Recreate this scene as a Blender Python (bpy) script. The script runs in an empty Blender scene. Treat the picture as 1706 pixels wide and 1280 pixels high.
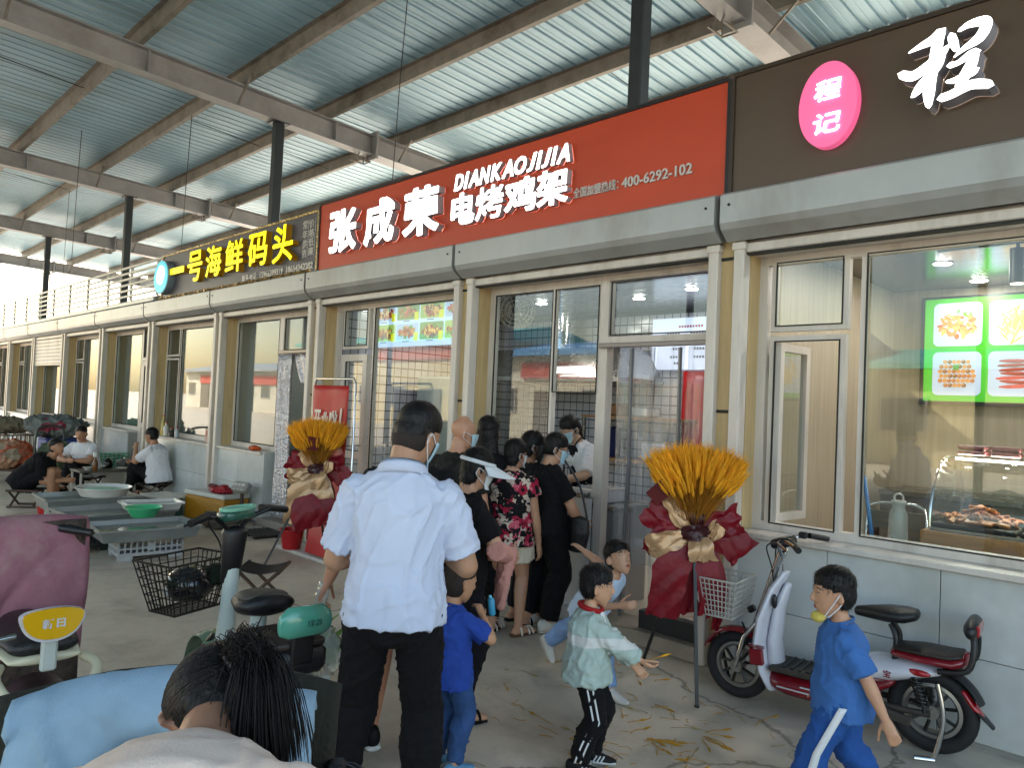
import bpy, bmesh, math, random
import numpy as np
from mathutils import Vector, Matrix, noise
random.seed(7)
S = bpy.context.scene
COL = S.collection
PI = math.pi

# ---------------------------------------------------------------- camera
CAM_H = 1.6
def cam_axes(yaw, pitch, roll):
    h = np.array([-math.sin(yaw), math.cos(yaw), 0.]); r = np.array([math.cos(yaw), math.sin(yaw), 0.]); u = np.array([0, 0, 1.])
    f = math.cos(pitch)*h + math.sin(pitch)*u; u2 = math.cos(pitch)*u - math.sin(pitch)*h
    return math.cos(roll)*r + math.sin(roll)*u2, math.cos(roll)*u2 - math.sin(roll)*r, f
_r, _u, _f = cam_axes(math.radians(45.1), math.radians(1.65), math.radians(2.53))
cam_d = bpy.data.cameras.new('camera'); cam = bpy.data.objects.new('camera', cam_d); COL.objects.link(cam)
cam_d.sensor_width = 36.0; cam_d.lens = 36.0*1233/1706; cam_d.clip_start = 0.05; cam_d.clip_end = 2000
cam.matrix_world = Matrix(((_r[0], _u[0], -_f[0], 0), (_r[1], _u[1], -_f[1], 0), (_r[2], _u[2], -_f[2], CAM_H), (0, 0, 0, 1)))
S.camera = cam

# ---------------------------------------------------------------- sky, sun, exposure
SUN_EL, SUN_AZ = math.radians(33), math.radians(62)     # azimuth from +y towards -x: the sun stands behind the shop row
w = bpy.data.worlds.new('World'); S.world = w; w.use_nodes = True
nt = w.node_tree; bg = nt.nodes['Background']; sky = nt.nodes.new('ShaderNodeTexSky')
sky.sky_type = 'NISHITA'; sky.sun_disc = False; sky.sun_elevation = SUN_EL; sky.sun_rotation = -SUN_AZ
sky.dust_density = 2.5; sky.air_density = 1.3
nt.links.new(sky.outputs[0], bg.inputs[0]); bg.inputs[1].default_value = 0.15
sl = bpy.data.lights.new('sun', 'SUN'); sun = bpy.data.objects.new('sun', sl); COL.objects.link(sun)
sl.energy = 5.0; sl.angle = math.radians(0.6); sl.color = (1, .94, .84)
sd = Vector((-math.sin(SUN_AZ)*math.cos(SUN_EL), math.cos(SUN_AZ)*math.cos(SUN_EL), math.sin(SUN_EL)))
sun.rotation_euler = sd.to_track_quat('Z', 'Y').to_euler(); sun.location = (0, 0, 30)
S.view_settings.view_transform = 'Standard'; S.view_settings.look = 'None'
S.view_settings.exposure = 2.15; S.view_settings.gamma = 1
S.view_settings.use_white_balance = True; S.view_settings.white_balance_temperature = 6850; S.view_settings.white_balance_tint = 10
S.cycles.use_denoising = True; S.cycles.max_bounces = 7; S.cycles.diffuse_bounces = 4; S.cycles.glossy_bounces = 3
S.cycles.transparent_max_bounces = 14; S.cycles.sample_clamp_indirect = 6; S.cycles.caustics_reflective = False; S.cycles.caustics_refractive = False

# ---------------------------------------------------------------- materials
def C(h):
    h = h.lstrip('#'); v = [int(h[i:i+2], 16)/255 for i in (0, 2, 4)]
    return tuple(x/12.92 if x <= .04045 else ((x+.055)/1.055)**2.4 for x in v)
MATS = {}
def M(name, col='#808080', rough=.6, metal=0., var=.12, scale=6., bump=0., bscale=40., stretch=(1, 1, 1), emit=0., spec=.5, sub=0., coat=0., alpha=1., dirt=None, transl=0.):
    """procedural principled material: base colour broken up by two noises, roughness variation, optional bump"""
    if name in MATS: return MATS[name]
    m = bpy.data.materials.new(name); m.use_nodes = True; t = m.node_tree; N = t.nodes; L = t.links
    p = N['Principled BSDF']; c = C(col) if isinstance(col, str) else col
    tc = N.new('ShaderNodeTexCoord'); mp = N.new('ShaderNodeMapping'); mp.inputs['Scale'].default_value = stretch
    L.new(tc.outputs['Object'], mp.inputs[0])
    n = N.new('ShaderNodeTexNoise'); n.inputs['Scale'].default_value = scale; n.inputs['Detail'].default_value = 3; n.inputs['Roughness'].default_value = .62
    L.new(mp.outputs[0], n.inputs['Vector'])
    r = N.new('ShaderNodeMapRange'); r.inputs['From Min'].default_value = .3; r.inputs['From Max'].default_value = .7
    r.inputs['To Min'].default_value = 1-var; r.inputs['To Max'].default_value = 1+var*.6
    L.new(n.outputs['Fac'], r.inputs['Value'])
    mx = N.new('ShaderNodeVectorMath'); mx.operation = 'SCALE'; mx.inputs[0].default_value = c
    L.new(r.outputs[0], mx.inputs['Scale']); out = mx.outputs[0]
    if dirt:
        n2 = N.new('ShaderNodeTexNoise'); n2.inputs['Scale'].default_value = scale*.37; n2.inputs['Detail'].default_value = 5; n2.inputs['Roughness'].default_value = .7
        L.new(mp.outputs[0], n2.inputs['Vector'])
        rr = N.new('ShaderNodeMapRange'); rr.inputs['From Min'].default_value = .5; rr.inputs['From Max'].default_value = .72; rr.inputs['To Max'].default_value = dirt[1]
        L.new(n2.outputs['Fac'], rr.inputs['Value'])
        mm = N.new('ShaderNodeMix'); mm.data_type = 'RGBA'; mm.inputs['B'].default_value = (*C(dirt[0]), 1)
        L.new(rr.outputs[0], mm.inputs['Factor']); L.new(out, mm.inputs['A']); out = mm.outputs['Result']
    L.new(out, p.inputs['Base Color'])
    r2 = N.new('ShaderNodeMapRange'); r2.inputs['To Min'].default_value = max(0, rough-.08); r2.inputs['To Max'].default_value = min(1, rough+.1)
    L.new(n.outputs['Fac'], r2.inputs['Value']); L.new(r2.outputs[0], p.inputs['Roughness'])
    p.inputs['Metallic'].default_value = metal; p.inputs['Specular IOR Level'].default_value = spec
    if coat: p.inputs['Coat Weight'].default_value = coat; p.inputs['Coat Roughness'].default_value = .08
    if sub: p.inputs['Subsurface Weight'].default_value = sub; p.inputs['Subsurface Radius'].default_value = (.012, .005, .003)
    if transl: p.inputs['Transmission Weight'].default_value = transl
    if emit: p.inputs['Emission Color'].default_value = (*c, 1); p.inputs['Emission Strength'].default_value = emit
    if alpha < 1: p.inputs['Alpha'].default_value = alpha
    if bump:
        nb = N.new('ShaderNodeTexNoise'); nb.inputs['Scale'].default_value = bscale; nb.inputs['Detail'].default_value = 2
        L.new(mp.outputs[0], nb.inputs['Vector'])
        b = N.new('ShaderNodeBump'); b.inputs['Strength'].default_value = bump; b.inputs['Distance'].default_value = .02
        L.new(nb.outputs['Fac'], b.inputs['Height']); L.new(b.outputs[0], p.inputs['Normal'])
    MATS[name] = m
    return m
def glass(name='glass', tint=(.93, .97, .96), ior=1.5, rough=0., haze=0., hazecol=(.8, .8, .8), boost=1.):
    if name in MATS: return MATS[name]
    m = bpy.data.materials.new(name); m.use_nodes = True; t = m.node_tree; N = t.nodes; L = t.links
    N.remove(N['Principled BSDF']); o = N['Material Output']
    ge = N.new('ShaderNodeNewGeometry'); dt = N.new('ShaderNodeVectorMath'); dt.operation = 'DOT_PRODUCT'; L.new(ge.outputs['Incoming'], dt.inputs[0]); L.new(ge.outputs['Normal'], dt.inputs[1])
    def mth(op, a, b=None):
        x = N.new('ShaderNodeMath'); x.operation = op; x.use_clamp = op in ('SUBTRACT', 'MULTIPLY_ADD')
        for i_, v in enumerate((a, b)):
            if v is None: continue
            if isinstance(v, (int, float)): x.inputs[i_].default_value = v
            else: L.new(v, x.inputs[i_])
        return x
    f0 = ((ior-1)/(ior+1))**2; ab = mth('ABSOLUTE', dt.outputs['Value']); on = mth('SUBTRACT', 1.0, ab.outputs[0]); pw = mth('POWER', on.outputs[0], 5.0); f1 = mth('MULTIPLY_ADD', pw.outputs[0], 1-f0); f1.inputs[2].default_value = f0; fr = mth('MULTIPLY', f1.outputs[0], boost); fr.use_clamp = True
    tr = N.new('ShaderNodeBsdfTransparent'); tr.inputs[0].default_value = (*tint, 1)
    gl = N.new('ShaderNodeBsdfGlossy'); gl.inputs['Roughness'].default_value = rough
    mx = N.new('ShaderNodeMixShader'); src = tr.outputs[0]
    if haze:
        df = N.new('ShaderNodeBsdfDiffuse'); df.inputs[0].default_value = (*hazecol, 1)
        mh = N.new('ShaderNodeMixShader'); mh.inputs[0].default_value = haze
        L.new(src, mh.inputs[1]); L.new(df.outputs[0], mh.inputs[2]); src = mh.outputs[0]
    L.new(fr.outputs[0], mx.inputs[0]); L.new(src, mx.inputs[1]); L.new(gl.outputs[0], mx.inputs[2]); L.new(mx.outputs[0], o.inputs[0])
    MATS[name] = m; return m
def emis(name, col, strength):
    if name in MATS: return MATS[name]
    m = bpy.data.materials.new(name); m.use_nodes = True; p = m.node_tree.nodes['Principled BSDF']
    c = C(col) if isinstance(col, str) else col
    p.inputs['Base Color'].default_value = (*c, 1); p.inputs['Roughness'].default_value = .35
    p.inputs['Emission Color'].default_value = (*c, 1); p.inputs['Emission Strength'].default_value = strength
    MATS[name] = m; return m

# ---------------------------------------------------------------- mesh helpers
def V3(*a): return Vector(a)
class MB:
    def __init__(s): s.v = []; s.f = []
    def add(s, vs, fs):
        o = len(s.v); s.v += [tuple(v) for v in vs]; s.f += [tuple(i+o for i in f) for f in fs]; return s
    def box(s, c, d, rot=None, bev=0.):
        hx, hy, hz = d[0]/2, d[1]/2, d[2]/2
        if bev > 0:
            b = min(bev, hx*.49, hy*.49, hz*.49); vs = []; idx = {}
            for sx in (-1, 1):
                for sy in (-1, 1):
                    for sz in (-1, 1):
                        for ax in range(3):
                            p = [sx*(hx-b), sy*(hy-b), sz*(hz-b)]; p[ax] = (sx*hx, sy*hy, sz*hz)[ax]
                            idx[(sx, sy, sz, ax)] = len(vs); vs.append(p)
            fs = []
            q = [(-1, -1), (1, -1), (1, 1), (-1, 1)]
            for ax in range(3):
                o = [(1, 2), (2, 0), (0, 1)][ax]
                for sg in (-1, 1):
                    face = []
                    for a, b2 in q:
                        k = [0, 0, 0]; k[ax] = sg; k[o[0]] = a; k[o[1]] = b2; face.append(idx[(*k, ax)])
                    fs.append(face if sg > 0 else face[::-1])
            for ax in range(3):
                o = [(1, 2), (2, 0), (0, 1)][ax]
                for a in (-1, 1):
                    for b2 in (-1, 1):
                        k0 = [0]*3; k1 = [0]*3; k0[ax] = -1; k1[ax] = 1
                        for k in (k0, k1): k[o[0]] = a; k[o[1]] = b2
                        f = [idx[(*k0, o[0])], idx[(*k1, o[0])], idx[(*k1, o[1])], idx[(*k0, o[1])]]
                        fs.append(f if a*b2 > 0 else f[::-1])
            for sx in (-1, 1):
                for sy in (-1, 1):
                    for sz in (-1, 1):
                        f = [idx[(sx, sy, sz, 0)], idx[(sx, sy, sz, 1)], idx[(sx, sy, sz, 2)]]
                        fs.append(f if sx*sy*sz > 0 else f[::-1])
        else:
            vs = [(x*hx, y*hy, z*hz) for x in (-1, 1) for y in (-1, 1) for z in (-1, 1)]
            fs = [(0, 1, 3, 2), (4, 6, 7, 5), (0, 4, 5, 1), (2, 3, 7, 6), (0, 2, 6, 4), (1, 5, 7, 3)]
        Rm = rot if isinstance(rot, Matrix) else (Matrix.Rotation(rot, 3, 'Z') if rot else Matrix.Identity(3))
        c = Vector(c)
        return s.add([c + Rm @ Vector(v) for v in vs], fs)
    def bx(s, x0, x1, y0, y1, z0, z1, bev=0.):
        return s.box(((x0+x1)/2, (y0+y1)/2, (z0+z1)/2), (abs(x1-x0), abs(y1-y0), abs(z1-z0)), None, bev)
    def tube(s, pts, r, n=8, cap=True, closed=False):
        pts = [Vector(p) for p in pts]; k = len(pts); rr = r if isinstance(r, (list, tuple)) else [r]*k
        rings = []; up = None
        for i, p in enumerate(pts):
            if closed: t = pts[(i+1) % k]-pts[i-1]
            else: t = (pts[min(i+1, k-1)]-pts[max(i-1, 0)])
            t.normalize()
            if up is None: up = t.orthogonal().normalized()
            else:
                up = up - t*up.dot(t)
                up = up.normalized() if up.length > 1e-6 else t.orthogonal().normalized()
            sd_ = t.cross(up); rings.append([p + (up*math.cos(a)+sd_*math.sin(a))*rr[i] for a in [2*PI*j/n for j in range(n)]])
        vs = [v for rg in rings for v in rg]; fs = []
        for i in range(k if closed else k-1):
            for j in range(n):
                a = i*n; b = ((i+1) % k)*n
                fs.append((a+j, a+(j+1) % n, b+(j+1) % n, b+j))
        if cap and not closed: fs += [tuple(range(n))[::-1], tuple((k-1)*n+j for j in range(n))]
        return s.add(vs, fs)
    def loft(s, st, n=16, dome=True):
        """closed tube through stations (centre, side vector*rx, front vector*ry); rounded ends when dome"""
        st = [(Vector(c), Vector(a), Vector(b)) for c, a, b in st]
        if dome:
            def endcap(s0, s1):
                d = (s0[0]-s1[0]); d = d.normalized() if d.length > 1e-9 else Vector((0, 0, 1))
                h = min(s0[1].length, s0[2].length)*.7
                return [(s0[0]+d*h*math.sin(a), s0[1]*math.cos(a), s0[2]*math.cos(a)) for a in (PI*.47, PI*.33, PI*.17)]
            st = endcap(st[0], st[1]) + st + endcap(st[-1], st[-2])[::-1]
        vs = [c + a*math.cos(t) + b*math.sin(t) for c, a, b in st for t in [2*PI*j/n for j in range(n)]]
        k = len(st); fs = []
        for i in range(k-1):
            for j in range(n): fs.append((i*n+j, i*n+(j+1) % n, (i+1)*n+(j+1) % n, (i+1)*n+j))
        fs += [tuple(range(n))[::-1], tuple((k-1)*n+j for j in range(n))]
        return s.add(vs, fs)
    def cone(s, p0, r0, p1, r1, n=14):
        """round cone (capsule with two radii)"""
        p0 = Vector(p0); p1 = Vector(p1); d = (p1-p0)
        d = d.normalized() if d.length > 1e-9 else Vector((0, 0, 1))
        a = d.orthogonal().normalized(); b = d.cross(a)
        return s.loft([(p0, a*r0, b*r0), (p1, a*r1, b*r1)], n)
    def ell(s, c, ax, n=16, m=10):
        """ellipsoid: centre, three axis vectors (or radii)"""
        c = Vector(c)
        A = [Vector((ax[0], 0, 0)), Vector((0, ax[1], 0)), Vector((0, 0, ax[2]))] if not hasattr(ax[0], '__len__') else [Vector(a) for a in ax]
        vs = [c-A[2]]
        for i in range(1, m):
            ph = -PI/2+PI*i/m
            for j in range(n):
                t = 2*PI*j/n; vs.append(c + A[0]*math.cos(t)*math.cos(ph)+A[1]*math.sin(t)*math.cos(ph)+A[2]*math.sin(ph))
        vs.append(c+A[2]); fs = []
        for j in range(n): fs.append((0, 1+(j+1) % n, 1+j))
        for i in range(m-2):
            for j in range(n): fs.append((1+i*n+j, 1+i*n+(j+1) % n, 1+(i+1)*n+(j+1) % n, 1+(i+1)*n+j))
        l = len(vs)-1
        for j in range(n): fs.append((l, 1+(m-2)*n+j, 1+(m-2)*n+(j+1) % n))
        return s.add(vs, fs)
    def cyl(s, p0, p1, r, n=16): return s.tube([p0, p1], r, n)
    def torus(s, c, R_, r, axis='y', n=32, m=10, arc=1.0):
        pts = []
        for i in range(n):
            a = 2*PI*i/n; u, v = R_*math.cos(a), R_*math.sin(a)
            pts.append(Vector(c)+(Vector((u, 0, v)) if axis == 'y' else Vector((0, u, v)) if axis == 'x' else Vector((u, v, 0))))
        return s.tube(pts, r, m, closed=True)
    def prism(s, poly, d0, d1, axis='x'):
        """polygon (2D pairs) swept between d0 and d1 along an axis; pairs are (y,z) for x, (x,z) for y, (x,y) for z"""
        def P(a, b, d): return {'x': (d, a, b), 'y': (a, d, b), 'z': (a, b, d)}[axis]
        n = len(poly); vs = [P(a, b, d0) for a, b in poly]+[P(a, b, d1) for a, b in poly]
        fs = [tuple(range(n)), tuple(range(2*n-1, n-1, -1))]+[(i, i+n, (i+1) % n+n, (i+1) % n) for i in range(n)]
        return s.add(vs, fs)
    def sheet(s, grid):
        r = len(grid); c = len(grid[0]); vs = [p for row in grid for p in row]
        return s.add(vs, [(i*c+j, i*c+j+1, (i+1)*c+j+1, (i+1)*c+j) for i in range(r-1) for j in range(c-1)])
    def slab(s, grid, th):
        """a sheet given thickness: grid of points, offset along its normals"""
        r = len(grid); c = len(grid[0]); G = [[Vector(p) for p in row] for row in grid]; top = []; bot = []
        for i in range(r):
            for j in range(c):
                du = G[min(i+1, r-1)][j]-G[max(i-1, 0)][j]; dv = G[i][min(j+1, c-1)]-G[i][max(j-1, 0)]
                nn = du.cross(dv); nn = nn.normalized() if nn.length > 1e-9 else Vector((0, 0, 1))
                top.append(G[i][j]+nn*th/2); bot.append(G[i][j]-nn*th/2)
        o = r*c; fs = []
        for i in range(r-1):
            for j in range(c-1):
                q = (i*c+j, i*c+j+1, (i+1)*c+j+1, (i+1)*c+j); fs += [q[::-1], tuple(k+o for k in q)]
        ed = [j for j in range(c)]+[i*c+c-1 for i in range(1, r)]+[(r-1)*c+j for j in range(c-2, -1, -1)]+[i*c for i in range(r-2, 0, -1)]
        for a, b in zip(ed, ed[1:]+ed[:1]): fs.append((a, b, b+o, a+o))
        return s.add(top+bot, fs)
    def mesh(s, name='m'):
        me = bpy.data.meshes.new(name); me.from_pydata([tuple(v) for v in s.v], [], s.f); me.validate(); return me
    def fixn(s, me):
        bm = bmesh.new(); bm.from_mesh(me); bmesh.ops.recalc_face_normals(bm, faces=bm.faces); bm.to_mesh(me); bm.free()
    def build(s, name, mat, parent=None, smooth=None, label=None):
        me = s.mesh(name); s.fixn(me)
        return link(name, me, mat, parent, smooth, label)
def link(name, me, mat, parent=None, smooth=None, label=None):
    for m in (mat if isinstance(mat, (list, tuple)) else [mat]): me.materials.append(m)
    if smooth is not None:
        me.polygons.foreach_set('use_smooth', [True]*len(me.polygons))
        if smooth < 179: me.set_sharp_from_angle(angle=math.radians(smooth))
    o = bpy.data.objects.new(name, me); COL.objects.link(o)
    if parent is not None: o.parent = parent
    if label: o['label'] = label
    return o
def empty(name, loc=(0, 0, 0), rz=0.):
    o = bpy.data.objects.new(name, None); COL.objects.link(o); o.location = loc; o.rotation_euler = (0, 0, rz); o.empty_display_size = .1
    return o
def tag(o, label, cat, group=None):
    o['label'] = label; o['category'] = cat
    if group: o['group'] = group
    return o
def struct(o): o['kind'] = 'structure'; return o
def stuff(o): o['kind'] = 'stuff'; return o
def thing(name, label, cat, loc=(0, 0, 0), rz=0., group=None): return tag(empty(name, loc, rz), label, cat, group)
def inst(src, name, parent, loc=None, rot=None, scale=None):
    o = bpy.data.objects.new(name, src.data if hasattr(src, 'data') else src); COL.objects.link(o)
    if parent is not None: o.parent = parent
    if loc is not None: o.location = loc
    if rot is not None: o.rotation_euler = rot
    if scale is not None: o.scale = scale
    return o
def catmull(pts, sub=6):
    P = [Vector(p) for p in pts]; out = []
    for i in range(len(P)-1):
        p0, p1, p2, p3 = P[max(i-1, 0)], P[i], P[i+1], P[min(i+2, len(P)-1)]
        for k in range(sub):
            t = k/sub; out.append(.5*((2*p1)+(p2-p0)*t+(2*p0-5*p1+4*p2-p3)*t*t+(3*p1-p0-3*p2+p3)*t**3))
    return out+[P[-1]]
FONT_CACHE = {}
def text_mesh(txt, extrude=0., offset=0., shear=0.):
    """lettering as a mesh in the xz plane, facing -y; returns verts (N,3), faces"""
    cu = bpy.data.curves.new('t', 'FONT'); cu.body = txt; cu.size = 1; cu.extrude = extrude; cu.offset = offset; cu.shear = shear; cu.resolution_u = 3
    ob = bpy.data.objects.new('t', cu); COL.objects.link(ob)
    dg = bpy.context.evaluated_depsgraph_get(); me = bpy.data.meshes.new_from_object(ob.evaluated_get(dg))
    vs = np.array([v.co[:] for v in me.vertices]) if len(me.vertices) else np.zeros((0, 3)); fs = [tuple(p.vertices) for p in me.polygons]
    bpy.data.objects.remove(ob); bpy.data.curves.remove(cu); bpy.data.meshes.remove(me)
    return vs, fs
def letter(txt, x0, x1, z0, z1, yb, depth, mat, side=None, parent=None, name='letter', offset=.02, shear=0., bold=0.):
    """lettering stretched into the box x0..x1, z0..z1; back at y=yb, front at y=yb-depth (facing -y)"""
    vs, fs = text_mesh(txt, .1, offset, shear)
    lo = vs.min(0); hi = vs.max(0); q = (vs-lo)/np.maximum(hi-lo, 1e-6)
    P = np.stack([x0+q[:, 0]*(x1-x0), yb-q[:, 2]*depth, z0+q[:, 1]*(z1-z0)], 1)
    if bold:  # heavier strokes: shifted copies at slightly different depths
        n = len(P); A = [P]; F = list(fs)
        for k, (a, b) in enumerate(((1, 0), (-1, 0), (0, .7), (0, -.7), (.7, .5), (-.7, -.5), (.7, -.5), (-.7, .5))):
            Q = P.copy(); Q[:, 0] += a*bold; Q[:, 2] += b*bold; Q[:, 1] = yb-q[:, 2]*(depth-.0006*(k+1)); A.append(Q); F += [tuple(i+n*(k+1) for i in f) for f in fs]
        P = np.concatenate(A); fs = F
    me = bpy.data.meshes.new(name); me.from_pydata([tuple(p) for p in P], [], fs)
    bm = bmesh.new(); bm.from_mesh(me); bmesh.ops.recalc_face_normals(bm, faces=bm.faces); bm.to_mesh(me); bm.free()
    me.materials.append(mat)
    if side is not None:
        me.materials.append(side)
        for p in me.polygons: p.material_index = 0 if abs(p.normal.y) > .8 else 1
    o = bpy.data.objects.new(name, me); COL.objects.link(o)
    if parent is not None: o.parent = parent
    return o
# ================================================================ ground
def concrete(name, c0, c1, dark, scale=1.0):
    m = bpy.data.materials.new(name); m.use_nodes = True; t = m.node_tree; N = t.nodes; L = t.links; p = N['Principled BSDF']
    tc = N.new('ShaderNodeTexCoord'); o = tc.outputs['Object']
    def nz(s, d=8, r=.6, vec=o):
        n = N.new('ShaderNodeTexNoise'); n.inputs['Scale'].default_value = s*scale; n.inputs['Detail'].default_value = d; n.inputs['Roughness'].default_value = r; L.new(vec, n.inputs['Vector']); return n
    def rg(src, a, b, c=0, d=1):
        r = N.new('ShaderNodeMapRange'); r.inputs['From Min'].default_value = a; r.inputs['From Max'].default_value = b; r.inputs['To Min'].default_value = c; r.inputs['To Max'].default_value = d; L.new(src, r.inputs['Value']); return r.outputs[0]
    def mix(f, a, b, mode='MIX'):
        x = N.new('ShaderNodeMix'); x.data_type = 'RGBA'; x.blend_type = mode
        for s, v in (('Factor', f), ('A', a), ('B', b)):
            if hasattr(v, 'links') or hasattr(v, 'is_linked'): L.new(v, x.inputs[s])
            else: x.inputs[s].default_value = v
        return x.outputs['Result']
    big = nz(.35, 4, .65); mid = nz(2.2, 6, .68); fine = nz(60, 3, .6); spk = nz(260, 2, .5)
    mp = N.new('ShaderNodeMapping'); mp.inputs['Scale'].default_value = (.5, 3.2, 1); mp.inputs['Rotation'].default_value = (0, 0, .5); L.new(o, mp.inputs[0])
    streak = nz(1.1, 5, .7, mp.outputs[0])
    col = mix(rg(big.outputs['Fac'], .35, .68), (*C(c0), 1), (*C(c1), 1))
    col = mix(rg(mid.outputs['Fac'], .47, .75, 0, .75), col, (*C(dark), 1))
    col = mix(rg(streak.outputs['Fac'], .55, .75, 0, .4), col, (*C(dark), 1))
    col = mix(rg(fine.outputs['Fac'], .3, .7, 0, .22), col, (*C('#b5ad9f'), 1))
    col = mix(rg(spk.outputs['Fac'], .62, .72, 0, .35), col, (*C('#2f2c28'), 1))
    vo = N.new('ShaderNodeTexVoronoi'); vo.feature = 'DISTANCE_TO_EDGE'; vo.inputs['Scale'].default_value = .42
    dn = nz(2.6, 4, .6); dv = N.new('ShaderNodeMix'); dv.data_type = 'RGBA'; dv.blend_type = 'LINEAR_LIGHT'; dv.inputs['Factor'].default_value = .16; L.new(o, dv.inputs['A']); L.new(dn.outputs['Color'], dv.inputs['B']); L.new(dv.outputs['Result'], vo.inputs['Vector'])
    col = mix(rg(vo.outputs['Distance'], .0015, .006, .55, 0), col, (*C('#3a342d'), 1))
    blot = nz(.9, 3, .5); col = mix(rg(blot.outputs['Fac'], .6, .74, 0, .5), col, (*C('#574f46'), 1))
    L.new(col, p.inputs['Base Color']); L.new(rg(mid.outputs['Fac'], .3, .7, .5, .8), p.inputs['Roughness'])
    b = N.new('ShaderNodeBump'); b.inputs['Strength'].default_value = .25; b.inputs['Distance'].default_value = .01
    L.new(fine.outputs['Fac'], b.inputs['Height']); L.new(b.outputs[0], p.inputs['Normal'])
    return m
CONC = concrete('concrete_paving', '#bfb29f', '#cdc0ae', '#918573')
struct(MB().add([(-400, -400, 0), (400, -400, 0), (400, 400, 0), (-400, 400, 0)], [(0, 1, 2, 3)]).build('ground', CONC))

# ================================================================ steel canopy
GAL = M('galvanised_beam', '#9c9da0', .45, .25, .14, 3, .05, 20, dirt=('#6f6862', .5))
PURL = M('purlin_steel', '#86817a', .55, .25, .25, 5, .1, 18, dirt=('#4a3b30', .7))
COLM = M('column_paint', '#2d343a', .45, .2, .15, 6)
ROOF = M('roof_sheet_steel', '#98bdd0', .36, .25, .12, 1.2, .03, 8, stretch=(3, .4, 1), dirt=('#6f848c', .5))
WIRE = M('wire_dark', '#2b2b2b', .5, .3)
can = thing('market_canopy', 'grey steel canopy with ribbed metal roof over the shop row', 'canopy', (-12, 1, 0))
SLOPE = -.036
def zc(y, base=5.47): return base + SLOPE*(y-4.9)
def rel(b, root): # bake: geometry written in world space, parented to an empty placed elsewhere
    l = root.location; b.v = [(v[0]-l[0], v[1]-l[1], v[2]-l[2]) for v in b.v]; return b
def part(b, name, mat, root, smooth=None, label=None): return rel(b, root).build(name, mat, root, smooth, label)
def slopebox(b, x0, x1, y0, y1, h0, h1):
    """box running along y that follows the roof slope, heights relative to beam underside"""
    vs = []
    for y in (y0, y1):
        for x in (x0, x1):
            for h in (h0, h1): vs.append((x, y, zc(y)+h))
    b.add(vs, [(0, 1, 3, 2), (4, 6, 7, 5), (0, 4, 5, 1), (2, 3, 7, 6), (0, 2, 6, 4), (1, 5, 7, 3)])
BEAMX = [-3.6-6.25*k for k in range(-1, 5)]
CY0, CY1 = -7.6, 9.9
PY = [2.96+1.335*k for k in range(-7, 6)]
for bxx in BEAMX:
    for (ya, yb, ex) in ((CY0, 6.45, 0.), (6.49, CY1, .045)):
        b = MB(); slopebox(b, bxx-.1-ex, bxx+.1+ex, ya, yb, 0, .014); slopebox(b, bxx-.1-ex, bxx+.1+ex, ya, yb, .3, .314); slopebox(b, bxx-.006, bxx+.006, ya, yb, .014, .3)
        for s in (-1, 1):
            for yy in np.arange(ya+.02, yb, 2.67): slopebox(b, bxx+s*.008, bxx+s*(.09+ex), yy, yy+.012, .015, .299)
        part(b, 'roof_beam', GAL, can)
    b = MB(); slopebox(b, bxx-.16, bxx+.16, 6.452, 6.488, -.06, .37); part(b, 'splice_plate', GAL, can)
    # fly braces and bracket
    for yy in PY[2:11:2]:
        b = MB(); z = zc(yy); b.tube([(bxx+.03, yy-.02, z+.02), (bxx+.42, yy-.02, z+.36)], .017, 4); part(b, 'fly_brace', PURL, can)
    b = MB(); z = zc(6.3)
    for dx in (-.12, -.02): b.tube([(bxx+dx, 6.2, z-.1), (bxx+dx, 6.44, z+.32)], .012, 4); b.tube([(bxx+dx, 6.4, z-.1), (bxx+dx, 6.42, z+.32)], .012, 4)
    b.tube([(bxx-.14, 6.16, z-.1), (bxx-.14, 6.44, z-.1), (bxx+.02, 6.44, z-.1), (bxx+.02, 6.16, z-.1)], .012, 4); part(b, 'beam_bracket', PURL, can)
    b = MB(); b.box((bxx, 4.9, (3.0+zc(4.9))/2), (.13, .13, zc(4.9)-3.0-.004), None, .012); b.box((bxx, 4.9, zc(4.9)-.01), (.24, .24, .014)); part(b, 'column', COLM, can)
    b = MB(); b.box((bxx, -6.9, zc(-6.9)/2), (.14, .14, zc(-6.9)-.004), None, .012); b.box((bxx, -6.9, .012), (.3, .3, .02)); part(b, 'column', COLM, can)
for yy in PY:
    b = MB(); z = zc(yy)+.318; X0, X1 = -29.1, 3.2
    b.bx(X0, X1, yy-.002, yy+.002, z+.004, z+.176); b.bx(X0, X1, yy-.002, yy+.062, z, z+.004); b.bx(X0, X1, yy-.062, yy+.002, z+.176, z+.18)
    b.bx(X0, X1, yy+.058, yy+.062, z+.004, z+.022)
    for bxx in BEAMX: b.box((bxx+.02, yy+.006, z+.07), (.07, .008, .14))
    part(b, 'purlin', PURL, can)
# ribbed roof sheets: trapezoid ribs running up the slope
PW = .19; prof = [(0, 0), (.04, 0), (.048, .004), (.056, 0), (.138, 0), (.148, .022), (.176, .022), (.186, 0)]
def sheet_mesh(n):
    b = MB(); rows = []
    for y in (CY0-.1, CY1+.1):
        rows.append([(i*PW+px, y, zc(y)+.318+.182+pz) for i in range(n) for px, pz in prof]+[(n*PW+.012, y, zc(y)+.5)])
    b.slab(rows, .0016); return b
nb = 5; x = -29.2; i = 0
b0 = sheet_mesh(nb); b0.v = [(v[0], v[1], v[2]) for v in b0.v]
me0 = b0.mesh('roof_sheet'); b0.fixn(me0); me0.materials.append(ROOF)
while x < 3.0:
    o = bpy.data.objects.new('roof_sheet', me0); COL.objects.link(o); o.parent = can; o.location = (x-can.location.x, -can.location.y, (i % 2)*.003); x += nb*PW; i += 1
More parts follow.
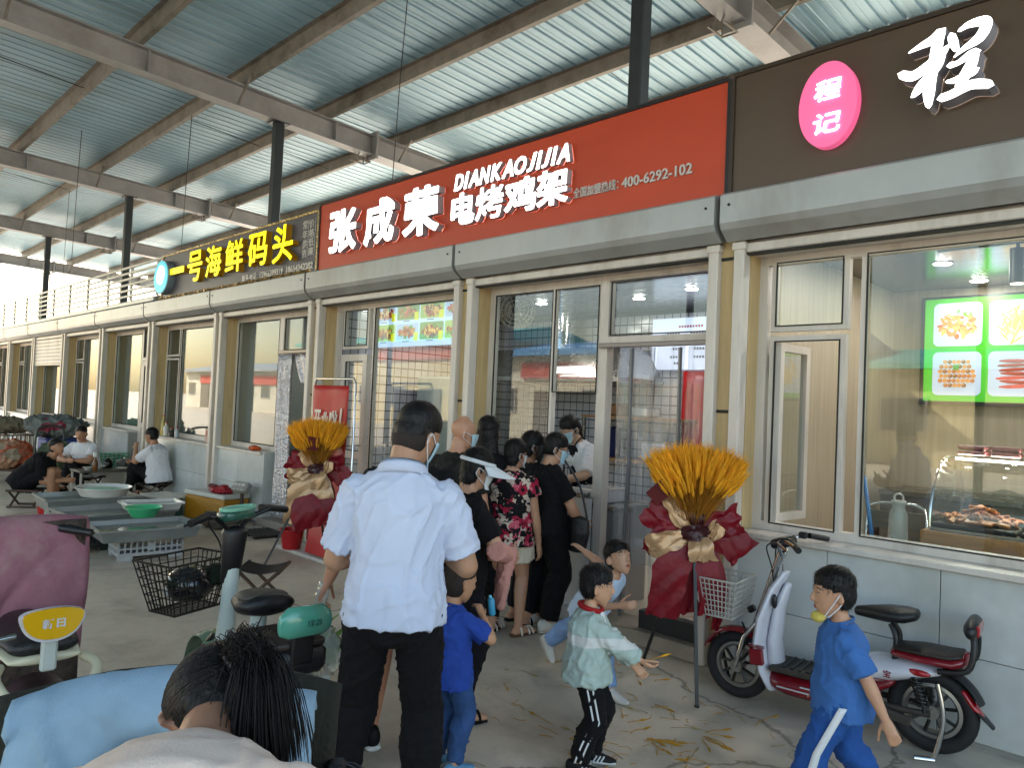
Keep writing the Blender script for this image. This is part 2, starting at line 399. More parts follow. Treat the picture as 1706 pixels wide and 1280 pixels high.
# tie rods and hanging wires
for k, bxx in enumerate(BEAMX[:-1]):
    for yy in PY[3:11]:
        if (k+int(yy*10)) % 2: continue
        b = MB(); b.tube([(bxx-2.1, yy+.01, zc(yy)+.42), (bxx-2.1, yy+1.32, zc(yy+1.3)+.36)], .006, 5); part(b, 'tie_rod', WIRE, can)
for x_, y_, z_ in ((-6.15, 4.3, 3.72), (-11.6, 4.3, 3.68), (-18.2, 4.3, 3.6), (-13.9, 3.4, 3.7)):
    b = MB(); b.tube([(x_+.12, y_, zc(y_)+.32), (x_+.05, y_, 4.8), (x_, y_, z_)], .005, 5); part(b, 'hanging_wire', WIRE, can)

# ================================================================ shop row
WHITE = M('white_aluminium', '#c9c2ba', .38, .0, .09, 4, stretch=(2.5, 2.5, .6), dirt=('#8f8272', .55))
BOX = M('shutter_box_metal', '#a6a8a8', .35, .25, .1, 3, stretch=(1.2, 1.2, .5), dirt=('#7f776b', .6))
BEIGE = M('beige_panel', '#bda478', .6, 0, .14, 4, stretch=(6, 6, .5), dirt=('#8d7a58', .5))
DARKLINE = M('black_gasket', '#15140f', .6)
TILEW = M('white_wall_tile', '#c3c7c6', .14, 0, .08, 2.2, dirt=('#8f8f86', .55))
GROUT = M('grout', '#8d8d88', .9)
GLASS = glass('window_glass', boost=1.35); GLASSG = glass('window_glass_green', (.8, .92, .88))
STONE = M('step_stone', '#9a8f80', .5, 0, .15, 5, .05, 60, dirt=('#6d6357', .5))
shop = thing('shop_row', 'long single-storey row of shops with glass fronts and roller shutter boxes', 'building', (-12, 6, 0))
def P(b, name, mat, smooth=None, label=None): return part(b, name, mat, shop, smooth, label)
def SP(b, name, mat, parent, smooth=None):
    """sub-part: parent already sits under the building at its origin"""
    return rel(b, shop).build(name, mat, parent, smooth)
XP = [-2.385-2.54*k for k in range(-2, 13)]   # index 0 is pier -2
FY, WY = 4.30, 4.47
x0b, x1b = XP[-1]-.2, XP[0]+.2
FRAMEM = WHITE
def frame_rect(b, xl, xr, z0, z1, w=.055, y=WY, d=.06):
    b.bx(xl, xr, y, y+d, z0, z0+w); b.bx(xl, xr, y, y+d, z1-w, z1); b.bx(xl, xl+w, y, y+d, z0+w, z1-w); b.bx(xr-w, xr, y, y+d, z0+w, z1-w)
def gasket(b, xl, xr, z0, z1, y=WY-.002, w=.008):
    b.bx(xl, xr, y, y+.012, z0, z0+w); b.bx(xl, xr, y, y+.012, z1-w, z1); b.bx(xl, xl+w, y, y+.012, z0+w, z1-w); b.bx(xr-w, xr, y, y+.012, z0+w, z1-w)
def pane(win, xl, xr, z0, z1, y=WY+.025, mat=None):
    b = MB(); b.bx(xl, xr, y, y+.006, z0, z1); SP(b, 'pane', mat or GLASS, win)
    g = MB(); gasket(g, xl, xr, z0, z1); SP(g, 'gasket', DARKLINE, win)
def window(cells, xl, xr, z0, z1, mat=None, name='window', skip=()):
    """cells: rectangles (xl,xr,z0,z1) of glass; the frame fills what is between"""
    b = MB(); frame_rect(b, xl, xr, z0, z1)
    xs = sorted({c[0] for c in cells}|{c[1] for c in cells})
    for c in cells:
        frame_rect(b, c[0]-.03, c[1]+.03, c[2]-.03, c[3]+.03, .03, WY+.004, .05)
    wobj = P(b, name, FRAMEM)
    for i, c in enumerate(cells):
        if i not in skip: pane(wobj, *c, mat=mat)
    return wobj
def base_wall(xl, xr, z1=.85, yback=4.46, tw=.56):
    b = MB(); b.bx(xl, xr, FY+.02, yback, .0, z1); wv = P(b, 'base_wall', GROUT)
    n = max(1, round((xr-xl)/tw)); w_ = (xr-xl)/n
    for i in range(n):
        for (za, zb) in ((.03, .44), (.44, z1)):
            t = MB(); t.box(((xl+(i+.5)*w_), FY+.012, (za+zb)/2), (w_-.004, .02, zb-za-.004), None, .002); SP(t, 'tile', TILEW, wv)
    c = MB(); c.bx(xl-.01, xr+.01, FY-.03, WY+.02, z1+.001, z1+.035, .006); P(c, 'window_sill', WHITE)
# piers, rails, jambs, boxes, lintels
LINT = 2.62
for k, xp in enumerate(XP):
    b = MB(); b.bx(xp-.055, xp+.055, FY, FY+.1, 0, 2.72); P(b, 'pier', BEIGE)
    for s in (-1, 1):
        r = MB(); r.bx(xp+s*.09-.035, xp+s*.09+.035, FY-.055, FY+.035, .0, 2.665, .006); r.bx(xp+s*.09-.045, xp+s*.09+.045, FY-.062, FY+.02, 2.64, 2.69, .004); P(r, 'shutter_rail', WHITE)
        j = MB(); j.bx(xp+s*.055, xp+s*.125, FY+.036, WY+.08, 0, LINT+.1); P(j, 'jamb', BEIGE)
    for z in (1.62, 2.6):
        d = MB(); d.box((xp, FY-.003, z), (.108, .01, .02)); P(d, 'slot', DARKLINE)
for k in range(len(XP)-1):
    xr, xl = XP[k]-.02, XP[k+1]+.02
    b = MB(); b.prism([(FY, 2.72), (4.22, 2.69), (4.14, 2.75), (4.12, 2.79), (4.12, 2.965), (4.135, 2.98), (FY, 2.985)], xl, xr, 'x'); bo = P(b, 'shutter_box', BOX)
    s_ = MB()
    for xx in (xl+.06, xr-.06): s_.cyl((xx, 4.121, 2.9), (xx, 4.114, 2.9), .009, 8)
    SP(s_, 'screws', DARKLINE, bo)
    l = MB(); l.bx(XP[k+1]+.125, XP[k]-.125, FY-.03, FY+.02, 2.625, 2.685, .006); l.bx(XP[k+1]+.125, XP[k]-.125, FY+.022, WY+.08, LINT, 2.71); P(l, 'lintel', WHITE)
    dl = MB(); dl.bx(XP[k+1]+.125, XP[k]-.125, FY-.02, FY+.03, 2.61, 2.624); P(dl, 'shutter_slot', DARKLINE)
b = MB(); b.bx(x0b, x1b, FY+.002, FY+.2, 2.722, 3.02); P(b, 'fascia_wall', BEIGE)
b = MB(); b.bx(x0b, x1b, FY+.0, 9.6, 3.021, 3.12); P(b, 'roof_slab', M('roof_slab', '#8f8b84', .8))
b = MB(); b.bx(x0b, -12.2, FY-.16, FY+.1, 2.99, 3.06, .01); P(b, 'gutter', BOX)
b = MB(); b.bx(x0b, x1b, 9.4, 9.6, 0, 3.02); P(b, 'rear_wall', BEIGE)
# interior shells -------------------------------------------------
BACKY = 7.2
def room(k0, k1, wallm, floorm, ceilm, zc_=2.78, backm=None):
    xr, xl = XP[k0]-.06, XP[k1]+.06
    b = MB(); b.bx(xl, xr, WY+.08, BACKY, .08, .1); P(b, 'floor_slab', floorm)
    b = MB(); b.bx(xl, xr, WY+.09, BACKY, zc_, zc_+.03); ce = P(b, 'ceiling_panel', ceilm)
    b = MB(); b.bx(xl, xr, BACKY, BACKY+.08, .1, zc_); P(b, 'back_wall', backm or wallm)
    for xa in (xl-.05, xr+.0):
        b = MB(); b.bx(xa, xa+.05, WY+.1, BACKY, .1, zc_); P(b, 'partition_wall', wallm)
    return xl, xr, ce
WOODP = M('pale_wood_panel', '#a89a86', .45, 0, .16, 3, stretch=(9, 9, .35))
CEILD = M('brown_ceiling', '#6b5d55', .18, .1, .1, 2, stretch=(.4, 6, 1))
CEILG = M('grey_ceiling', '#8e8d90', .2, .2, .08, 2, stretch=(.4, 6, 1))
FLOORT = M('glossy_floor_tile', '#cfc4b2', .12, 0, .06, 2)
GREYW = M('plain_wall', '#b9bcb8', .7, 0, .08, 2)
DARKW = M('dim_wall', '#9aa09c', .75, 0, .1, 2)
room(0, 2, WOODP, FLOORT, CEILD)
xlR, xrR, ceilR = -2.32, .0, None
room(2, 4, GREYW, FLOORT, CEILG)
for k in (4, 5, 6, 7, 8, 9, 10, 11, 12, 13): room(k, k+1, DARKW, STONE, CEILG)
# small white tiles on the back and side walls of the middle shop
def tile_field(origin, u, v, nu, nv, s, n, gap=.013):
    b = MB(); o = Vector(origin); u = Vector(u); v = Vector(v); n = Vector(n)
    for i in range(nu):
        for j in range(nv):
            a = o+u*(i*s)+v*(j*s); h = gap/2
            q = [a+u*h+v*h, a+u*(s-h)+v*h, a+u*(s-h)+v*(s-h), a+u*h+v*(s-h)]
            c = [p_+n*.004 for p_ in q]
            b.add(q+c, [(4, 5, 6, 7), (0, 1, 5, 4), (1, 2, 6, 5), (2, 3, 7, 6), (3, 0, 4, 7)])
    return b
TSM = M('small_white_tile', '#b4b3ba', .16, 0, .05, 2)
GRD = M('dark_grout', '#3d3d44', .8)
xl1, xr1 = XP[4]+.06, XP[2]-.06
b = MB(); b.bx(xl1, xr1, BACKY-.012, BACKY-.006, .1, 2.775); P(b, 'tile_backing', GRD)
b = tile_field((xl1, BACKY-.012, .1), (1, 0, 0), (0, 0, 1), int((xr1-xl1)/.105), 25, .105, (0, -1, 0)); stuff(P(b, 'wall_tiles', TSM))
for xa, n in ((xl1+.004, 1), (xr1-.004, -1)):
    b = MB(); b.bx(xa-.004, xa+.004, WY+.12, BACKY-.02, .1, 2.775); P(b, 'tile_backing', GRD)
    b = tile_field((xa+n*.0042, WY+.13, .1), (0, 1, 0), (0, 0, 1), 25, 25, .105, (n, 0, 0)); stuff(P(b, 'wall_tiles', TSM))
# openings --------------------------------------------------------
zt = LINT+.0
# right shop: casement beside a wide window over a tiled wall
xl, xr = XP[2]+.125, XP[1]-.125
base_wall(xl-.03, xr)
wR = window([(-2.15, -1.73, 2.17, 2.58), (-2.15, -1.74, .93, 2.08), (-1.60, xr-.06, .93, 2.58)], xl+.0, xr, .886, zt, skip=(1,))
g = MB(); gasket(g, -2.15, -1.74, .93, 2.08); SP(g, 'gasket', DARKLINE, wR)
# opened sash hinged on the left, swung outwards
sb = MB(); ang = math.radians(86); Rz = Matrix.Rotation(ang, 3, 'Z'); hinge = Vector((-2.14, WY+.03, 0)); sw = .38
def sashpt(b, x_0, x_1, y_0, y_1, z_0, z_1): 
    q = MB(); q.bx(x_0, x_1, y_0, y_1, z_0, z_1); b.add([hinge+Rz @ Vector(v) for v in q.v], q.f)
for (a, c, d, e) in ((0, sw, .94, .99), (0, sw, 2.02, 2.07), (0, .045, .99, 2.02), (sw-.045, sw, .99, 2.02)): sashpt(sb, a, c, -.025, .02, d, e)
sash = SP(sb, 'open_sash', WHITE, wR)
sg = MB(); sashpt(sg, .045, sw-.045, -.004, .002, .99, 2.02); g2 = rel(sg, shop).build('sash_pane', GLASS, sash)
# next bay to the right (outside the frame, closes the row)
base_wall(XP[1]+.125, XP[0]-.125); window([(XP[1]+.2, XP[0]-.2, .93, 2.58)], XP[1]+.125, XP[0]-.125, .886, zt)
# middle shop, bay with serving window and doorway
xl, xr = XP[3]+.125, XP[2]-.125
b = MB(); b.bx(xl, -3.54, FY+.1, FY+.14, .1, .92); b.bx(xl, -3.54, FY+.02, FY+.2, 0, .1); P(b, 'counter_front_panel', M('counter_panel', '#b4b6b8', .35, .2, .06, 2))
wM = window([(xl+.07, -3.57, .97, 2.56)], xl, -3.50, .921, zt, skip=(0,))
pane(wM, xl+.07, -4.05, .97, 2.56)
pane(wM, -4.03, -3.57, 1.72, 2.56)
mu = MB(); mu.bx(-4.055, -4.025, WY+.0, WY+.05, .97, 2.56); SP(mu, 'mullion', WHITE, wM)
b = MB(); b.bx(-3.545, -3.47, WY-.01, WY+.07, .1, zt); b.bx(-2.56, xr, WY-.01, WY+.07, .1, zt); b.bx(-3.47, -2.56, WY-.01, WY+.07, 2.09, 2.15); b.bx(-3.47, -2.56, WY-.01, WY+.07, 2.58, zt)
dM = P(b, 'door_frame', WHITE); pane(dM, -3.46, -2.57, 2.16, 2.57)
b = MB(); b.bx(-3.52, -2.5, 4.24, WY+.2, .0, .098, .01); P(b, 'door_step', STONE)
# middle shop, bay with narrow door and tall window
xl, xr = XP[4]+.125, XP[3]-.125
b = MB(); b.bx(xl, xr, FY+.04, WY+.08, 0, .1); P(b, 'door_step', STONE)
window([(-7.16, -6.72, 2.17, 2.57), (-6.58, xr-.07, .16, 2.57)], xl, xr, .101, zt)
def door(xl, xr, z1, panel=None, mat=None):
    b = MB(); w_ = .075
    b.bx(xl, xl+w_, WY-.012, WY+.045, .105, z1); b.bx(xr-w_, xr, WY-.012, WY+.045, .105, z1); b.bx(xl+w_, xr-w_, WY-.012, WY+.045, z1-w_, z1); b.bx(xl+w_, xr-w_, WY-.012, WY+.045, .105, .2)
    b.bx(xl+w_, xr-w_, WY-.012, WY+.045, .95, 1.03)
    d = P(b, 'door', WHITE)
    pane(d, xl+w_, xr-w_, 1.03, z1-w_, y=WY+.015, mat=mat)
    if panel: q = MB(); q.bx(xl+w_, xr-w_, WY+.0, WY+.03, .2, .95); SP(q, 'kick_panel', panel, d)
    else: pane(d, xl+w_, xr-w_, .2, .95, y=WY+.015, mat=mat)
    h = MB(); hx = xr-.04; h.tube([(hx, WY-.013, 1.1), (hx, WY-.06, 1.1), (hx-.1, WY-.06, 1.1)], .009, 8); SP(h, 'handle', M('chrome', '#c8c8c8', .15, 1., .03), d, 60)
    return d
door(-7.18, -6.68, 2.08)
# seafood shop bays
xl, xr = XP[5]+.125, XP[4]-.125
base_wall(xl-.03, -8.62)
b = MB(); b.bx(-8.64, -8.56, FY+.0, WY+.06, 0, .886); P(b, 'tiled_return', TILEW)
window([(xl+.07, -8.66, .95, 2.56)], xl, -8.6, .886, zt)
b = MB(); b.bx(-8.6, -8.53, WY-.01, WY+.06, .1, zt); b.bx(-7.73, xr, WY-.01, WY+.06, .1, zt); b.bx(-8.53, -7.73, WY-.01, WY+.06, 2.09, 2.15); b.bx(-8.53, -7.73, WY-.01, WY+.06, 2.56, zt)
dS = P(b, 'door_frame', WHITE); pane(dS, -8.52, -7.74, 2.16, 2.555)
b = MB(); b.bx(-8.6, xr, 4.26, WY+.1, 0, .098, .01); P(b, 'door_step', STONE)
def bay_window(k, side='l'):
    xl, xr = XP[k+1]+.125, XP[k]-.125
    base_wall(xl-.03, xr)
    window([(xl+.07, xl+.5, 2.17, 2.56), (xl+.07, xl+.5, .95, 2.08), (xl+.62, xr-.07, .95, 2.56)], xl, xr, .886, zt)
def bay_door(k):
    xl, xr = XP[k+1]+.125, XP[k]-.125; xm = xr-.85
    base_wall(xl-.03, xm)
    window([(xl+.07, xm-.05, .95, 2.56)], xl, xm, .886, zt)
    b = MB(); b.bx(xm, xm+.06, WY-.01, WY+.06, .1, zt); b.bx(xr-.05, xr, WY-.01, WY+.06, .1, zt); b.bx(xm+.06, xr-.05, WY-.01, WY+.06, 2.08, 2.14)
    d_ = P(b, 'door_frame', WHITE); pane(d_, xm+.07, xr-.06, 2.15, 2.6)
    door(xm+.07, xr-.06, 2.07, WHITE)
    b = MB(); b.bx(xm, xr, 4.26, WY+.1, 0, .098, .01); P(b, 'door_step', STONE)
bay_window(5); bay_door(6); bay_window(7); bay_door(8); bay_window(9); bay_window(10); bay_door(11); bay_window(12); bay_window(13)
# half closed roller shutter in one far bay
xl, xr = XP[9]+.125, XP[8]-.125
b = MB(); b.bx(xl+.0, xr, FY-.02, FY+.005, 2.03, 2.06); rs = P(b, 'roller_shutter', WHITE)
for i in range(7):
    z = 2.062+i*.08; q = MB(); q.prism([(FY-.012, z), (FY-.024, z+.02), (FY-.024, z+.058), (FY-.012, z+.077), (FY-.004, z+.077), (FY-.004, z)], xl, xr, 'x'); SP(q, 'slat', WHITE, rs)
# curtains behind the far windows
CURT = M('pale_green_curtain', '#9db8ac', .85, 0, .1, 3)
for k, (a, c) in ((6, (.08, 1.3)), (8, (.1, 1.9)), (9, (.6, 2.1)), (11, (.1, 1.3))):
    xl = XP[k+1]+.125; rows = []
    for z in np.linspace(.9, 2.6, 6): rows.append([(xl+a+(c-a)*t/60, 4.72+.03*math.sin(t*1.15)+.01*math.sin(t*2.7+z), z) for t in range(61)])
    b = MB(); b.slab(rows, .006); P(b, 'curtain', CURT, 180)
# strip curtains in the two doorways ------------------------------
STRIP = glass('clear_plastic_strip', (.96, .97, .97), 1.45, .06, .10, (.85, .87, .9))
CHROME = MATS['chrome']
sc = thing('strip_curtain', 'clear plastic strip curtain hanging in the doorway behind the orange wheat stand', 'curtain', (-3.0, 4.42, 0))
b = MB(); b.box((-3.0, 4.415, 2.08), (1.02, .03, .035), None, .004); part(b, 'rail', M('curtain_rail', '#6d6a66', .3, .8), sc)
for i, (x0, wd, ly) in enumerate([(-3.34, .13, 0), (-3.2, .2, .02), (-2.98, .22, -.01), (-2.77, .18, .015)]):
    rows = []
    for z in np.linspace(.13 if i != 1 else .5, 2.06, 8):
        rows.append([(x0+wd*t/8+.012*math.sin(z*2.3+i), 4.42+ly+.022*math.sin(t*.9+i*2+z*.7), z) for t in range(9)])
    q = MB(); q.slab(rows, .003); part(q, 'strip', STRIP, sc, 180)
EDGE = M('grey_magnet_edge', '#6b6c70', .4, .2)
for x0 in (-3.2, -2.79):
    q = MB(); q.tube([(x0, 4.4, 2.05), (x0+.01, 4.405, 1.2), (x0-.015, 4.4, .12)], .014, 6); part(q, 'magnet_edge', EDGE, sc, 60)
b = MB(); b.bx(-3.0, -2.56, 4.33, 4.4, .1, .22); part(b, 'black_foot', M('black_rubber', '#17181a', .6), sc)
sc2 = thing('strip_curtain', 'crinkled silver plastic curtain gathered in the seafood shop doorway', 'curtain', (-8.1, 4.42, 0))
b = MB(); b.box((-8.13, 4.41, 2.13), (.84, .03, .04), None, .004); part(b, 'rail', MATS['curtain_rail'], sc2)
SILV = M('crinkled_plastic', '#c9c3c4', .16, .35, .15, 18, .9, 30)
rows = []
for z in np.linspace(.12, 2.1, 20): rows.append([(-8.5+.34*t/24+.02*math.sin(z*3), 4.41+.035*math.sin(t*1.3+.6*math.sin(z*2.0))+.012*math.sin(t*3.1+z*5), z) for t in range(25)])
b = MB(); b.slab(rows, .004); part(b, 'plastic_sheet', SILV, sc2, 180)
rows = []
for z in np.linspace(1.75, 2.1, 8):
    x_a = -8.16+(2.1-z)*.6
    rows.append([(x_a+(-7.76-x_a)*t/10, 4.42+.02*math.sin(t*1.1+z*6), z) for t in range(11)])
b = MB(); b.slab(rows, .004); part(b, 'plastic_fold', SILV, sc2, 180)

# ================================================================ buildings across the street (seen mirrored in the glass)
def far_building(x0, x1, y, h, wall, roofc, label, band=None, wins=6, slope=.12):
    t = thing('market_hall', label, 'building', ((x0+x1)/2, y, 0), 0, 'buildings across the street')
    W_ = x1-x0
    b = MB(); b.box((0, -5, h/2), (W_, 10, h)); b.build('wall', wall, t)
    b = MB(); b.prism([(-.6+.0, h), (-10.4, h), (-10.4, h+.2), (-5, h+10*slope), (.6, h+.2), (.6, h)], -W_/2-.4, W_/2+.4, 'x'); b.build('roof', roofc, t)
    if band: b = MB(); b.box((0, .08, h-.75), (W_*.7, .12, .8)); b.build('signband', band, t)
    gl = M('far_window', '#4b565c', .1, 0, .1); dk = M('far_door', '#70665a', .5)
    for i in range(wins):
        x = -W_/2+W_*(i+.5)/wins
        b = MB()
        if i % 3 == 1: b.box((x, .03, 1.2), (W_/wins*.6, .06, 2.4)); b.build('shutter_door', dk, t)
        else: b.box((x, .03, 1.9), (W_/wins*.5, .06, 1.3)); wn = b.build('window', WHITE, t); q = MB(); q.box((x, .06, 1.9), (W_/wins*.44, .03, 1.2)); q.build('pane', gl, wn)
CREAM = M('cream_render', '#d8c79c', .8, 0, .1, .5); PALEY = M('pale_render', '#cfc9b8', .8, 0, .1, .5); REDB = M('red_signband', '#b8392c', .5); TURQ = M('turquoise_roof', '#5fb7ae', .4, .1, .08, 1); BLUER = M('blue_roof', '#4f8fc4', .4, .1, .08, 1); ORNG = M('orange_band', '#c4674a', .5)
far_building(-11, 6, -21, 3.6, CREAM, TURQ, 'cream hall with turquoise roof mirrored low in the right shop window', None, 5)
far_building(-30, -12, -19, 4.2, PALEY, BLUER, 'pale hall with blue roof and red signs mirrored in the serving window', REDB, 6)
far_building(-52, -31, -20, 5.4, CREAM, TURQ, 'tall cream hall with orange band mirrored in the seafood shop glass', ORNG, 6)
far_building(-80, -54, -22, 3.6, PALEY, M('grey_roof', '#8d9296', .5), 'low pale hall with grey roof mirrored in the far left shop windows', REDB, 8)
# ================================================================ signboards
LW = emis('lit_white_letter', (1., 1., 1.), 1.2); LSIDE = M('letter_side', '#a9a7b0', .4, .2); 
SY = 4.20
REDP = M('red_sign_panel', '#bb4122', .4, 0, .08, .9, stretch=(1, 1, 2))
def board(name, label, x0, x1, z0, z1, panelm, framem, fw=.025):
    t = thing(name, label, 'signboard', ((x0+x1)/2, SY, z0))
    b = MB(); b.bx(x0, x1, SY, SY+.05, z0, z1); part(b, 'panel', panelm, t)
    b = MB(); b.bx(x0-.01, x1+.01, SY-.012, SY+.06, z1, z1+fw); b.bx(x0-.01, x1+.01, SY-.012, SY+.06, z0-fw, z0); b.bx(x0-fw, x0, SY-.012, SY+.06, z0, z1); b.bx(x1, x1+fw, SY-.012, SY+.06, z0, z1)
    part(b, 'frame', framem, t)
    b = MB()
    for x in np.arange(x0+.3, x1, 1.2): b.bx(x, x+.04, SY+.051, SY+.1, z0, z1)
    part(b, 'rear_bracket', framem, t)
    return t
def L_(t, txt, x0, x1, z0, z1, depth, mat, side=None, offset=.02, shear=0., name='letter', y=SY, bold=0.):
    o = letter(txt, x0, x1, z0, z1, y-.001, depth, mat, side, None, name, offset, shear, bold=bold); o.parent = t
    l = t.location; o.data.transform(Matrix.Translation((-l.x, -l.y, -l.z))); return o
DKFR = M('dark_frame', '#2a2a2c', .4, .4)
red = board('shop_sign', 'long orange-red shop sign with glowing white Chinese letters', -7.33, -2.38, 2.99, 3.72, REDP, DKFR)
for ch, a, b_, z0, z1 in (('张', -7.0, -6.5, 3.13, 3.57), ('成', -6.34, -5.85, 3.13, 3.57), ('荣', -5.69, -5.17, 3.13, 3.57)): L_(red, ch, a, b_, z0, z1, .075, LW, LSIDE, .018, bold=.012)
for ch, a, b_ in (('电', -5.0, -4.71), ('烤', -4.68, -4.36), ('鸡', -4.33, -3.99), ('架', -3.97, -3.66)): L_(red, ch, a, b_, 3.15, 3.42, .06, LW, LSIDE, .0 if ch == '烤' else .012, bold=.009)
xx = -4.99; WID = dict(I=.042, J=.085, D=.115, A=.125, N=.125, K=.12, O=.13); tot = sum(WID[c_] for c_ in 'DIANKAOJIJIA'); gp = (1.33-tot)/11
for i, c_ in enumerate('DIANKAOJIJIA'):
    L_(red, c_, xx, xx+WID[c_]+(.012 if c_ in 'IJ' else .0), 3.462, 3.6, .05, LW, LSIDE, .012, .22, bold=.0055); xx += WID[c_]+gp
LGREY = M('silver_letter', '#c9c4c0', .35, .3)
L_(red, '全国加盟热线：', -3.64, -3.22, 3.175, 3.255, .012, LGREY, None, .01); L_(red, '400-6292-102', -3.19, -2.62, 3.175, 3.25, .012, LGREY, None, .016)
# left sign -------------------------------------------------------
GRYP = M('charcoal_sign_panel', '#4a4950', .4, .1, .12, 1.5)
LY = emis('lit_yellow_letter', '#fff200', .3); LYS = M('yellow_letter_side', '#a87508', .45)
GOLD = M('torn_gold_foil', '#b59a63', .25, .7, .3, 14, .6, 30)
lef = board('shop_sign', 'charcoal seafood shop sign with yellow letters and a round blue emblem', -12.0, -7.38, 3.0, 3.66, GRYP, GOLD)
for ch, a, b_, z0, z1 in (('一', -11.5, -10.99, 3.335, 3.41), ('号', -10.84, -10.35, 3.16, 3.58), ('海', -10.21, -9.73, 3.17, 3.58), ('鲜', -9.58, -9.09, 3.17, 3.58), ('码', -8.92, -8.43, 3.18, 3.58), ('头', -8.27, -7.81, 3.16, 3.59)): L_(lef, ch, a, b_, z0, z1, .075, LY, LYS, .0, bold=.014)
L_(lef, '联系电话：', -9.2, -8.77, 3.035, 3.115, .01, LGREY, None, .01); L_(lef, '15966399319', -8.71, -8.13, 3.035, 3.11, .01, LGREY, None, .01); L_(lef, '18654342282', -8.04, -7.44, 3.035, 3.11, .01, LGREY, None, .01)
for i, ch in enumerate('常年供货'): L_(lef, ch, -7.7, -7.6, 3.5-i*.11, 3.6-i*.11, .008, LGREY, None, .004)
for i, ch in enumerate('价格低廉'): L_(lef, ch, -7.56, -7.45, 3.5-i*.105, 3.595-i*.105, .008, LGREY, None, .004)
b = MB(); b.bx(-7.585, -7.579, SY-.006, SY-.001, 3.17, 3.6); b.bx(-7.435, -7.429, SY-.006, SY-.001, 3.17, 3.6); part(b, 'rule_line', LGREY, lef)
b = MB(); n = 40; b.prism([(-11.8+.3*math.cos(2*PI*i/n), 3.32+.26*math.sin(2*PI*i/n)) for i in range(n)], SY-.002, SY-.1, 'y'); em = part(b, 'emblem', [M('emblem_rim', '#7d8b94', .4)], lef)
b = MB(); b.prism([(-11.8+.28*math.cos(2*PI*i/n), 3.32+.245*math.sin(2*PI*i/n)) for i in range(n)], SY-.1, SY-.106, 'y'); part(b, 'emblem_face', emis('lit_cyan', '#1fb4cc', .2), lef)
b = MB(); b.prism([(-11.8+.17*math.cos(2*PI*i/n)+.01*math.sin(3*2*PI*i/n), 3.35+.15*math.sin(2*PI*i/n)) for i in range(n)], SY-.106, SY-.11, 'y'); part(b, 'emblem_mark', emis('lit_pale', '#e6f6ff', .25), lef)
# brown sign ------------------------------------------------------
BRP = M('brown_sign_panel', '#564639', .35, .15, .1, 1.2, stretch=(1, 1, 2))
bro = board('shop_sign', 'dark brown shop sign with pink oval and one large glowing white character', -2.33, 2.6, 3.0, 3.73, BRP, M('dark_brown_frame', '#3a2f26', .4, .2))
PINK = emis('lit_pink', '#e85f90', .18)
b = MB(); n = 48; b.prism([(-1.725+.165*math.cos(2*PI*i/n), 3.385+.245*math.sin(2*PI*i/n)) for i in range(n)], SY-.002, SY-.06, 'y'); part(b, 'oval_lightbox', PINK, bro)
for ch, z0 in (('程', 3.41), ('记', 3.22)): L_(bro, ch, -1.8, -1.65, z0, z0+.115, .008, LW, None, .006, .12, y=SY-.06)
ST = [[(-1.142, 3.59, 0.028), (-1.177, 3.564, 0.0258), (-1.233, 3.549, 0.0161), (-1.291, 3.531, 0.0038)], [(-1.324, 3.425, 0.0214), (-1.267, 3.401, 0.0261), (-1.194, 3.436, 0.0245), (-1.136, 3.481, 0.0219), (-1.108, 3.509, 0.0085)], [(-1.151, 3.578, 0.0269), (-1.165, 3.475, 0.0269), (-1.185, 3.355, 0.0281), (-1.19, 3.283, 0.0269), (-1.189, 3.223, 0.0146)], [(-1.186, 3.385, 0.0184), (-1.225, 3.337, 0.0259), (-1.257, 3.301, 0.0161), (-1.271, 3.29, 0.005)], [(-1.123, 3.47, 0.0073), (-1.141, 3.424, 0.0134), (-1.163, 3.379, 0.0061)], [(-1.093, 3.555, 0.0181), (-1.082, 3.515, 0.0205), (-1.069, 3.475, 0.0132)], [(-1.058, 3.569, 0.0084), (-1.012, 3.586, 0.0178), (-0.951, 3.58, 0.0258), (-0.944, 3.549, 0.0258), (-0.973, 3.502, 0.0247), (-1.034, 3.471, 0.0131), (-1.077, 3.441, 0.0036)], [(-1.096, 3.403, 0.0156), (-1.058, 3.406, 0.0131), (-1.008, 3.431, 0.0201), (-0.981, 3.436, 0.0212)], [(-0.987, 3.431, 0.0201), (-1.001, 3.382, 0.026), (-1.031, 3.326, 0.0261), (-1.055, 3.282, 0.0179)], [(-1.106, 3.322, 0.0084), (-1.062, 3.32, 0.0167), (-1.0, 3.339, 0.0212), (-0.979, 3.347, 0.0153)], [(-1.13, 3.245, 0.0205), (-1.085, 3.251, 0.0216), (-1.005, 3.276, 0.0236), (-0.95, 3.267, 0.0233), (-0.919, 3.255, 0.0197)]]
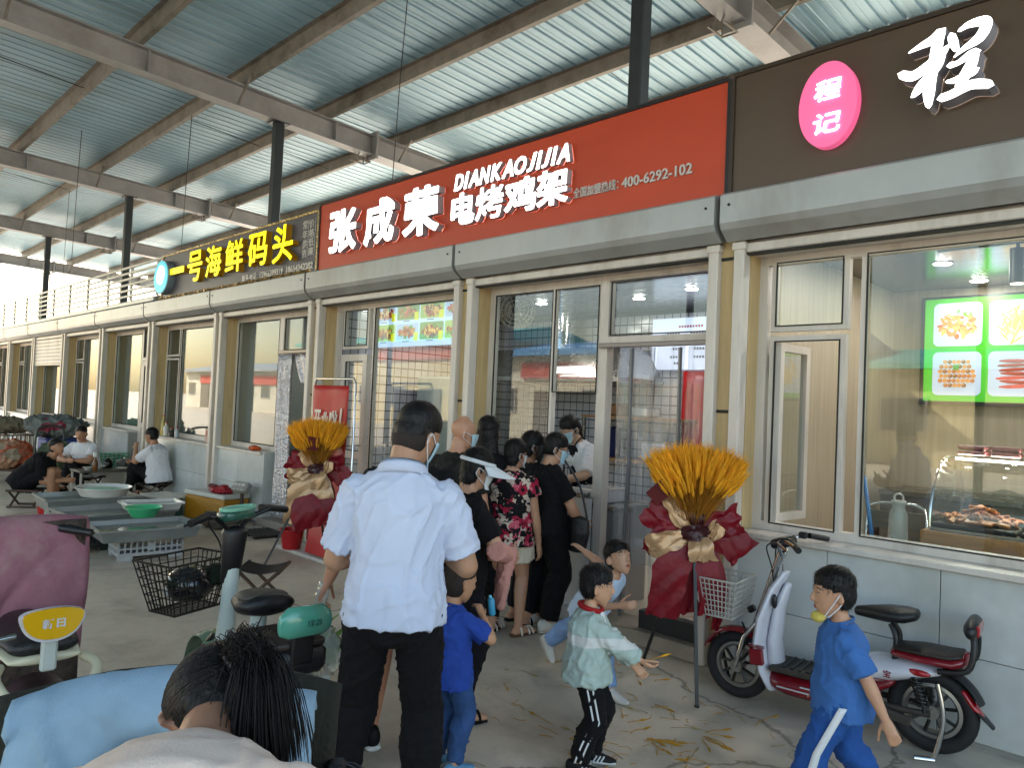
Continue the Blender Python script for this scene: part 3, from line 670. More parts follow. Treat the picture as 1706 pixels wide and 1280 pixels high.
for i, st in enumerate(ST):
    pts = catmull([(x, y, r) for x, y, r in st], 6); q = []
    def xz(x, y): return (x, y)
    Lp, Rp = [], []
    for j, p_ in enumerate(pts):
        d = pts[min(j+1, len(pts)-1)]-pts[max(j-1, 0)]; d = Vector((d.x, d.y)).normalized(); nn = Vector((-d.y, d.x)); r = p_.z
        Lp.append((p_.x+nn.x*r, p_.y+nn.y*r)); Rp.append((p_.x-nn.x*r, p_.y-nn.y*r))
    e0 = pts[0]-pts[1]; e0 = Vector((e0.x, e0.y)).normalized(); e1 = pts[-1]-pts[-2]; e1 = Vector((e1.x, e1.y)).normalized()
    poly = [(pts[0].x+e0.x*pts[0].z, pts[0].y+e0.y*pts[0].z)]+Lp+[(pts[-1].x+e1.x*pts[-1].z, pts[-1].y+e1.y*pts[-1].z)]+Rp[::-1]
    b = MB(); k = len(Lp); yf = SY-.1-.0012*i; m_ = []
    XZ = [xz(*p_) for p_ in poly]
    front = [(x, yf, z) for x, z in XZ]; back = [(x, SY-.003, z) for x, z in XZ]; n = len(XZ)
    fs = [(0, 1, n-1)]+[(1+j, 2+j, n-2-j, n-1-j) for j in range(k-1)]+[(k, k+1, k+2)]
    b.add(front+back, fs+[tuple(v+n for v in f[::-1]) for f in fs]+[(j, (j+1) % n, (j+1) % n+n, j+n) for j in range(n)])
    me = rel(b, bro).mesh('stroke'); b.fixn(me); me.materials.append(LW); me.materials.append(LSIDE)
    for p_ in me.polygons: p_.material_index = 0 if abs(p_.normal.y) > .8 else 1
    o = bpy.data.objects.new('stroke', me); COL.objects.link(o); o.parent = bro
# crumpled foil along the brown sign's top edge
for bd, x0, x1, zt_ in ((lef, -12.0, -7.4, 3.0),):
    rows = []
    for j in range(3): rows.append([(x0+(x1-x0)*t/90, SY-.03-.02*j+random.uniform(-.006, .006), zt_-.02+.02*j*random.uniform(.6, 1)+random.uniform(-.003, .003)) for t in range(91)])
    b = MB(); b.slab(rows, .003); part(b, 'foil_edge', GOLD, bd)
# railing on the roof edge, left ----------------------------------
rl = thing('roof_railing', 'white slatted metal railing along the roof edge at far left', 'railing', (-20, 4.3, 3.12))
RLM = M('railing_white', '#c4c2bb', .45, .1, .1, 3)
for i in range(6):
    b = MB(); z = 3.17+i*.1; b.bx(-33, -12.05, 4.24, 4.265, z, z+.035); part(b, 'rail', RLM, rl)
for x in np.arange(-32.5, -12, 1.25): b = MB(); b.bx(x, x+.05, 4.27, 4.31, 3.12, 3.73); part(b, 'post', RLM, rl)
# ================================================================ people
SKIN = {}
def skin(key='#b98a6c'):
    if key not in SKIN: SKIN[key] = M('skin_'+key[1:], key, .5, 0, .1, 14, .04, 220, sub=.12)
    return SKIN[key]
HAIRM = M('black_hair', '#100c0b', .5, 0, .4, 30, .25, 90, stretch=(1.5, 1.5, .25), spec=.3)
def cloth(name, col, rough=.85, var=.1, scale=5, bump=.12, bscale=220, **k): return M('cloth_'+name, col, rough, 0, var, scale, bump, bscale, spec=.25, **k)
def remesh(b, vox, smooth=3, name='m'):
    me = b.mesh('tmp'); b.fixn(me)
    o = bpy.data.objects.new('tmp', me); COL.objects.link(o)
    md = o.modifiers.new('r', 'REMESH'); md.mode = 'VOXEL'; md.voxel_size = vox; md.adaptivity = 0
    if smooth: sm = o.modifiers.new('s', 'SMOOTH'); sm.factor = .5; sm.iterations = smooth
    dg = bpy.context.evaluated_depsgraph_get(); r = bpy.data.meshes.new_from_object(o.evaluated_get(dg)); r.name = name
    bpy.data.objects.remove(o); bpy.data.meshes.remove(me)
    return r
def wrinkle(me, amp, freq=(9, 9, 5), seed=0., fold=0.):
    n = len(me.vertices); co = np.empty(n*3); me.vertices.foreach_get('co', co); co = co.reshape(-1, 3)
    no = np.empty(n*3); me.vertices.foreach_get('normal', no); no = no.reshape(-1, 3)
    d = np.empty(n); fx, fy, fz = freq; nz = noise.noise
    for i in range(n):
        x, y, z = co[i]
        p = Vector((x*fx+seed, y*fy, z*fz)); w = nz(p*.6)
        d[i] = .6*w
        if fold:
            q = Vector((x*fx*1.5+z*fz*.5*w+seed, y*fy*1.5, z*fz*.8+w*1.6)); r = 1-min(1, abs(nz(q))*3.2)
            q2 = Vector((x*fx*1.1-z*fz*1.7, y*fy*2.1+seed, z*fz*2.3+w)); r2 = 1-min(1, abs(nz(q2))*3.6)
            d[i] += fold*(r*r*.9+r2*r2*.55-.45)
    me.vertices.foreach_set('co', (co+no*(d*amp)[:, None]).ravel()); me.update()
def strands(me, crown, mat, parent, ln, count):
    rn = random.Random(len(me.vertices)); P = me.polygons; b = MB(); n = len(P)
    for _ in range(count):
        f = P[rn.randrange(n)]; p = f.center.copy(); nn = f.normal.copy(); t = p-crown; t = t-nn*t.dot(nn)+Vector((0, 0, -.02)); t = t-nn*t.dot(nn)
        if t.length < 1e-4: continue
        t = (t.normalized()+Vector((rn.gauss(0, .25), rn.gauss(0, .25), rn.gauss(0, .2)))).normalized(); s = t.cross(nn).normalized()*.0009; L = ln*rn.uniform(.5, 1.2)
        p = p-nn*.001; lf_ = 1 if ln < .03 else .22; m_ = p+t*L*.5+nn*L*.16*lf_; e = p+t*L+nn*L*rn.uniform(.0, .3)*lf_
        b.add([p-s, p+s, m_+s*.8, m_-s*.8, e], [(0, 1, 2, 3), (3, 2, 4)])
    me2 = b.mesh('hair_strands'); o = link('hair_strands', me2, mat, parent, 179); o['kind'] = 'stuff'
def ik(a, t, l1, l2, pole):
    a = Vector(a); t = Vector(t); d = t-a; L = min(d.length, (l1+l2)*.999); d.normalize(); t = a+d*L
    x = (l1*l1-l2*l2+L*L)/(2*L); h = math.sqrt(max(l1*l1-x*x, 0)); p = Vector(pole); p = p-d*p.dot(d)
    p = p.normalized() if p.length > 1e-6 else d.orthogonal().normalized()
    return a+d*x+p*h, t
def rotx(v, a): return Matrix.Rotation(a, 3, 'X') @ Vector(v)
X_, Y_, Z_ = Vector((1, 0, 0)), Vector((0, 1, 0)), Vector((0, 0, 1))
def fingers(b, W, d, n, H, side, curl=.5, spread=.12):
    """a palm and five fingers: wrist W, hand direction d, palm normal n (towards the palm), side +1 when the thumb is on +s"""
    d = d.normalized(); n = (n-d*n.dot(d)).normalized(); s = d.cross(n).normalized()*side
    pl = .056*H; pw = .0225*H
    b.loft([(W-d*.004*H, s*.016*H, n*.0125*H), (W+d*pl*.4, s*pw*.95, n*.0125*H), (W+d*pl, s*pw, n*.0105*H)], 10)
    for i, (o, ln) in enumerate(((.75, .041), (.26, .046), (-.24, .043), (-.72, .034))):
        p = W+d*pl*.97+s*pw*o; v = (d+s*o*spread).normalized(); r = .0062*H
        for j, (f, rr) in enumerate(((.42, .95), (.32, .88), (.26, .75))):
            c = curl*(.45+.4*j); v2 = (v*math.cos(c)+n*math.sin(c)).normalized(); q = p+v2*ln*f*H; b.cone(p, r*(1 if j == 0 else .93), q, r*rr, 8); p = q; v = v2
    p = W+d*pl*.22+s*pw*.8+n*.004*H; v = (d*.75+s*.62+n*.35).normalized(); r = .0072*H
    for j, f in enumerate((.026, .022, .018)):
        q = p+v*f*H; b.cone(p, r, q, r*.88, 8); p = q; r *= .9; v = (v*.9+d*.25+n*.12*curl).normalized()
def human(label, loc, face, H=1.7, child=0., fat=1., pel=None, lean=0., bend=0., side=0., head=(0, 0, 0), twist=0.,
          handL=None, handR=None, elL=(-.4, -1, -.3), elR=(.4, -1, -.3), footL=None, footR=None, knL=(0, 1, 0), knR=(0, 1, 0), toeL=0., toeR=0.,
          skinc='#b98a6c', shirt=None, pants=None, shoes=None, hair='short', mask=None, curlL=.6, curlR=.6, palmL=None, palmR=None, vox=.0075, face_detail=False, feet_bare=False, group=None, hairmat=None):
    """face: heading in degrees (0 looks along +y, positive turns to -x). Positions in the person's own frame: x right, y forward, z up."""
    root = thing('person', label, 'person', loc, math.radians(face), group)
    hh = H*(.134+.052*child); hipz = H*(.52-.035*child)
    P_ = Vector(pel) if pel else Vector((0, 0, hipz+.012*H))
    th = H*(.245-.012*child); sh = H*(.245-.018*child); la, lf = .172*H*(1-.06*child), .148*H*(1-.06*child)
    d1 = Matrix.Rotation(math.radians(side), 3, 'Y') @ rotx(Z_, -math.radians(lean)); d2 = Matrix.Rotation(math.radians(side*1.2), 3, 'Y') @ rotx(Z_, -math.radians(lean+bend))
    SX = Matrix.Rotation(math.radians(twist), 3, 'Z') @ X_; F1 = d1.cross(-X_).normalized()*1.; F1 = X_.cross(d1)*-1; F1 = d1.cross(X_)*-1; F1 = Vector(Z_.cross(X_)) if False else (X_.cross(d1))*-1
    F1 = d1.cross(X_).normalized(); F2 = d2.cross(SX).normalized()
    if F1.y < 0 and abs(F1.y) > abs(F1.z): F1 = -F1
    if F2.y < 0 and abs(F2.y) > abs(F2.z): F2 = -F2
    F1 = (Y_-d1*Y_.dot(d1)).normalized(); F2 = (Matrix.Rotation(math.radians(twist), 3, 'Z') @ Y_); F2 = (F2-d2*F2.dot(d2)).normalized(); SX = (-d2.cross(F2)).normalized()*1.
    if SX.x < 0: SX = -SX
    tl = H*(.29-.02*child)
    wa = P_+d1*tl*.27; ch = wa+d1*tl*.12+d2*tl*.28; nk = ch+d2*tl*.33
    shL, shR = nk-d2*.060*H-SX*.099*H*(1-.1*child), nk-d2*.060*H+SX*.099*H*(1-.1*child)
    fb = fat
    tors = [(P_-d1*.045*H, X_*.068*H*fb, F1*.056*H*fb), (P_+d1*.01*H, X_*.088*H*fb, F1*.066*H*fb), (wa, X_*.078*H*fb, F1*.058*H*fb), (ch, SX*.092*H*fb, F2*.066*H*fb), (nk-d2*.062*H, SX*.1*H, F2*.062*H*fb), (nk-d2*.03*H, SX*.072*H, F2*.046*H), (nk-d2*.004*H, SX*.04*H, F2*.036*H)]
    b = MB(); b.loft(tors, 18)
    hy, hp, hr = [math.radians(a) for a in head]
    HR = Matrix.Rotation(hy, 3, 'Z') @ Matrix.Rotation(-hp, 3, 'X') @ Matrix.Rotation(hr, 3, 'Y')
    hx, hf, hu = HR @ X_, HR @ Y_, HR @ Z_
    hb = nk+d2*.020*H+Vector((0, .008*H, 0))     # top of neck
    hc = hb+hu*hh*.40+hf*hh*.10
    b.cone(nk-d2*.02*H, .036*H*(1-.12*child), hb+hu*hh*.12, .033*H*(1-.1*child))
    st = [(-.475, .2, .1, .08), (-.42, .165, .17, .15), (-.3, .105, .245, .26), (-.15, .05, .295, .345), (0, .01, .325, .395), (.14, -.015, .34, .415), (.27, -.03, .32, .39), (.37, -.035, .26, .32), (.45, -.035, .165, .21)]
    b.loft([(hc+hu*z*hh+hf*y*hh, hx*rx*hh, hf*ry*hh) for z, y, rx, ry in st], 22)
    b.cone(hc+hf*.385*hh+hu*.03*hh, .035*hh, hc+hf*.44*hh-hu*.13*hh, .055*hh, 10); b.ell(hc+hf*.42*hh-hu*.145*hh, [hx*.075*hh, hf*.05*hh, hu*.045*hh], 10, 6)
    b.ell(hc+hf*.345*hh-hu*.275*hh, [hx*.11*hh, hf*.055*hh, hu*.05*hh], 10, 6)
    b.ell(hc+hf*.33*hh+hu*.075*hh, [hx*.24*hh, hf*.075*hh, hu*.045*hh], 12, 6)
    for s in (-1, 1): b.ell(hc+hx*s*.36*hh-hf*.045*hh-hu*.06*hh, [(hx*s*.75-hf*.66).normalized()*.085*hh, (hf*.75+hx*s*.66).normalized()*.034*hh, hu*.125*hh], 10, 8)
    J = {}
    for s, key, shp, tgt, pole, curl, palm in ((-1, 'L', shL, handL, elL, curlL, palmL), (1, 'R', shR, handR, elR, curlR, palmR)):
        tgt = Vector(tgt) if tgt is not None else shp+Vector((s*.045*H, .03*H, -.31*H))
        el, wr = ik(shp, tgt, la, lf, pole); J['sh'+key], J['el'+key], J['wr'+key] = shp, el, wr
        b.cone(shp, .030*H*fb**.5, el, .0250*H*fb**.5); fd = (wr-el).normalized(); b.cone(el, .0255*H*fb**.5, el+fd*lf*.3, .0265*H*fb**.5); b.cone(el+fd*lf*.3, .0262*H*fb**.5, wr, .0165*H)
        pn = Vector(palm) if palm is not None else Vector((-s, .25, 0))
        fingers(b, wr, fd, pn, H*(1+.05*child), (1 if (fd.cross(pn)).dot(Y_ if abs(fd.z) > .5 else Z_) > 0 else -1), curl)
    for s, key, tgt, pole, toe in ((-1, 'L', footL, knL, toeL), (1, 'R', footR, knR, toeR)):
        hip = P_+X_*s*.05*H*fb**.5-Z_*.015*H
        tgt = Vector(tgt) if tgt is not None else Vector((s*.06*H, 0, .045*H))
        kn, an = ik(hip, tgt, th, sh, pole); J['hip'+key], J['kn'+key], J['an'+key] = hip, kn, an
        b.cone(hip, .05*H*fb, kn, .0335*H*fb**.5); dd = (an-kn).normalized(); bk = -(Vector(pole)-dd*Vector(pole).dot(dd)).normalized()
        b.cone(kn, .0325*H*fb**.5, kn+dd*sh*.3+bk*.012*H, .034*H*fb**.5); b.cone(kn+dd*sh*.3+bk*.012*H, .0335*H*fb**.5, an, .0215*H)
        tf = Matrix.Rotation(math.radians(toe), 3, 'Z') @ Y_
        # feet point along the shin's forward when the leg is lifted
        up = -dd if abs(dd.z) > .35 else Z_
        tf = (tf-up*tf.dot(up)).normalized(); if_flat = an.z < .09*H
        if if_flat: tf = Vector((tf.x, tf.y, 0)).normalized(); up = Z_
        J['foot'+key] = (an, tf, up)
        b.loft([(an-tf*.028*H-up*.022*H, tf.cross(up)*.02*H, up*.02*H), (an+tf*.03*H-up*.018*H, tf.cross(up)*.024*H, up*.02*H), (an+tf*.085*H-up*.028*H, tf.cross(up)*.027*H, up*.012*H), (an+tf*.108*H-up*.031*H, tf.cross(up)*.021*H, up*.008*H)], 12)
    me = remesh(b, vox, 3, 'body'); body = link('body', me, skin(skinc), root, 179)
    # ---- clothes
    if shirt:
        e = shirt.get('ease', .02); hem = shirt.get('hem', .07); sl = shirt.get('sleeve', .75); q = MB()
        lo = P_-d1*hem*H; m_ = shirt.get('flare', 1.)
        top = shirt.get('neck', 0.)
        s_ = [(lo, X_*(.096*H*fb+e+.01)*m_, F1*(.076*H*fb+e+.012)*m_), (P_+d1*.02*H, X_*(.093*H*fb+e+.008), F1*(.073*H*fb+e+.01)), (wa, X_*(.083*H*fb+e*1.2), F1*(.063*H*fb+e*1.1)), (ch, SX*(.094*H*fb+e), F2*(.068*H*fb+e)), (nk-d2*.062*H, SX*(.1*H+e*.6), F2*(.062*H*fb+e*.8)), (nk-d2*.03*H, SX*(.076*H+e*.4), F2*(.048*H+e*.6)), (nk-d2*(.008-top)*H, SX*(.043*H+e*.25), F2*(.04*H+e*.3))]
        q.loft(s_, 22, dome=False)
        for k, s in (('L', -1), ('R', 1)):
            a, c, w_ = J['sh'+k], J['el'+k], J['wr'+k]; r = .031*H*fb**.5+e*.3; se = shirt.get('sl_ease', e)
            if sl > 0: 
                t = min(sl, 1); p1 = a.lerp(c, t); u1 = (c-a).normalized(); ax = u1.orthogonal().normalized(); ay = u1.cross(ax)
                q.loft([(a, ax*r, ay*r), (a.lerp(p1, .6), ax*(.031*H+se*.75), ay*(.031*H+se*.75)), (p1, ax*(.029*H*fb**.5+se), ay*(.029*H*fb**.5+se))], 14, dome=False); q.ell(a, (r, r, r), 12, 8)
            if sl > 1:
                p2 = c.lerp(w_, sl-1); q.cone(c, .028*H+se, c.lerp(p2, .5), .026*H+se); q.cone(c.lerp(p2, .5), .026*H+se, p2, .019*H+se*.8)
        sm = remesh(q, shirt.get('vox', .0085), shirt.get('smooth', 3), 'shirt'); wrinkle(sm, shirt.get('wr', .011), shirt.get('freq', (10, 10, 7)), random.random()*50, shirt.get('fold', .8))
        J['shirt'] = link(shirt.get('name', 'shirt'), sm, shirt['mat'], root, 179)
        if shirt.get('collar'):
            cb = MB(); c0 = nk-d2*.018*H; rows = []
            for hgt, rr in ((0, 1.12), (.012, 1.1), (.03, 1.03), (.02, 1.16), (.002, 1.24)):
                rows.append([c0+d2*hgt*H+SX*(.043*H+.006)*rr*math.cos(t)+F2*((.041*H+.006)*rr*math.sin(t)+.002)+d2*(-.022*H*(1+math.sin(t))*.5) for t in [PI/2+.25+(2*PI-.5)*j/28 for j in range(29)]])
            cb.slab(rows, .003); cb.build('collar', shirt['mat'], J['shirt'], 179)
    if pants:
        e = pants.get('ease', .015); ln = pants.get('len', 1.92); q = MB()
        q.loft([(P_-d1*.06*H, X_*(.06*H*fb+e), F1*(.06*H*fb+e)), (P_, X_*(.089*H*fb+e), F1*(.068*H*fb+e)), (P_+d1*.055*H, X_*(.082*H*fb+e), F1*(.061*H*fb+e))], 18)
        for k in 'LR':
            a, c, w_ = J['hip'+k], J['kn'+k], J['an'+k]; pe = pants.get('leg', e); t = min(ln, 1); p1 = a.lerp(c, t); u1 = (c-a).normalized(); ax = u1.orthogonal().normalized(); ay = u1.cross(ax)
            r1 = (.05-.0165*t)*H*fb**.5+pe*(1.25 if ln <= 1 else 1)
            q.loft([(a, ax*(.053*H*fb+e), ay*(.053*H*fb+e)), (a.lerp(p1, .55), ax*((.05-.0165*t*.55)*H*fb**.5+pe), ay*((.05-.0165*t*.55)*H*fb**.5+pe)), (p1, ax*r1, ay*r1)], 16, dome=False)
            if ln > 1: p2 = c.lerp(w_, ln-1); u2 = (p2-c).normalized(); pk = Vector(knL if k == 'L' else knR); bk = -(pk-u2*pk.dot(u2)).normalized(); cm = c.lerp(p2, .38)+bk*.012*H; q.cone(c, .036*H*fb**.5+pe, cm, .0365*H*fb**.5+pe); ax = u2.orthogonal().normalized(); ay = u2.cross(ax); q.loft([(cm, ax*(.035*H*fb**.5+pe), ay*(.035*H*fb**.5+pe)), (p2, ax*(.024*H+pe*1.1), ay*(.026*H+pe*1.1))], 14, dome=False)
        pm = remesh(q, pants.get('vox', .009), 3, 'trousers'); wrinkle(pm, pants.get('wr', .010), (9, 9, 8), random.random()*50, .8)
        J['pants'] = link(pants.get('name', 'trousers'), pm, pants['mat'], root, 179)
    if shoes:
        for k in 'LR':
            an, tf, up = J['foot'+k]; s_ = tf.cross(up); q = MB(); kind = shoes.get('kind', 'sneaker'); z0 = -.045*H
            if kind == 'sandal':
                so = MB(); so.loft([(an-tf*.04*H+up*(z0+.008*H), s_*.02*H, up*.011*H), (an-tf*.01*H+up*(z0+.008*H), s_*.025*H, up*.011*H), (an+tf*.06*H+up*(z0+.006*H), s_*.03*H, up*.009*H), (an+tf*.105*H+up*(z0+.006*H), s_*.025*H, up*.008*H)], 14)
                sho = so.build('sandal', shoes['sole'], root, 60)
                for o_ in (.075, .05, .0):
                    st_ = MB(); pts = [an+tf*o_*H+s_*(.031*math.cos(t))*H+up*((-.036+.038*math.sin(t)*(.75 if o_ > .03 else 1.15))*H) for t in np.linspace(0, PI, 12)]
                    st_.tube(pts, .0052*H, 6); st_.build('strap', shoes['mat'], sho, 60)
            else:
                q.loft([(an-tf*.038*H-up*.01*H, s_*.021*H, up*.03*H), (an+tf*.005*H-up*.008*H, s_*.026*H, up*.033*H), (an+tf*.05*H-up*.02*H, s_*.028*H, up*.022*H), (an+tf*.095*H-up*.029*H, s_*.027*H, up*.015*H), (an+tf*.12*H-up*.033*H, s_*.018*H, up*.01*H)], 16)
                sm = remesh(q, .007, 2, 'shoe'); sho = link('shoe', sm, shoes['mat'], root, 179)
                so = MB(); so.loft([(an-tf*.045*H+up*(z0+.0085*H), s_*.021*H, up*.0085*H), (an+tf*.0*H+up*(z0+.0085*H), s_*.027*H, up*.0085*H), (an+tf*.07*H+up*(z0+.008*H), s_*.031*H, up*.008*H), (an+tf*.118*H+up*(z0+.0085*H), s_*.023*H, up*.0075*H)], 18); so.build('sole', shoes['sole'], sho, 60)
                if shoes.get('stripe'):
                    for o_ in (.0, .018, .036):
                        for sd in (-1, 1):
                            st_ = MB(); st_.tube([an+tf*(o_+.012)*H+s_*sd*.0295*H+up*(-.032*H), an+tf*(o_+.03)*H+s_*sd*.024*H+up*(-.003*H)], .0042*H, 5); st_.build('stripe', shoes['stripe'], sho)
    # ---- hair
    if hair:
        q = MB(); hm = hairmat or HAIRM
        if hair in ('short', 'crop', 'bob', 'long', 'pony', 'boy', 'combed'):
            f0 = -.045 if hair != 'boy' else -.035; g = {'crop': .985, 'boy': .99, 'short': 1.0}.get(hair, 1.03)
            q.ell(hc+hf*f0*hh+hu*.215*hh, [hx*.365*g*hh, hf*.43*g*hh, hu*.385*g*hh], 26, 16); q.ell(hc-hf*.165*hh+hu*.0*hh, [hx*.335*g*hh, hf*.29*g*hh, hu*(.36 if hair != 'crop' else .33)*g*hh], 22, 14)
            if hair == 'boy': q.ell(hc+hf*.2*hh+hu*.35*hh, [hx*.27*hh, hf*.17*hh, hu*.13*hh], 18, 10)
        if hair in ('bob', 'pony'): q.ell(hc-hf*.1*hh+hu*.05*hh, [hx*.385*hh, hf*.36*hh, hu*.4*hh], 24, 14)
        if hair == 'bob': q.ell(hc-hf*.17*hh-hu*.22*hh, [hx*.33*hh, hf*.25*hh, hu*.36*hh], 20, 12)
        if hair == 'pony':
            a = hc-hf*.42*hh+hu*.02*hh; pts = [a, a-hf*.12*hh-hu*.12*hh, a-hf*.08*hh-hu*.45*hh, a-hf*.02*hh-hu*.85*hh]; rs = [.1, .13, .12, .03]
            for (p0, r0), (p1, r1) in zip(zip(pts, rs), zip(pts[1:], rs[1:])): q.cone(p0, r0*hh, p1, r1*hh)
        if hair == 'long':
            q.ell(hc-hf*.12*hh-hu*.1*hh, [hx*.4*hh, hf*.36*hh, hu*.55*hh], 24, 14)
            q.loft([(hc-hf*.2*hh-hu*.2*hh, hx*.4*hh, hf*.25*hh), (hc-hf*.26*hh-hu*.9*hh, hx*.46*hh, hf*.2*hh), (hc-hf*.3*hh-hu*1.6*hh, hx*.4*hh, hf*.13*hh), (hc-hf*.3*hh-hu*1.95*hh, hx*.25*hh, hf*.06*hh)], 22)
        if hair == 'crop':
            fq = MB(); fq.ell(hc-hf*.13*hh-hu*.07*hh, [hx*.334*hh, hf*.30*hh, hu*.36*hh], 22, 14); fq.ell(hc-hf*.05*hh+hu*.1*hh, [hx*.347*hh, hf*.33*hh, hu*.3*hh], 22, 14); fm = remesh(fq, .0075, 2); link('hair_fade', fm, M('faded_hair', '#251a16', .8, 0, .25, 60), root, 179)
        hme = remesh(q, .0065, 2, 'hair'); wrinkle(hme, .0035 if hair not in ('crop',) else .0015, (60, 60, 14), random.random()*40, .8); J['hair'] = link('hair', hme, hm, root, 179)
        if hair != 'combed': strands(hme, (hc+hu*.5*hh-hf*.12*hh) if hair != 'pony' else (hc+hu*.3*hh+hf*.45*hh), hm, J['hair'], {'crop': .010, 'boy': .022, 'short': .022}.get(hair, .045), 2600 if hair in ('crop', 'boy', 'short') else 2200)
    # ---- mask with ear loops
    if mask:
        rows = []
        for z in np.linspace(-.47, .0, 9):
            k = (z+.47)/.47; w_ = .3+.0*k; row = []
            for t in np.linspace(-1.12, 1.12, 15):
                zz = z; i = max(j for j in range(len(st)) if st[j][0] <= max(zz, -.4749)); s0, s1 = st[i], st[min(i+1, len(st)-1)]; u = 0 if s1 is s0 else (zz-s0[0])/(s1[0]-s0[0])
                yc, rx, ry = [s0[m]+(s1[m]-s0[m])*u for m in (1, 2, 3)]; rx = max(rx, .22); ry = max(ry, .2); bul = .055+.06*math.exp(-(t/.35)**2)*(.35+.65*k)
                row.append(hc+hu*zz*hh+hf*(yc+(ry+bul)*math.cos(t))*hh+hx*(rx+.03)*math.sin(t)*hh)
            rows.append(row)
        q = MB(); q.slab(rows, .003); mk = q.build('face_mask', mask, root, 179)
        for s in (-1, 1):
            ear = hc+hx*s*.375*hh-hf*.07*hh-hu*.05*hh
            q = MB(); e0 = rows[-2][0 if s < 0 else -1]; e1 = rows[2][0 if s < 0 else -1]
            q.tube(catmull([e0, ear+hu*.1*hh+hf*.03*hh, ear-hf*.02*hh, ear-hu*.1*hh, e1], 4), .0013+.0005*H, 5); q.build('ear_loop', M('mask_loop', '#d9dbe0', .7), mk, 60)
    if face_detail:
        for s in (-1, 1):
            e = hc+hx*s*.148*hh+hf*.338*hh+hu*.01*hh
            q = MB(); q.ell(e, [hx*.05*hh, hf*.03*hh, hu*.015*hh], 10, 6); ey = q.build('eye', M('eye_white', '#cfc8c0', .3), body, 179)
            q = MB(); q.ell(e+hf*.011*hh, [hx*.024*hh, hf*.021*hh, hu*.018*hh], 8, 6); q.build('iris', M('iris_dark', '#120c09', .2), body, 179)
            q = MB(); q.tube(catmull([e+hx*s*-.07*hh+hu*.1*hh+hf*.03*hh, e+hu*.125*hh+hf*.025*hh, e+hx*s*.085*hh+hu*.095*hh-hf*.03*hh], 4), .011*hh, 5); q.build('eyebrow', HAIRM, body, 179)
            q = MB(); q.tube([e+hx*s*-.055*hh+hu*.018*hh+hf*.012*hh, e+hu*.03*hh+hf*.018*hh, e+hx*s*.06*hh+hu*.012*hh], .006*hh, 5); q.build('eyelid', HAIRM, body, 179)
        if not mask: q = MB(); q.ell(hc+hf*.375*hh-hu*.27*hh, [hx*.085*hh, hf*.03*hh, hu*.026*hh], 10, 6); q.ell(hc+hf*.37*hh-hu*.305*hh, [hx*.07*hh, hf*.03*hh, hu*.028*hh], 10, 6); q.build('lips', M('lips', '#8f4f48', .45), body, 179)
    J.update(hc=hc, hx=hx, hf=hf, hu=hu, hh=hh, nk=nk, d2=d2, SX=SX, F2=F2, ch=ch, wa=wa, P=P_, F1=F1, body=body, root=root, H=H, st=st)
    return J
def WL(loc, face, p):
    """world point to a person's own frame"""
    a = math.radians(face); d = Vector(p)-Vector(loc); return (d.x*math.cos(a)+d.y*math.sin(a), -d.x*math.sin(a)+d.y*math.cos(a), d.z)
def pattern(name, cols, scale, kind='voronoi', rough=.8, pos=None):
    m = bpy.data.materials.new(name); m.use_nodes = True; t = m.node_tree; N = t.nodes; L = t.links; p = N['Principled BSDF']
    tc = N.new('ShaderNodeTexCoord'); nz = N.new('ShaderNodeTexNoise'); nz.inputs['Scale'].default_value = scale*.9; nz.inputs['Detail'].default_value = 3
    L.new(tc.outputs['Object'], nz.inputs['Vector'])
    ad = N.new('ShaderNodeMix'); ad.data_type = 'RGBA'; ad.blend_type = 'LINEAR_LIGHT'; ad.inputs['Factor'].default_value = .09
    L.new(tc.outputs['Object'], ad.inputs['A']); L.new(nz.outputs['Color'], ad.inputs['B'])
    if kind == 'voronoi':
        v = N.new('ShaderNodeTexVoronoi'); v.inputs['Scale'].default_value = scale; L.new(ad.outputs['Result'], v.inputs['Vector'])
        sp = N.new('ShaderNodeSeparateColor'); L.new(v.outputs['Color'], sp.inputs[0]); src = sp.outputs[0]
    else: n2 = N.new('ShaderNodeTexNoise'); n2.inputs['Scale'].default_value = scale; n2.inputs['Detail'].default_value = 2; L.new(ad.outputs['Result'], n2.inputs['Vector']); src = n2.outputs['Fac']
    r = N.new('ShaderNodeValToRGB'); r.color_ramp.interpolation = 'CONSTANT'; e = r.color_ramp.elements
    while len(e) < len(cols): e.new(.5)
    for i, c in enumerate(cols): e[i].position = (pos[i] if pos else i/len(cols)); e[i].color = (*C(c), 1)
    L.new(src, r.inputs[0]); L.new(r.outputs[0], p.inputs['Base Color']); p.inputs['Roughness'].default_value = rough; p.inputs['Specular IOR Level'].default_value = .25
    return m
MASKB = cloth('mask_blue', '#a8c8d6', .8, .04); MASKW = cloth('mask_white', '#d5d9dc', .8, .04)
LBLUE = cloth('pale_blue_shirt', '#c2c9dd', .7, .05, 4, .08); BLACK = cloth('black', '#0d0c0f', .85, .2); BLACK2 = cloth('soft_black', '#15141a', .9, .2)
WHT = cloth('white_tee', '#d8d6da', .8, .05); ROYAL = cloth('royal_blue', '#26469a', .85, .16, 9); TRK = cloth('track_blue', '#245296', .8, .16, 9); TRT = cloth('tee_blue', '#3c69a6', .85, .16, 9)
JEAN = cloth('denim', '#33507e', .9, .25, 12, .2); JEANL = cloth('pale_denim', '#7d9cc8', .9, .2, 10, .2); CREAMC = cloth('cream_tee', '#e4cfc0', .85, .05, 4, .1); BEIGEC = cloth('beige_shorts', '#cfc3b0', .85, .06)
MINT = cloth('mint_jacket', '#a9b9b2', .6, .12, 9); PALEB = cloth('pale_sky', '#b9cbe0', .8, .06); PINKC = cloth('pink_sleeve', '#c98f84', .8, .08)
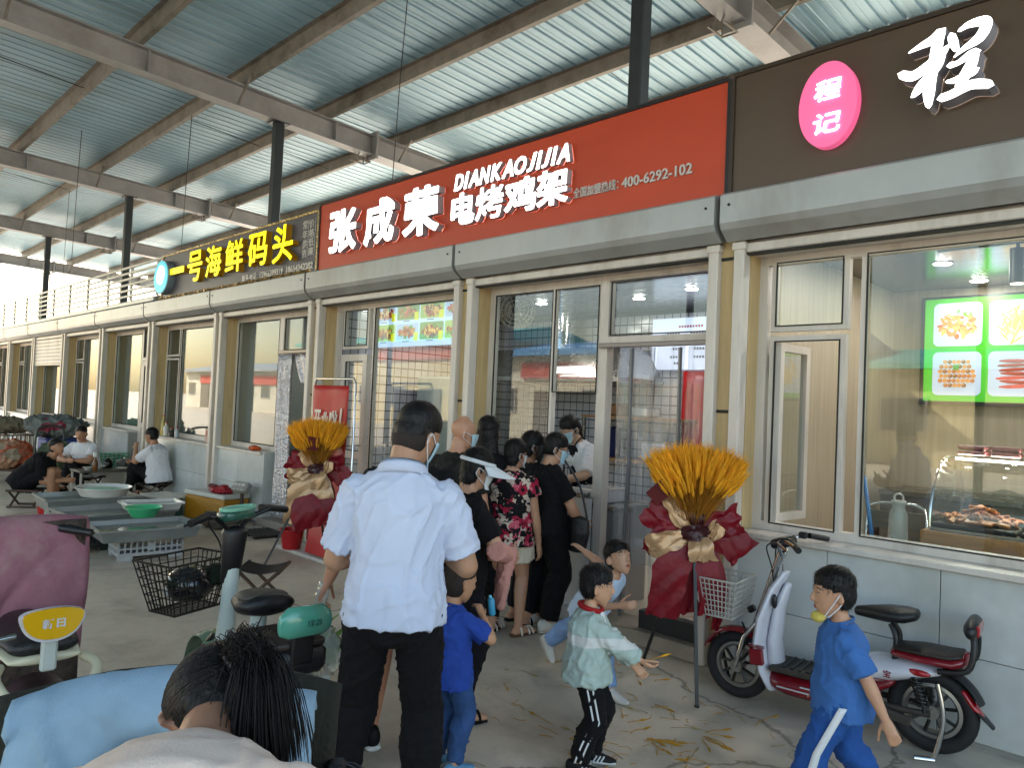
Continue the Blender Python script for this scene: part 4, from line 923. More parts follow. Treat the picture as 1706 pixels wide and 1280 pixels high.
FLOR = pattern('floral_print', ['#0f0d10', '#b8a79c', '#a3203d', '#0c0b0d', '#c85a6c', '#141114', '#cbb9a8'], 22); CAMO = pattern('dark_print', ['#121210', '#25231f', '#191917', '#33302a'], 14, 'noise', pos=[0, .42, .52, .62])
SNK = dict(mat=cloth('black_shoe', '#0f0f11', .6), sole=cloth('white_sole', '#cfcfcd', .6), stripe=cloth('white_stripe', '#dadada', .6)); SNW = dict(mat=cloth('white_shoe', '#c9c6c0', .6), sole=cloth('pale_sole', '#b9b3a6', .7)); SND = dict(kind='sandal', mat=cloth('white_strap', '#d9d5cc', .6), sole=cloth('brown_sole', '#5b4334', .7))
SLIP = dict(kind='sandal', mat=BLACK, sole=BLACK2)
def tee(m, **k): d = dict(mat=m, ease=.022, hem=.06, sleeve=.72); d.update(k); return d
def trs(m, **k): d = dict(mat=m); d.update(k); return d
# --- adults in the queue
J1 = human('man in pale blue short-sleeved shirt and black trousers seen from behind', (-2.175, 1.62, 0), 44, 1.665, fat=.95, lean=3, bend=4, head=(-34, 24, 4), handL=(-.09, .26, 1.03), handR=(.11, .25, 1.05), elL=(-.6, -.5, -.6), elR=(.55, -.5, -.6), palmL=(.6, -.4, .6), palmR=(-.6, -.4, .6), curlL=.9, curlR=.9,
      footL=(-.2, .06, .075), footR=(.13, -.02, .075), skinc='#b08468', shirt=dict(mat=LBLUE, ease=.024, hem=.05, sleeve=.82, sl_ease=.02, collar=1, wr=.013, freq=(7.5, 7.5, 4.5), fold=.9, vox=.0075, smooth=6), pants=trs(BLACK, ease=.018, wr=.011, vox=.008), shoes=SNK, hair='crop', mask=MASKB, vox=.0065)
J2 = human('person in black tee and shorts carrying a bag of vegetables', (-2.74, 2.1, 0), 45, 1.62, fat=1.05, handL=(-.375, .02, .72), elL=(-1, -.6, 0), palmL=(1, 0, 0), curlL=1.2, footL=(-.14, .05, .073), footR=(.1, 0, .073), toeL=25, skinc='#b9856a', head=(10, 10, 0), shirt=tee(BLACK, ease=.03), pants=trs(BLACK2, len=.82, name='shorts', leg=.03), shoes=SNK, hair='short')
J3 = human('short woman in white sun visor and black top with pink sleeves', (-2.86, 2.52, 0), -20, 1.42, fat=1.08, lean=4, head=(-8, 14, 0), handL=(-.08, .24, .80), handR=(.06, .26, .82), elR=(1, -.3, -.4), skinc='#c29477', shirt=tee(BLACK), pants=trs(BLACK2), shoes=SLIP, hair='bob', mask=MASKW)
J4 = human('bald man in dark patterned tee with a mask looking right', (-3.8, 3.3, 0), 22, 1.56, fat=1.1, head=(-48, 4, 0), skinc='#b8876c', shirt=tee(CAMO, ease=.03), pants=trs(BLACK2), shoes=SLIP, hair=None, mask=MASKB)
J5 = human('woman with long straight black hair in dark clothes', (-3.86, 3.62, 0), 30, 1.56, skinc='#c0937a', shirt=tee(BLACK, sleeve=1.2), pants=trs(BLACK), shoes=SLIP, hair='long')
J6 = human('woman in floral blouse, beige shorts and white sandals', (-3.68, 3.70, 0), 28, 1.405, fat=1.06, head=(-38, 6, 0), handL=(-.14, .26, .78), handR=(.2, .08, .62), footL=(-.1, .02, .063), footR=(.1, 0, .063), toeR=-30, toeL=-10, skinc='#bb8c70', shirt=tee(FLOR, hem=.085, sleeve=.4, ease=.026, flare=1.05), pants=trs(BEIGEC, len=.62, name='shorts', leg=.035), shoes=SND, hair='bob', mask=MASKW)
J7 = human('woman in dark mottled top between floral blouse and black-clad woman', (-3.80, 3.98, 0), -5, 1.46, head=(-30, 8, 0), skinc='#bb8c70', shirt=tee(CAMO), pants=trs(BLACK2), shoes=SLIP, hair='bob', mask=MASKW)
J8 = human('woman in black with glasses and mask waiting at the serving window', (-3.60, 4.0, 0), -22, 1.46, fat=1.08, head=(-22, 14, 0), handL=(-.06, .26, .76), handR=(.08, .25, .74), elL=(-1, -.3, -.4), elR=(1, -.3, -.4), curlL=.9, curlR=.9, skinc='#bf9074', shirt=tee(BLACK, ease=.026), pants=trs(BLACK, ease=.03), shoes=SNW, hair='pony', mask=MASKB)
J9 = human('server in white shirt, black apron and mask behind the counter', (-4.13, 5.12, .1), 168, 1.53, lean=14, bend=12, head=(10, 26, 0), handL=(-.12, .42, .88), handR=(.05, .44, .86), elL=(-1, -.3, -.4), elR=(1, -.3, -.4), skinc='#c09a80', shirt=tee(WHT, sleeve=.9), pants=trs(BLACK2), shoes=SLIP, hair='pony', mask=MASKB)
# accessories
def on_head(J, x, y, z): return J['hc']+J['hx']*x*J['hh']+J['hf']*y*J['hh']+J['hu']*z*J['hh']
VIS = cloth('visor_white', '#d6dade', .6, .04)
rows = []
for k, r in enumerate((1.0, 1.2, 1.45, 1.7, 1.85)):
    rows.append([on_head(J3, .39*math.sin(t)*(1+.35*(r-1)), (.44*math.cos(t)-.03)*1+(r-1)*.85*math.cos(t)**1, .2-.22*(r-1)-.06*math.sin(t)**2*(r)) for t in np.linspace(-1.35, 1.35, 21)])
b = MB(); b.slab(rows, .004); vis = b.build('sun_visor', VIS, J3['root'], 179)
b = MB(); b.tube([on_head(J3, .415*math.cos(t), .465*math.sin(t)-.03, .2) for t in np.linspace(0, 2*PI, 30)[:-1]], .011, 6, closed=True); b.build('visor_band', VIS, vis, 60)
for k in 'LR':
    a, c = J3['el'+k], J3['wr'+k]; q = MB(); u = (c-a).normalized(); ax = u.orthogonal().normalized(); ay = u.cross(ax)
    q.loft([(a-u*.05, ax*.05, ay*.05), (a.lerp(c, .4), ax*.047, ay*.047), (a.lerp(c, .92), ax*.04, ay*.04)], 14, False); hm_ = remesh(q, .008, 2); wrinkle(hm_, .008, (16, 16, 16), 3, .6); link('sun_sleeve', hm_, PINKC, J3['root'], 179)
q = MB(); w_ = J3['wrR']; q.loft([(w_+V3(.02, -.02, .02), X_*.05, Y_*.05), (w_+V3(.03, -.05, -.12), X_*.055, Y_*.035), (w_+V3(.02, -.05, -.26), X_*.04, Y_*.02)], 14); hm_ = remesh(q, .008, 2); wrinkle(hm_, .014, (18, 18, 10), 7, .8); link('pink_cloth', hm_, PINKC, J3['root'], 179)
GLF = M('glasses_frame', '#1a1012', .3)
q = MB()
for s in (-1, 1):
    q.tube([on_head(J8, s*.15+.105*math.cos(t), .46-.03*abs(math.cos(t)), .01+.075*math.sin(t)) for t in np.linspace(0, 2*PI, 17)[:-1]], .0022, 5, closed=True)
    q.tube([on_head(J8, s*.26, .43, .03), on_head(J8, s*.36, .2, .04), on_head(J8, s*.37, -.05, .02)], .0022, 5)
q.tube([on_head(J8, -.05, .46, .03), on_head(J8, .05, .46, .03)], .0022, 5); q.build('glasses', GLF, J8['root'], 60)
# apron
rows = []; J = J9; dk_ = [(J['nk']-J['d2']*.05, .55, .085), (J['ch'], .8, .115), (J['wa'], 1.15, .125), (J['P'], 1.2, .135), (J['P']-Z_*.2, 1.2, .16), (J['P']-Z_*.42, 1.1, .17)]
for c_, w_, r_ in dk_: rows.append([c_+X_*math.sin(t)*(r_+.035)+Y_*math.cos(t)*(r_+.005) for t in np.linspace(-w_, w_, 13)])
b = MB(); b.slab(rows, .004); b.build('apron', BLACK2, J9['root'], 179)
for s in (-1, 1): b = MB(); b.tube(catmull([rows[0][0 if s < 0 else -1], J['nk']+X_*s*.07+Y_*.0+Z_*.02, J['nk']+X_*s*.05-Y_*.07+Z_*.0], 4), .007, 5); b.build('apron_strap', BLACK2, J9['root'], 60)
hbg = thing('handbag', 'black handbag at the hip of the black-clad woman', 'bag', (-3.4, 4.1, .62)); b = MB(); b.loft([((0, 0, -.02), X_*.09, Y_*.04), ((0, 0, .1), X_*.12, Y_*.05), ((0, 0, .19), X_*.11, Y_*.04)], 16); hm_ = remesh(b, .008, 2); link('bag_body', hm_, M('black_leather', '#121013', .45, 0, .2, 20, .2, 60), hbg, 179)
b = MB(); b.tube(catmull([(-.1, 0, .18), (-.14, .0, .42), (-.12, -.02, .6)], 6), .008, 6); b.tube(catmull([(.1, 0, .18), (.0, .02, .42), (-.12, -.02, .6)], 6), .008, 6); b.build('strap', MATS['black_leather'], hbg, 60)
# --- children
J11 = human('small boy in royal blue tee and jeans drinking beside the man', (-2.46, 2.14, 0), 0, .955, 1., head=(-12, 10, 0), handR=(.05, .14, .66), elR=(1, -.2, -.8), curlR=1.1, skinc='#b98a6a', shirt=tee(ROYAL, hem=.1, ease=.02, sleeve=.8), pants=trs(JEAN, ease=.014), shoes=dict(mat=cloth('blue_shoe', '#5f8fb0'), sole=SNW['sole']), hair='crop', vox=.006, hairmat=M('buzz_hair', '#2b1f19', .8, 0, .2, 60))
J12 = human('boy in pale mint jacket and striped black trousers holding a straw', (-2.1, 2.65, 0), -52, .935, 1., head=(6, 2, 0), handR=(.03, .23, .50), handL=(-.05, .2, .46), elR=(.5, -1, -.6), elL=(-.5, -1, -.5), palmR=(-.3, 0, 1), curlR=.9, footL=(-.05, .03, .042), footR=(.07, -.03, .042), skinc='#c79778', shirt=dict(mat=MINT, ease=.032, hem=.085, sleeve=1.86, sl_ease=.02, wr=.013, fold=.9, name='jacket', vox=.007), pants=trs(BLACK, ease=.02), shoes=SNK, hair='boy', face_detail=True, vox=.005)
J13 = human('boy in pale blue shirt and light jeans running behind the mint jacket', (-2.66, 3.42, 0), -88, .99, 1., pel=(0, -.04, .46), lean=30, bend=12, head=(-14, -22, 0), handL=(-.12, -.30, .78), elL=(-1, 0, 0), handR=(.16, .26, .55), curlL=.25, palmL=(0, 0, -1), footL=(-.05, -.42, .13), knL=(0, 1, -.3), footR=(.07, .16, .045), skinc='#bb8d70', shirt=tee(PALEB, hem=.08), pants=trs(JEANL, ease=.02), shoes=SNW, hair='boy', face_detail=True, vox=.005)
J14 = human('boy in blue tracksuit walking left past the white scooter', (-1.17, 3.13, 0), 118, 1.035, 1., lean=2, head=(8, 2, 0), handL=(-.15, -.16, .42), elL=(-.6, -1, 0), handR=(.13, .03, .45), palmL=(1, 0, 0), curlL=.45, footL=(-.06, .18, .05), footR=(.06, -.16, .06), skinc='#c09072', shirt=tee(TRT, hem=.1, ease=.03, sleeve=.85, sl_ease=.028), pants=trs(TRK, ease=.026), shoes=SNW, hair='boy', face_detail=True, vox=.005)
J15 = human('girl in cream tee with black ponytail sitting at the blue towel', (-.825, .31, 0), 52, 1.3, .2, fat=.95, pel=(0, -.05, .90), lean=12, bend=58, head=(16, 80, 6), handL=(-.2, .48, .74), handR=(.18, .48, .74), footL=(-.1, .12, .31), footR=(.1, .12, .31), skinc='#a87a60', shirt=tee(CREAMC, ease=.03, hem=.05, wr=.006, freq=(7, 7, 5), fold=.7, smooth=5), pants=trs(BLACK2), shoes=SNW, hair='combed', vox=.0065)
# white stripes, red collar, chin mask, bottle
def leg_stripe(J, k, sd, offs, wd=.008, mat=None, ease=.036):
    for o_ in offs:
        pts = []; a, c, w_ = J['hip'+k], J['kn'+k], J['an'+k]
        for t in np.linspace(.1, 1, 10): pts.append(a.lerp(c, t)+X_*sd*((.05-.0165*t)*J['H']+ease)*.97+Y_*o_)
        for t in np.linspace(.15, .9, 8): pts.append(c.lerp(w_, t)+X_*sd*((.036-.01*t)*J['H']+ease)*.97+Y_*o_-Y_*.008*math.sin(t*3))
        rows = [[p_-Y_*wd, p_+Y_*wd] for p_ in pts]; b = MB(); b.slab(rows, .005); b.build('stripe', SNK['stripe'], J['pants'], 179)
leg_stripe(J12, 'R', 1, (-.012, .012), .004, ease=.018); leg_stripe(J14, 'L', -1, (0.,), .015, ease=.036)
JZ = bpy.data.materials['cloth_mint_jacket']; N = JZ.node_tree.nodes; Lk = JZ.node_tree.links; P0 = N['Principled BSDF']; bc0 = P0.inputs['Base Color'].links[0].from_socket
tcz = N.new('ShaderNodeTexCoord'); spz = N.new('ShaderNodeSeparateXYZ'); Lk.new(tcz.outputs['Object'], spz.inputs[0]); rz_ = N.new('ShaderNodeValToRGB'); rz_.color_ramp.interpolation = 'CONSTANT'; ee = rz_.color_ramp.elements; ee[0].position = 0; ee[0].color = (0, 0, 0, 1); ee[1].position = .555; ee[1].color = (1, 1, 1, 1); e3 = ee.new(.605); e3.color = (0, 0, 0, 1)
mz = N.new('ShaderNodeMix'); mz.data_type = 'RGBA'; Lk.new(spz.outputs['Z'], rz_.inputs[0]); Lk.new(rz_.outputs[0], mz.inputs['Factor']); Lk.new(bc0, mz.inputs['A']); mz.inputs['B'].default_value = (.62, .62, .6, 1); Lk.new(mz.outputs['Result'], P0.inputs['Base Color'])
RED = cloth('red_collar', '#a01f22', .8)
b = MB(); J = J12; b.tube([J['nk']-J['d2']*.008+X_*.052*math.cos(t)+Y_*(.05*math.sin(t)+.004)-Z_*.012*math.sin(t) for t in np.linspace(0, 2*PI, 24)[:-1]], .012, 8, closed=True); b.build('red_collar', RED, J['root'], 179)
for s in (-1, 1): b = MB(); b.tube([J['nk']+V3(s*.03, .05, -.02), J['nk']+V3(s*.035, .085, -.12), J['nk']+V3(s*.035, .09, -.2)], .011, 6); b.build('white_placket', WHT, J['root'], 60)
J = J14; b = MB(); b.ell(on_head(J, -.05, .33, -.5), (.026, .03, .022), 12, 8); hm_ = remesh(b, .005, 1); wrinkle(hm_, .006, (60, 60, 60), 2, .5); mk = link('chin_mask', hm_, cloth('yellow_mask', '#c9b45a'), J['root'], 179)
b = MB(); b.tube(catmull([on_head(J, -.3, .25, -.42), on_head(J, -.36, .06, -.1), on_head(J, -.37, -.04, .03), on_head(J, -.38, -.06, -.15), on_head(J, -.28, .18, -.45)], 4), .0022, 5); b.build('ear_loop', M('mask_loop', '#d9dbe0', .7), mk, 60)
btl = thing('drink_pouch', 'small blue drink pouch held by the boy in royal blue', 'drink', (-2.46, 2.14, 0), 0.); w_ = J11['wrR']; b = MB(); b.loft([(w_+V3(0, .06, .0), X_*.016, Y_*.016), (w_+V3(-.005, .055, .06), X_*.016, Y_*.016)], 12); b.build('pouch', M('blue_cap', '#2f8fb5', .4), btl, 60); b = MB(); b.cyl(w_+V3(-.005, .055, .06), w_+V3(-.01, .05, .08), .007, 10); b.build('cap', M('blue_cap2', '#66c0d8', .4), btl, 60)
# combed hair and ponytail of the girl
J = J15; hcx, hxv, hfv, huv, hhv = J['hc'], J['hx'], J['hf'], J['hu'], J['hh']; Ec = hcx+huv*.09*hhv-hfv*.05*hhv
def onell(d, k=1.): return Ec+(hxv*d.x*.40+hfv*d.y*.465+huv*d.z*.455)*hhv*k
Bd = Vector((.30, -.80, -.28)).normalized(); bu = Vector((0, 0, -1)); bu = (bu-Bd*bu.dot(Bd)).normalized(); bv = Bd.cross(bu); rn = random.Random(4); b = MB()
for i in range(900):
    ph = rn.uniform(0, 2*PI); dn_ = max(0, math.cos(ph)); am = (2.25-1.15*dn_)*rn.uniform(.8, 1.); e_ = bu*math.cos(ph)+bv*math.sin(ph); pts = []; j0 = rn.uniform(-.012, .022); wv = rn.uniform(0, 6)
    for t in np.linspace(1, 0, 9):
        a = am*t+.03; d = Bd*math.cos(a)+(e_*math.cos(.05*math.sin(wv+t*4))+bu.cross(bv)*.0)*math.sin(a); pts.append(onell(d.normalized(), 1.0+j0*math.sin(t*PI)+.012))
    b.tube(pts, [.0004]+[.0013]*7+[.0008], 3, cap=False)
stuff(b.build('combed_strands', HAIRM, J['hair'], 179))
B0 = onell(Bd, 1.02); out = (onell(Bd, 1.2)-B0).normalized(); a_ = -math.radians(52); R2 = Matrix.Rotation(a_, 3, 'Z'); rgt = R2 @ Vector((.706, .709, 0)); dwn = Vector((0, 0, -1)); tc_ = R2 @ Vector((.708, -.706, 0)); b = MB()
q = MB(); q.loft([(B0, hxv*.018, huv*.018), (B0+out*.03+rgt*.03+dwn*.02+tc_*.02, rgt*.03, tc_*.024), (B0+rgt*.055+dwn*.06+tc_*.045, rgt*.034, tc_*.026), (B0+rgt*.06+dwn*.1+tc_*.05, rgt*.022, tc_*.018)], 14); hm_ = remesh(q, .006, 2); wrinkle(hm_, .004, (60, 60, 12), 2, .8); link('ponytail_core', hm_, HAIRM, J['hair'], 179)
for i in range(1100):
    o1 = Vector((rn.gauss(0, 1), rn.gauss(0, 1), rn.gauss(0, 1)))*.011; sp = Vector((rn.gauss(0, 1), rn.gauss(0, 1), rn.gauss(0, .6)))*.024; L_n = rn.uniform(.75, 1.1)
    pts = catmull([B0+o1*.6, B0+out*.03+o1*1.2, B0+out*.032+rgt*.03+dwn*.02*L_n+tc_*.02+sp*.6, B0+rgt*.055+dwn*.06*L_n+tc_*.045+sp*.9, B0+rgt*.062+dwn*.12*L_n+tc_*.05+sp], 4); b.tube(pts, [.0007]*(len(pts)-2)+[.0005, .0002], 3, cap=False)
stuff(b.build('ponytail', HAIRM, J['hair'], 179))
b = MB(); b.torus((0, 0, 0), .02, .006, 'z', 16, 8); q_ = out.to_track_quat('Z', 'Y').to_matrix(); b.v = [tuple(B0+out*.012+q_ @ Vector(v)) for v in b.v]; b.build('hair_tie', M('hair_tie', '#2a2630', .4), J['hair'], 60)
for J in (J11, J14):
    b = MB(); b.tube([J['nk']-J['d2']*.004*J['H']+J['SX']*(.05*J['H'])*math.cos(t)+J['F2']*(.047*J['H']*math.sin(t))-Z_*.012*J['H']*(.4+math.sin(t)) for t in np.linspace(0, 2*PI, 28)[:-1]], .0055, 6, closed=True); b.build('neckband', J['shirt'].data.materials[0], J['shirt'], 179)
# --- seated men at the low table
J16 = human('man in black tee and shorts sitting on a folding stool, leftmost', (-11.35, 2.5, 0), -35, 1.62, fat=1.12, pel=(0, -.12, .34), lean=34, bend=18, head=(-20, -14, 0), handL=(-.1, .34, .34), handR=(.02, .36, .34), footL=(-.14, .22, .073), footR=(.08, .26, .073), skinc='#a8795c', shirt=tee(BLACK), pants=trs(BLACK2, len=.75, name='shorts', leg=.03), shoes=SLIP, hair='crop', face_detail=True, vox=.011)
J17 = human('man in white tee facing the camera behind the low table', (-12.75, 3.45, 0), -140, 1.62, fat=1.18, pel=(0, -.1, .32), lean=14, bend=8, head=(16, 6, 0), handL=(-.02, .3, .48), handR=(.06, .3, .48), elL=(-1, -.2, -.3), elR=(1, -.2, -.3), footL=(-.2, .3, .073), footR=(.16, .2, .073), skinc='#b07f62', shirt=tee(WHT, ease=.03), pants=trs(BLACK), shoes=SLIP, hair='crop', face_detail=True, vox=.011)
J18 = human('man in white tee eating at the low table, seen from the side', (-11.45, 4.02, 0), 128, 1.62, fat=1.1, pel=(0, -.1, .34), lean=8, bend=6, head=(0, 8, 0), handL=(-.02, .27, .72), elL=(-.4, .1, -1), handR=(.16, .36, .5), curlL=1.1, footL=(-.12, .3, .073), footR=(.12, .26, .073), skinc='#a87a5e', shirt=tee(WHT, ease=.03), pants=trs(BLACK), shoes=SLIP, hair='short', face_detail=True, vox=.011)
# ================================================================ scooters
RUB = M('tyre_rubber', '#17171a', .75, 0, .2, 20, .15, 60); ALU = M('rim_aluminium', '#9c9a95', .35, .8, .1, 10); BLKP = M('black_plastic', '#131315', .42, 0, .15, 12); CHR = MATS['chrome']
WPL = M('white_gloss_panel', '#c9c9d2', .18, 0, .05, 5, coat=.4, dirt=('#8d8a86', .3)); RPL = M('red_gloss_panel', '#7c1420', .2, 0, .12, 5, coat=.4); BRS = M('brown_seat', '#2c211d', .5, 0, .2, 20, .2, 80); BKS = M('black_seat', '#141315', .45, 0, .2, 20, .15, 80)
GRS = M('grey_seat', '#4c473f', .6, 0, .15, 20, .15, 90); TEAL = M('teal_gloss', '#4f9c86', .18, 0, .06, 5, coat=.5); YEL = M('yellow_gloss', '#d2a012', .2, 0, .06, 5, coat=.5); CREAMP = M('cream_plastic', '#c9c3a8', .35, 0, .08, 6)
REFL = M('red_reflector', '#a3101a', .12, 0, .1, 40, coat=.5); DUSTY = M('dusty_black', '#3a342e', .7, 0, .3, 12)
def wheel(root, x, r, tw=.042, name='wheel', spokes=True):
    b = MB(); b.torus((x, 0, r), r-tw*.75, tw*.78, 'y', 40, 10); w = b.build(name, RUB, root, 60)
    b = MB(); b.torus((x, 0, r), r-tw*1.7, .016, 'y', 36, 6); b.build('rim', ALU, w, 60)
    b = MB(); b.cyl((x, -.045, r), (x, .045, r), .034, 16); b.cyl((x, -.06, r), (x, .06, r), .01, 8); b.build('hub', ALU, w, 60)
    if spokes:
        b = MB()
        for i in range(9):
            a = 2*PI*i/9
            b.tube([(x+.03*math.cos(a), -.018*(-1)**i, r+.03*math.sin(a)), (x+(r-tw*1.7)*math.cos(a+.1), 0, r+(r-tw*1.7)*math.sin(a+.1))], .009, 5)
        b.build('spokes', M('dark_alloy', '#3a3836', .4, .6), w, 60)
    return w
def arc_fender(x, r, a0, a1, w, th=.004, n=14, lift=.03):
    rows = []
    for a in np.linspace(a0, a1, n): rows.append([(x+(r+lift-.02*(t*t))*math.cos(a), t*w, r+(r+lift-.02*t*t)*math.sin(a)) for t in (-1, -.6, 0, .6, 1)])
    b = MB(); b.slab(rows, th); return b
def wire_basket(root, x0, x1, w0, w1, z0, z1, mat, nx=9, nz=6, flare=.03):
    b = MB(); rr = .0032
    def pt(u, v, t): # u along perimeter, t height
        return None
    def ring(t):
        xa, xb = x0+.03*(1-t), x1-(1-t)*flare; wa = w0+(w1-w0)*t; z = z0+(z1-z0)*t
        return [(xa, -wa), (xb, -wa), (xb, wa), (xa, wa)], z
    for k in range(nz+1):
        c, z = ring(k/nz); b.tube([(x, y, z) for x, y in c], rr*(1.8 if k in (0, nz) else 1), 5, closed=True)
    for e in range(4):
        for i in range(nx):
            pts = []
            for t in (0, .5, 1):
                c, z = ring(t); p0 = Vector(c[e]); p1 = Vector(c[(e+1) % 4]); p = p0.lerp(p1, i/nx); pts.append((p.x, p.y, z))
            b.tube(pts, rr, 4)
    c, z = ring(0)
    for i in range(nx): b.tube([(c[0][0]+(c[1][0]-c[0][0])*i/nx, -w0, z), (c[0][0]+(c[1][0]-c[0][0])*i/nx, w0, z)], rr, 4)
    return b.build('basket', mat, root, 60)
def spring(x0, y0, z0, x1, z1, R_=.022, turns=8):
    return [(x0+(x1-x0)*t+R_*math.cos(2*PI*turns*t), y0+R_*math.sin(2*PI*turns*t), z0+(z1-z0)*t) for t in np.linspace(0, 1, turns*10)]
def handlebar(root, hx, hz, steer=0., w=.3, mat=CHR, rise=.06, dash=True, dashm=BLKP, sweep=1.):
    R_ = Matrix.Rotation(steer, 3, 'Z'); o = Vector((hx, 0, hz))
    def T(p): return o+R_ @ Vector((p[0]*(sweep if p[0] < -.05 else 1), p[1], p[2]))
    b = MB(); b.tube([T(p) for p in catmull([(-.13, -w, rise+.01), (-.06, -w*.7, rise+.02), (.0, -w*.35, rise-.02), (.0, 0, -.03), (.0, w*.35, rise-.02), (-.06, w*.7, rise+.02), (-.13, w, rise+.01)], 5)], .011, 8); hb = b.build('handlebar', mat, root, 60)
    for s in (-1, 1):
        b = MB(); b.tube([T((-.16, s*(w+.03), rise+.0)), T((-.09, s*(w-.08), rise+.02))], .017, 10); b.build('grip', BLKP, hb, 60)
        b = MB(); b.tube([T((-.03, s*w*.6, rise+.015)), T((-.03, s*w*.8, rise+.01)), T((-.11, s*(w+.05), rise-.01))], [.009, .008, .006], 6); b.build('brake_lever', CHR if mat is CHR else BLKP, hb, 60)
        b = MB(); b.box(T((-.06, s*w*.62, rise+.02)), (.05, .045, .035), R_, .01); b.build('switch', BLKP, hb)
        b = MB(); b.tube([T(p) for p in catmull([(-.03, s*w*.6, rise+.01), (.06, s*w*.4, rise-.03), (.05, s*.03, -.1), (.02, s*.02, -.3)], 6)], .004, 5); b.build('cable', BLKP, hb, 60)
    if dash:
        b = MB(); b.loft([(T((-.035, 0, .055)), R_ @ X_*.03, Y_*.05+Z_*0), (T((.0, 0, .06)), R_ @ X_*.05, Y_*.09), (T((.03, 0, .03)), R_ @ X_*.05, Y_*.08)], 16)
        b = MB(); b.box(T((.0, 0, .05)), (.1, .17, .05), R_ @ Matrix.Rotation(.25, 3, 'Y'), .02); b.build('dashboard', dashm, hb, 60)
        b = MB(); b.box(T((-.012, 0, .079)), (.06, .11, .006), R_ @ Matrix.Rotation(.25, 3, 'Y'), .002); b.build('display', M('lcd', '#20302c', .15), hb)
    return hb, T
# --- white and red scooter against the wall -----------------------
fw = Vector((-.96, -.12, 0)); rz = math.atan2(fw.y, fw.x)
SA = thing('electric_scooter', 'white and red electric scooter with front basket parked against the tiled wall', 'scooter', (-1.56, 4.03, 0), rz)
wheel(SA, .5, .185, .04); wheel(SA, -.47, .2, .046)
b = arc_fender(.5, .185, .35, 2.5, .05); b.build('front_fender', RPL, SA, 60)
b = MB()
for s in (-1, 1): b.tube([(.5, s*.055, .185), (.455, s*.055, .36), (.40, s*.03, .44)], .013, 8)
b.tube([(.41, 0, .42), (.28, 0, .86)], .02, 10); b.build('fork', CHR, SA, 60)
b = MB(); b.loft([((.255, 0, .745), X_*.022, Y_*.05), ((.30, 0, .66), X_*.03, Y_*.1), ((.345, 0, .5), X_*.035, Y_*.155), ((.36, 0, .36), X_*.036, Y_*.165), ((.33, 0, .22), X_*.036, Y_*.15), ((.29, 0, .13), X_*.035, Y_*.12)], 20); ls = b.build('leg_shield', WPL, SA, 60)
b = MB(); b.loft([((.24, 0, .68), X_*.02, Y_*.035), ((.28, 0, .55), X_*.03, Y_*.07), ((.30, 0, .38), X_*.035, Y_*.08), ((.29, 0, .26), X_*.045, Y_*.09)], 18); b.build('inner_shield', WPL, SA, 60)
for s in (1,):
    b = MB(); b.box((.345, s*.158, .3), (.075, .03, .085), Matrix.Rotation(.12, 3, 'Y'), .008); b.build('red_flash', RPL, ls)
    for i, z in enumerate((.352, .362)): b = MB(); b.box((.345, s*.162, z), (.08, .02, .004)); b.build('red_line', RPL, ls)
    b = MB(); b.ell((.278, s*.1, .6), (.016, .014, .04), 12, 8); b.build('keyhole_cover', BLKP, ls, 179)
b = MB(); b.box((.06, 0, .245), (.46, .25, .03), None, .01); fl = b.build('floorboard', DUSTY, SA)
for i in range(9): q = MB(); q.box((-.12+i*.042, 0, .264), (.016, .22, .008), None, .002); q.build('tread', BLKP, fl)
b = MB(); b.loft([((.31, 0, .17), Y_*.1, Z_*.05), ((.2, 0, .165), Y_*.135, Z_*.065), ((-.05, 0, .165), Y_*.135, Z_*.068), ((-.2, 0, .19), Y_*.12, Z_*.06)], 18); lc = b.build('lower_cover', RPL, SA, 60)
for z, x0, x1 in ((.19, .0, .12), (.165, .02, .24)): q = MB(); q.box(((x0+x1)/2, .135, z), (x1-x0, .008, .006)); q.build('pale_line', WPL, lc)
b = MB(); b.loft([((-.1, 0, .33), Y_*.09, Z_*.06), ((-.22, 0, .35), Y_*.125, Z_*.075), ((-.38, 0, .385), Y_*.12, Z_*.05), ((-.5, 0, .405), Y_*.09, Z_*.025)], 20); rb = b.build('rear_body', WPL, SA, 60)
b = MB(); b.loft([((-.08, 0, .25), Y_*.08, Z_*.06), ((-.2, 0, .26), Y_*.115, Z_*.055), ((-.3, 0, .31), Y_*.1, Z_*.03)], 18); b.build('lower_body', RPL, SA, 60)
b = MB(); b.ell((-.42, .105, .395), (.055, .014, .016), 14, 8); b.build('side_reflector', REFL, rb, 179)
for i in range(3): q = MB(); q.tube([(-.14, .116, .315-.012*i), (-.3, .122, .33-.012*i)], .0025, 4); q.build('red_line', RPL, rb)
vs, fs = text_mesh('宝', .0, .02); lo, hi = vs.min(0), vs.max(0); qv = (vs-lo)/np.maximum(hi-lo, 1e-6)
me = bpy.data.meshes.new('badge'); me.from_pydata([(-.27-.035*(p[0]), .1275, .345+.035*p[1]) for p in qv], [], fs); link('badge', me, RPL, rb)
b = MB()
for s in (-1, 1): b.tube(catmull([(-.3, s*.045, .38), (-.31, s*.05, .52), (-.28, s*.03, .585)], 5), .013, 8)
b.build('seat_post', BLKP, SA, 60)
b = MB(); b.loft([((-.12, 0, .615), Y_*.025, Z_*.025), ((-.19, 0, .622), Y_*.05, Z_*.035), ((-.27, 0, .63), Y_*.095, Z_*.042), ((-.34, 0, .637), Y_*.1, Z_*.04), ((-.385, 0, .645), Y_*.07, Z_*.03)], 22); b.build('saddle', BKS, SA, 179)
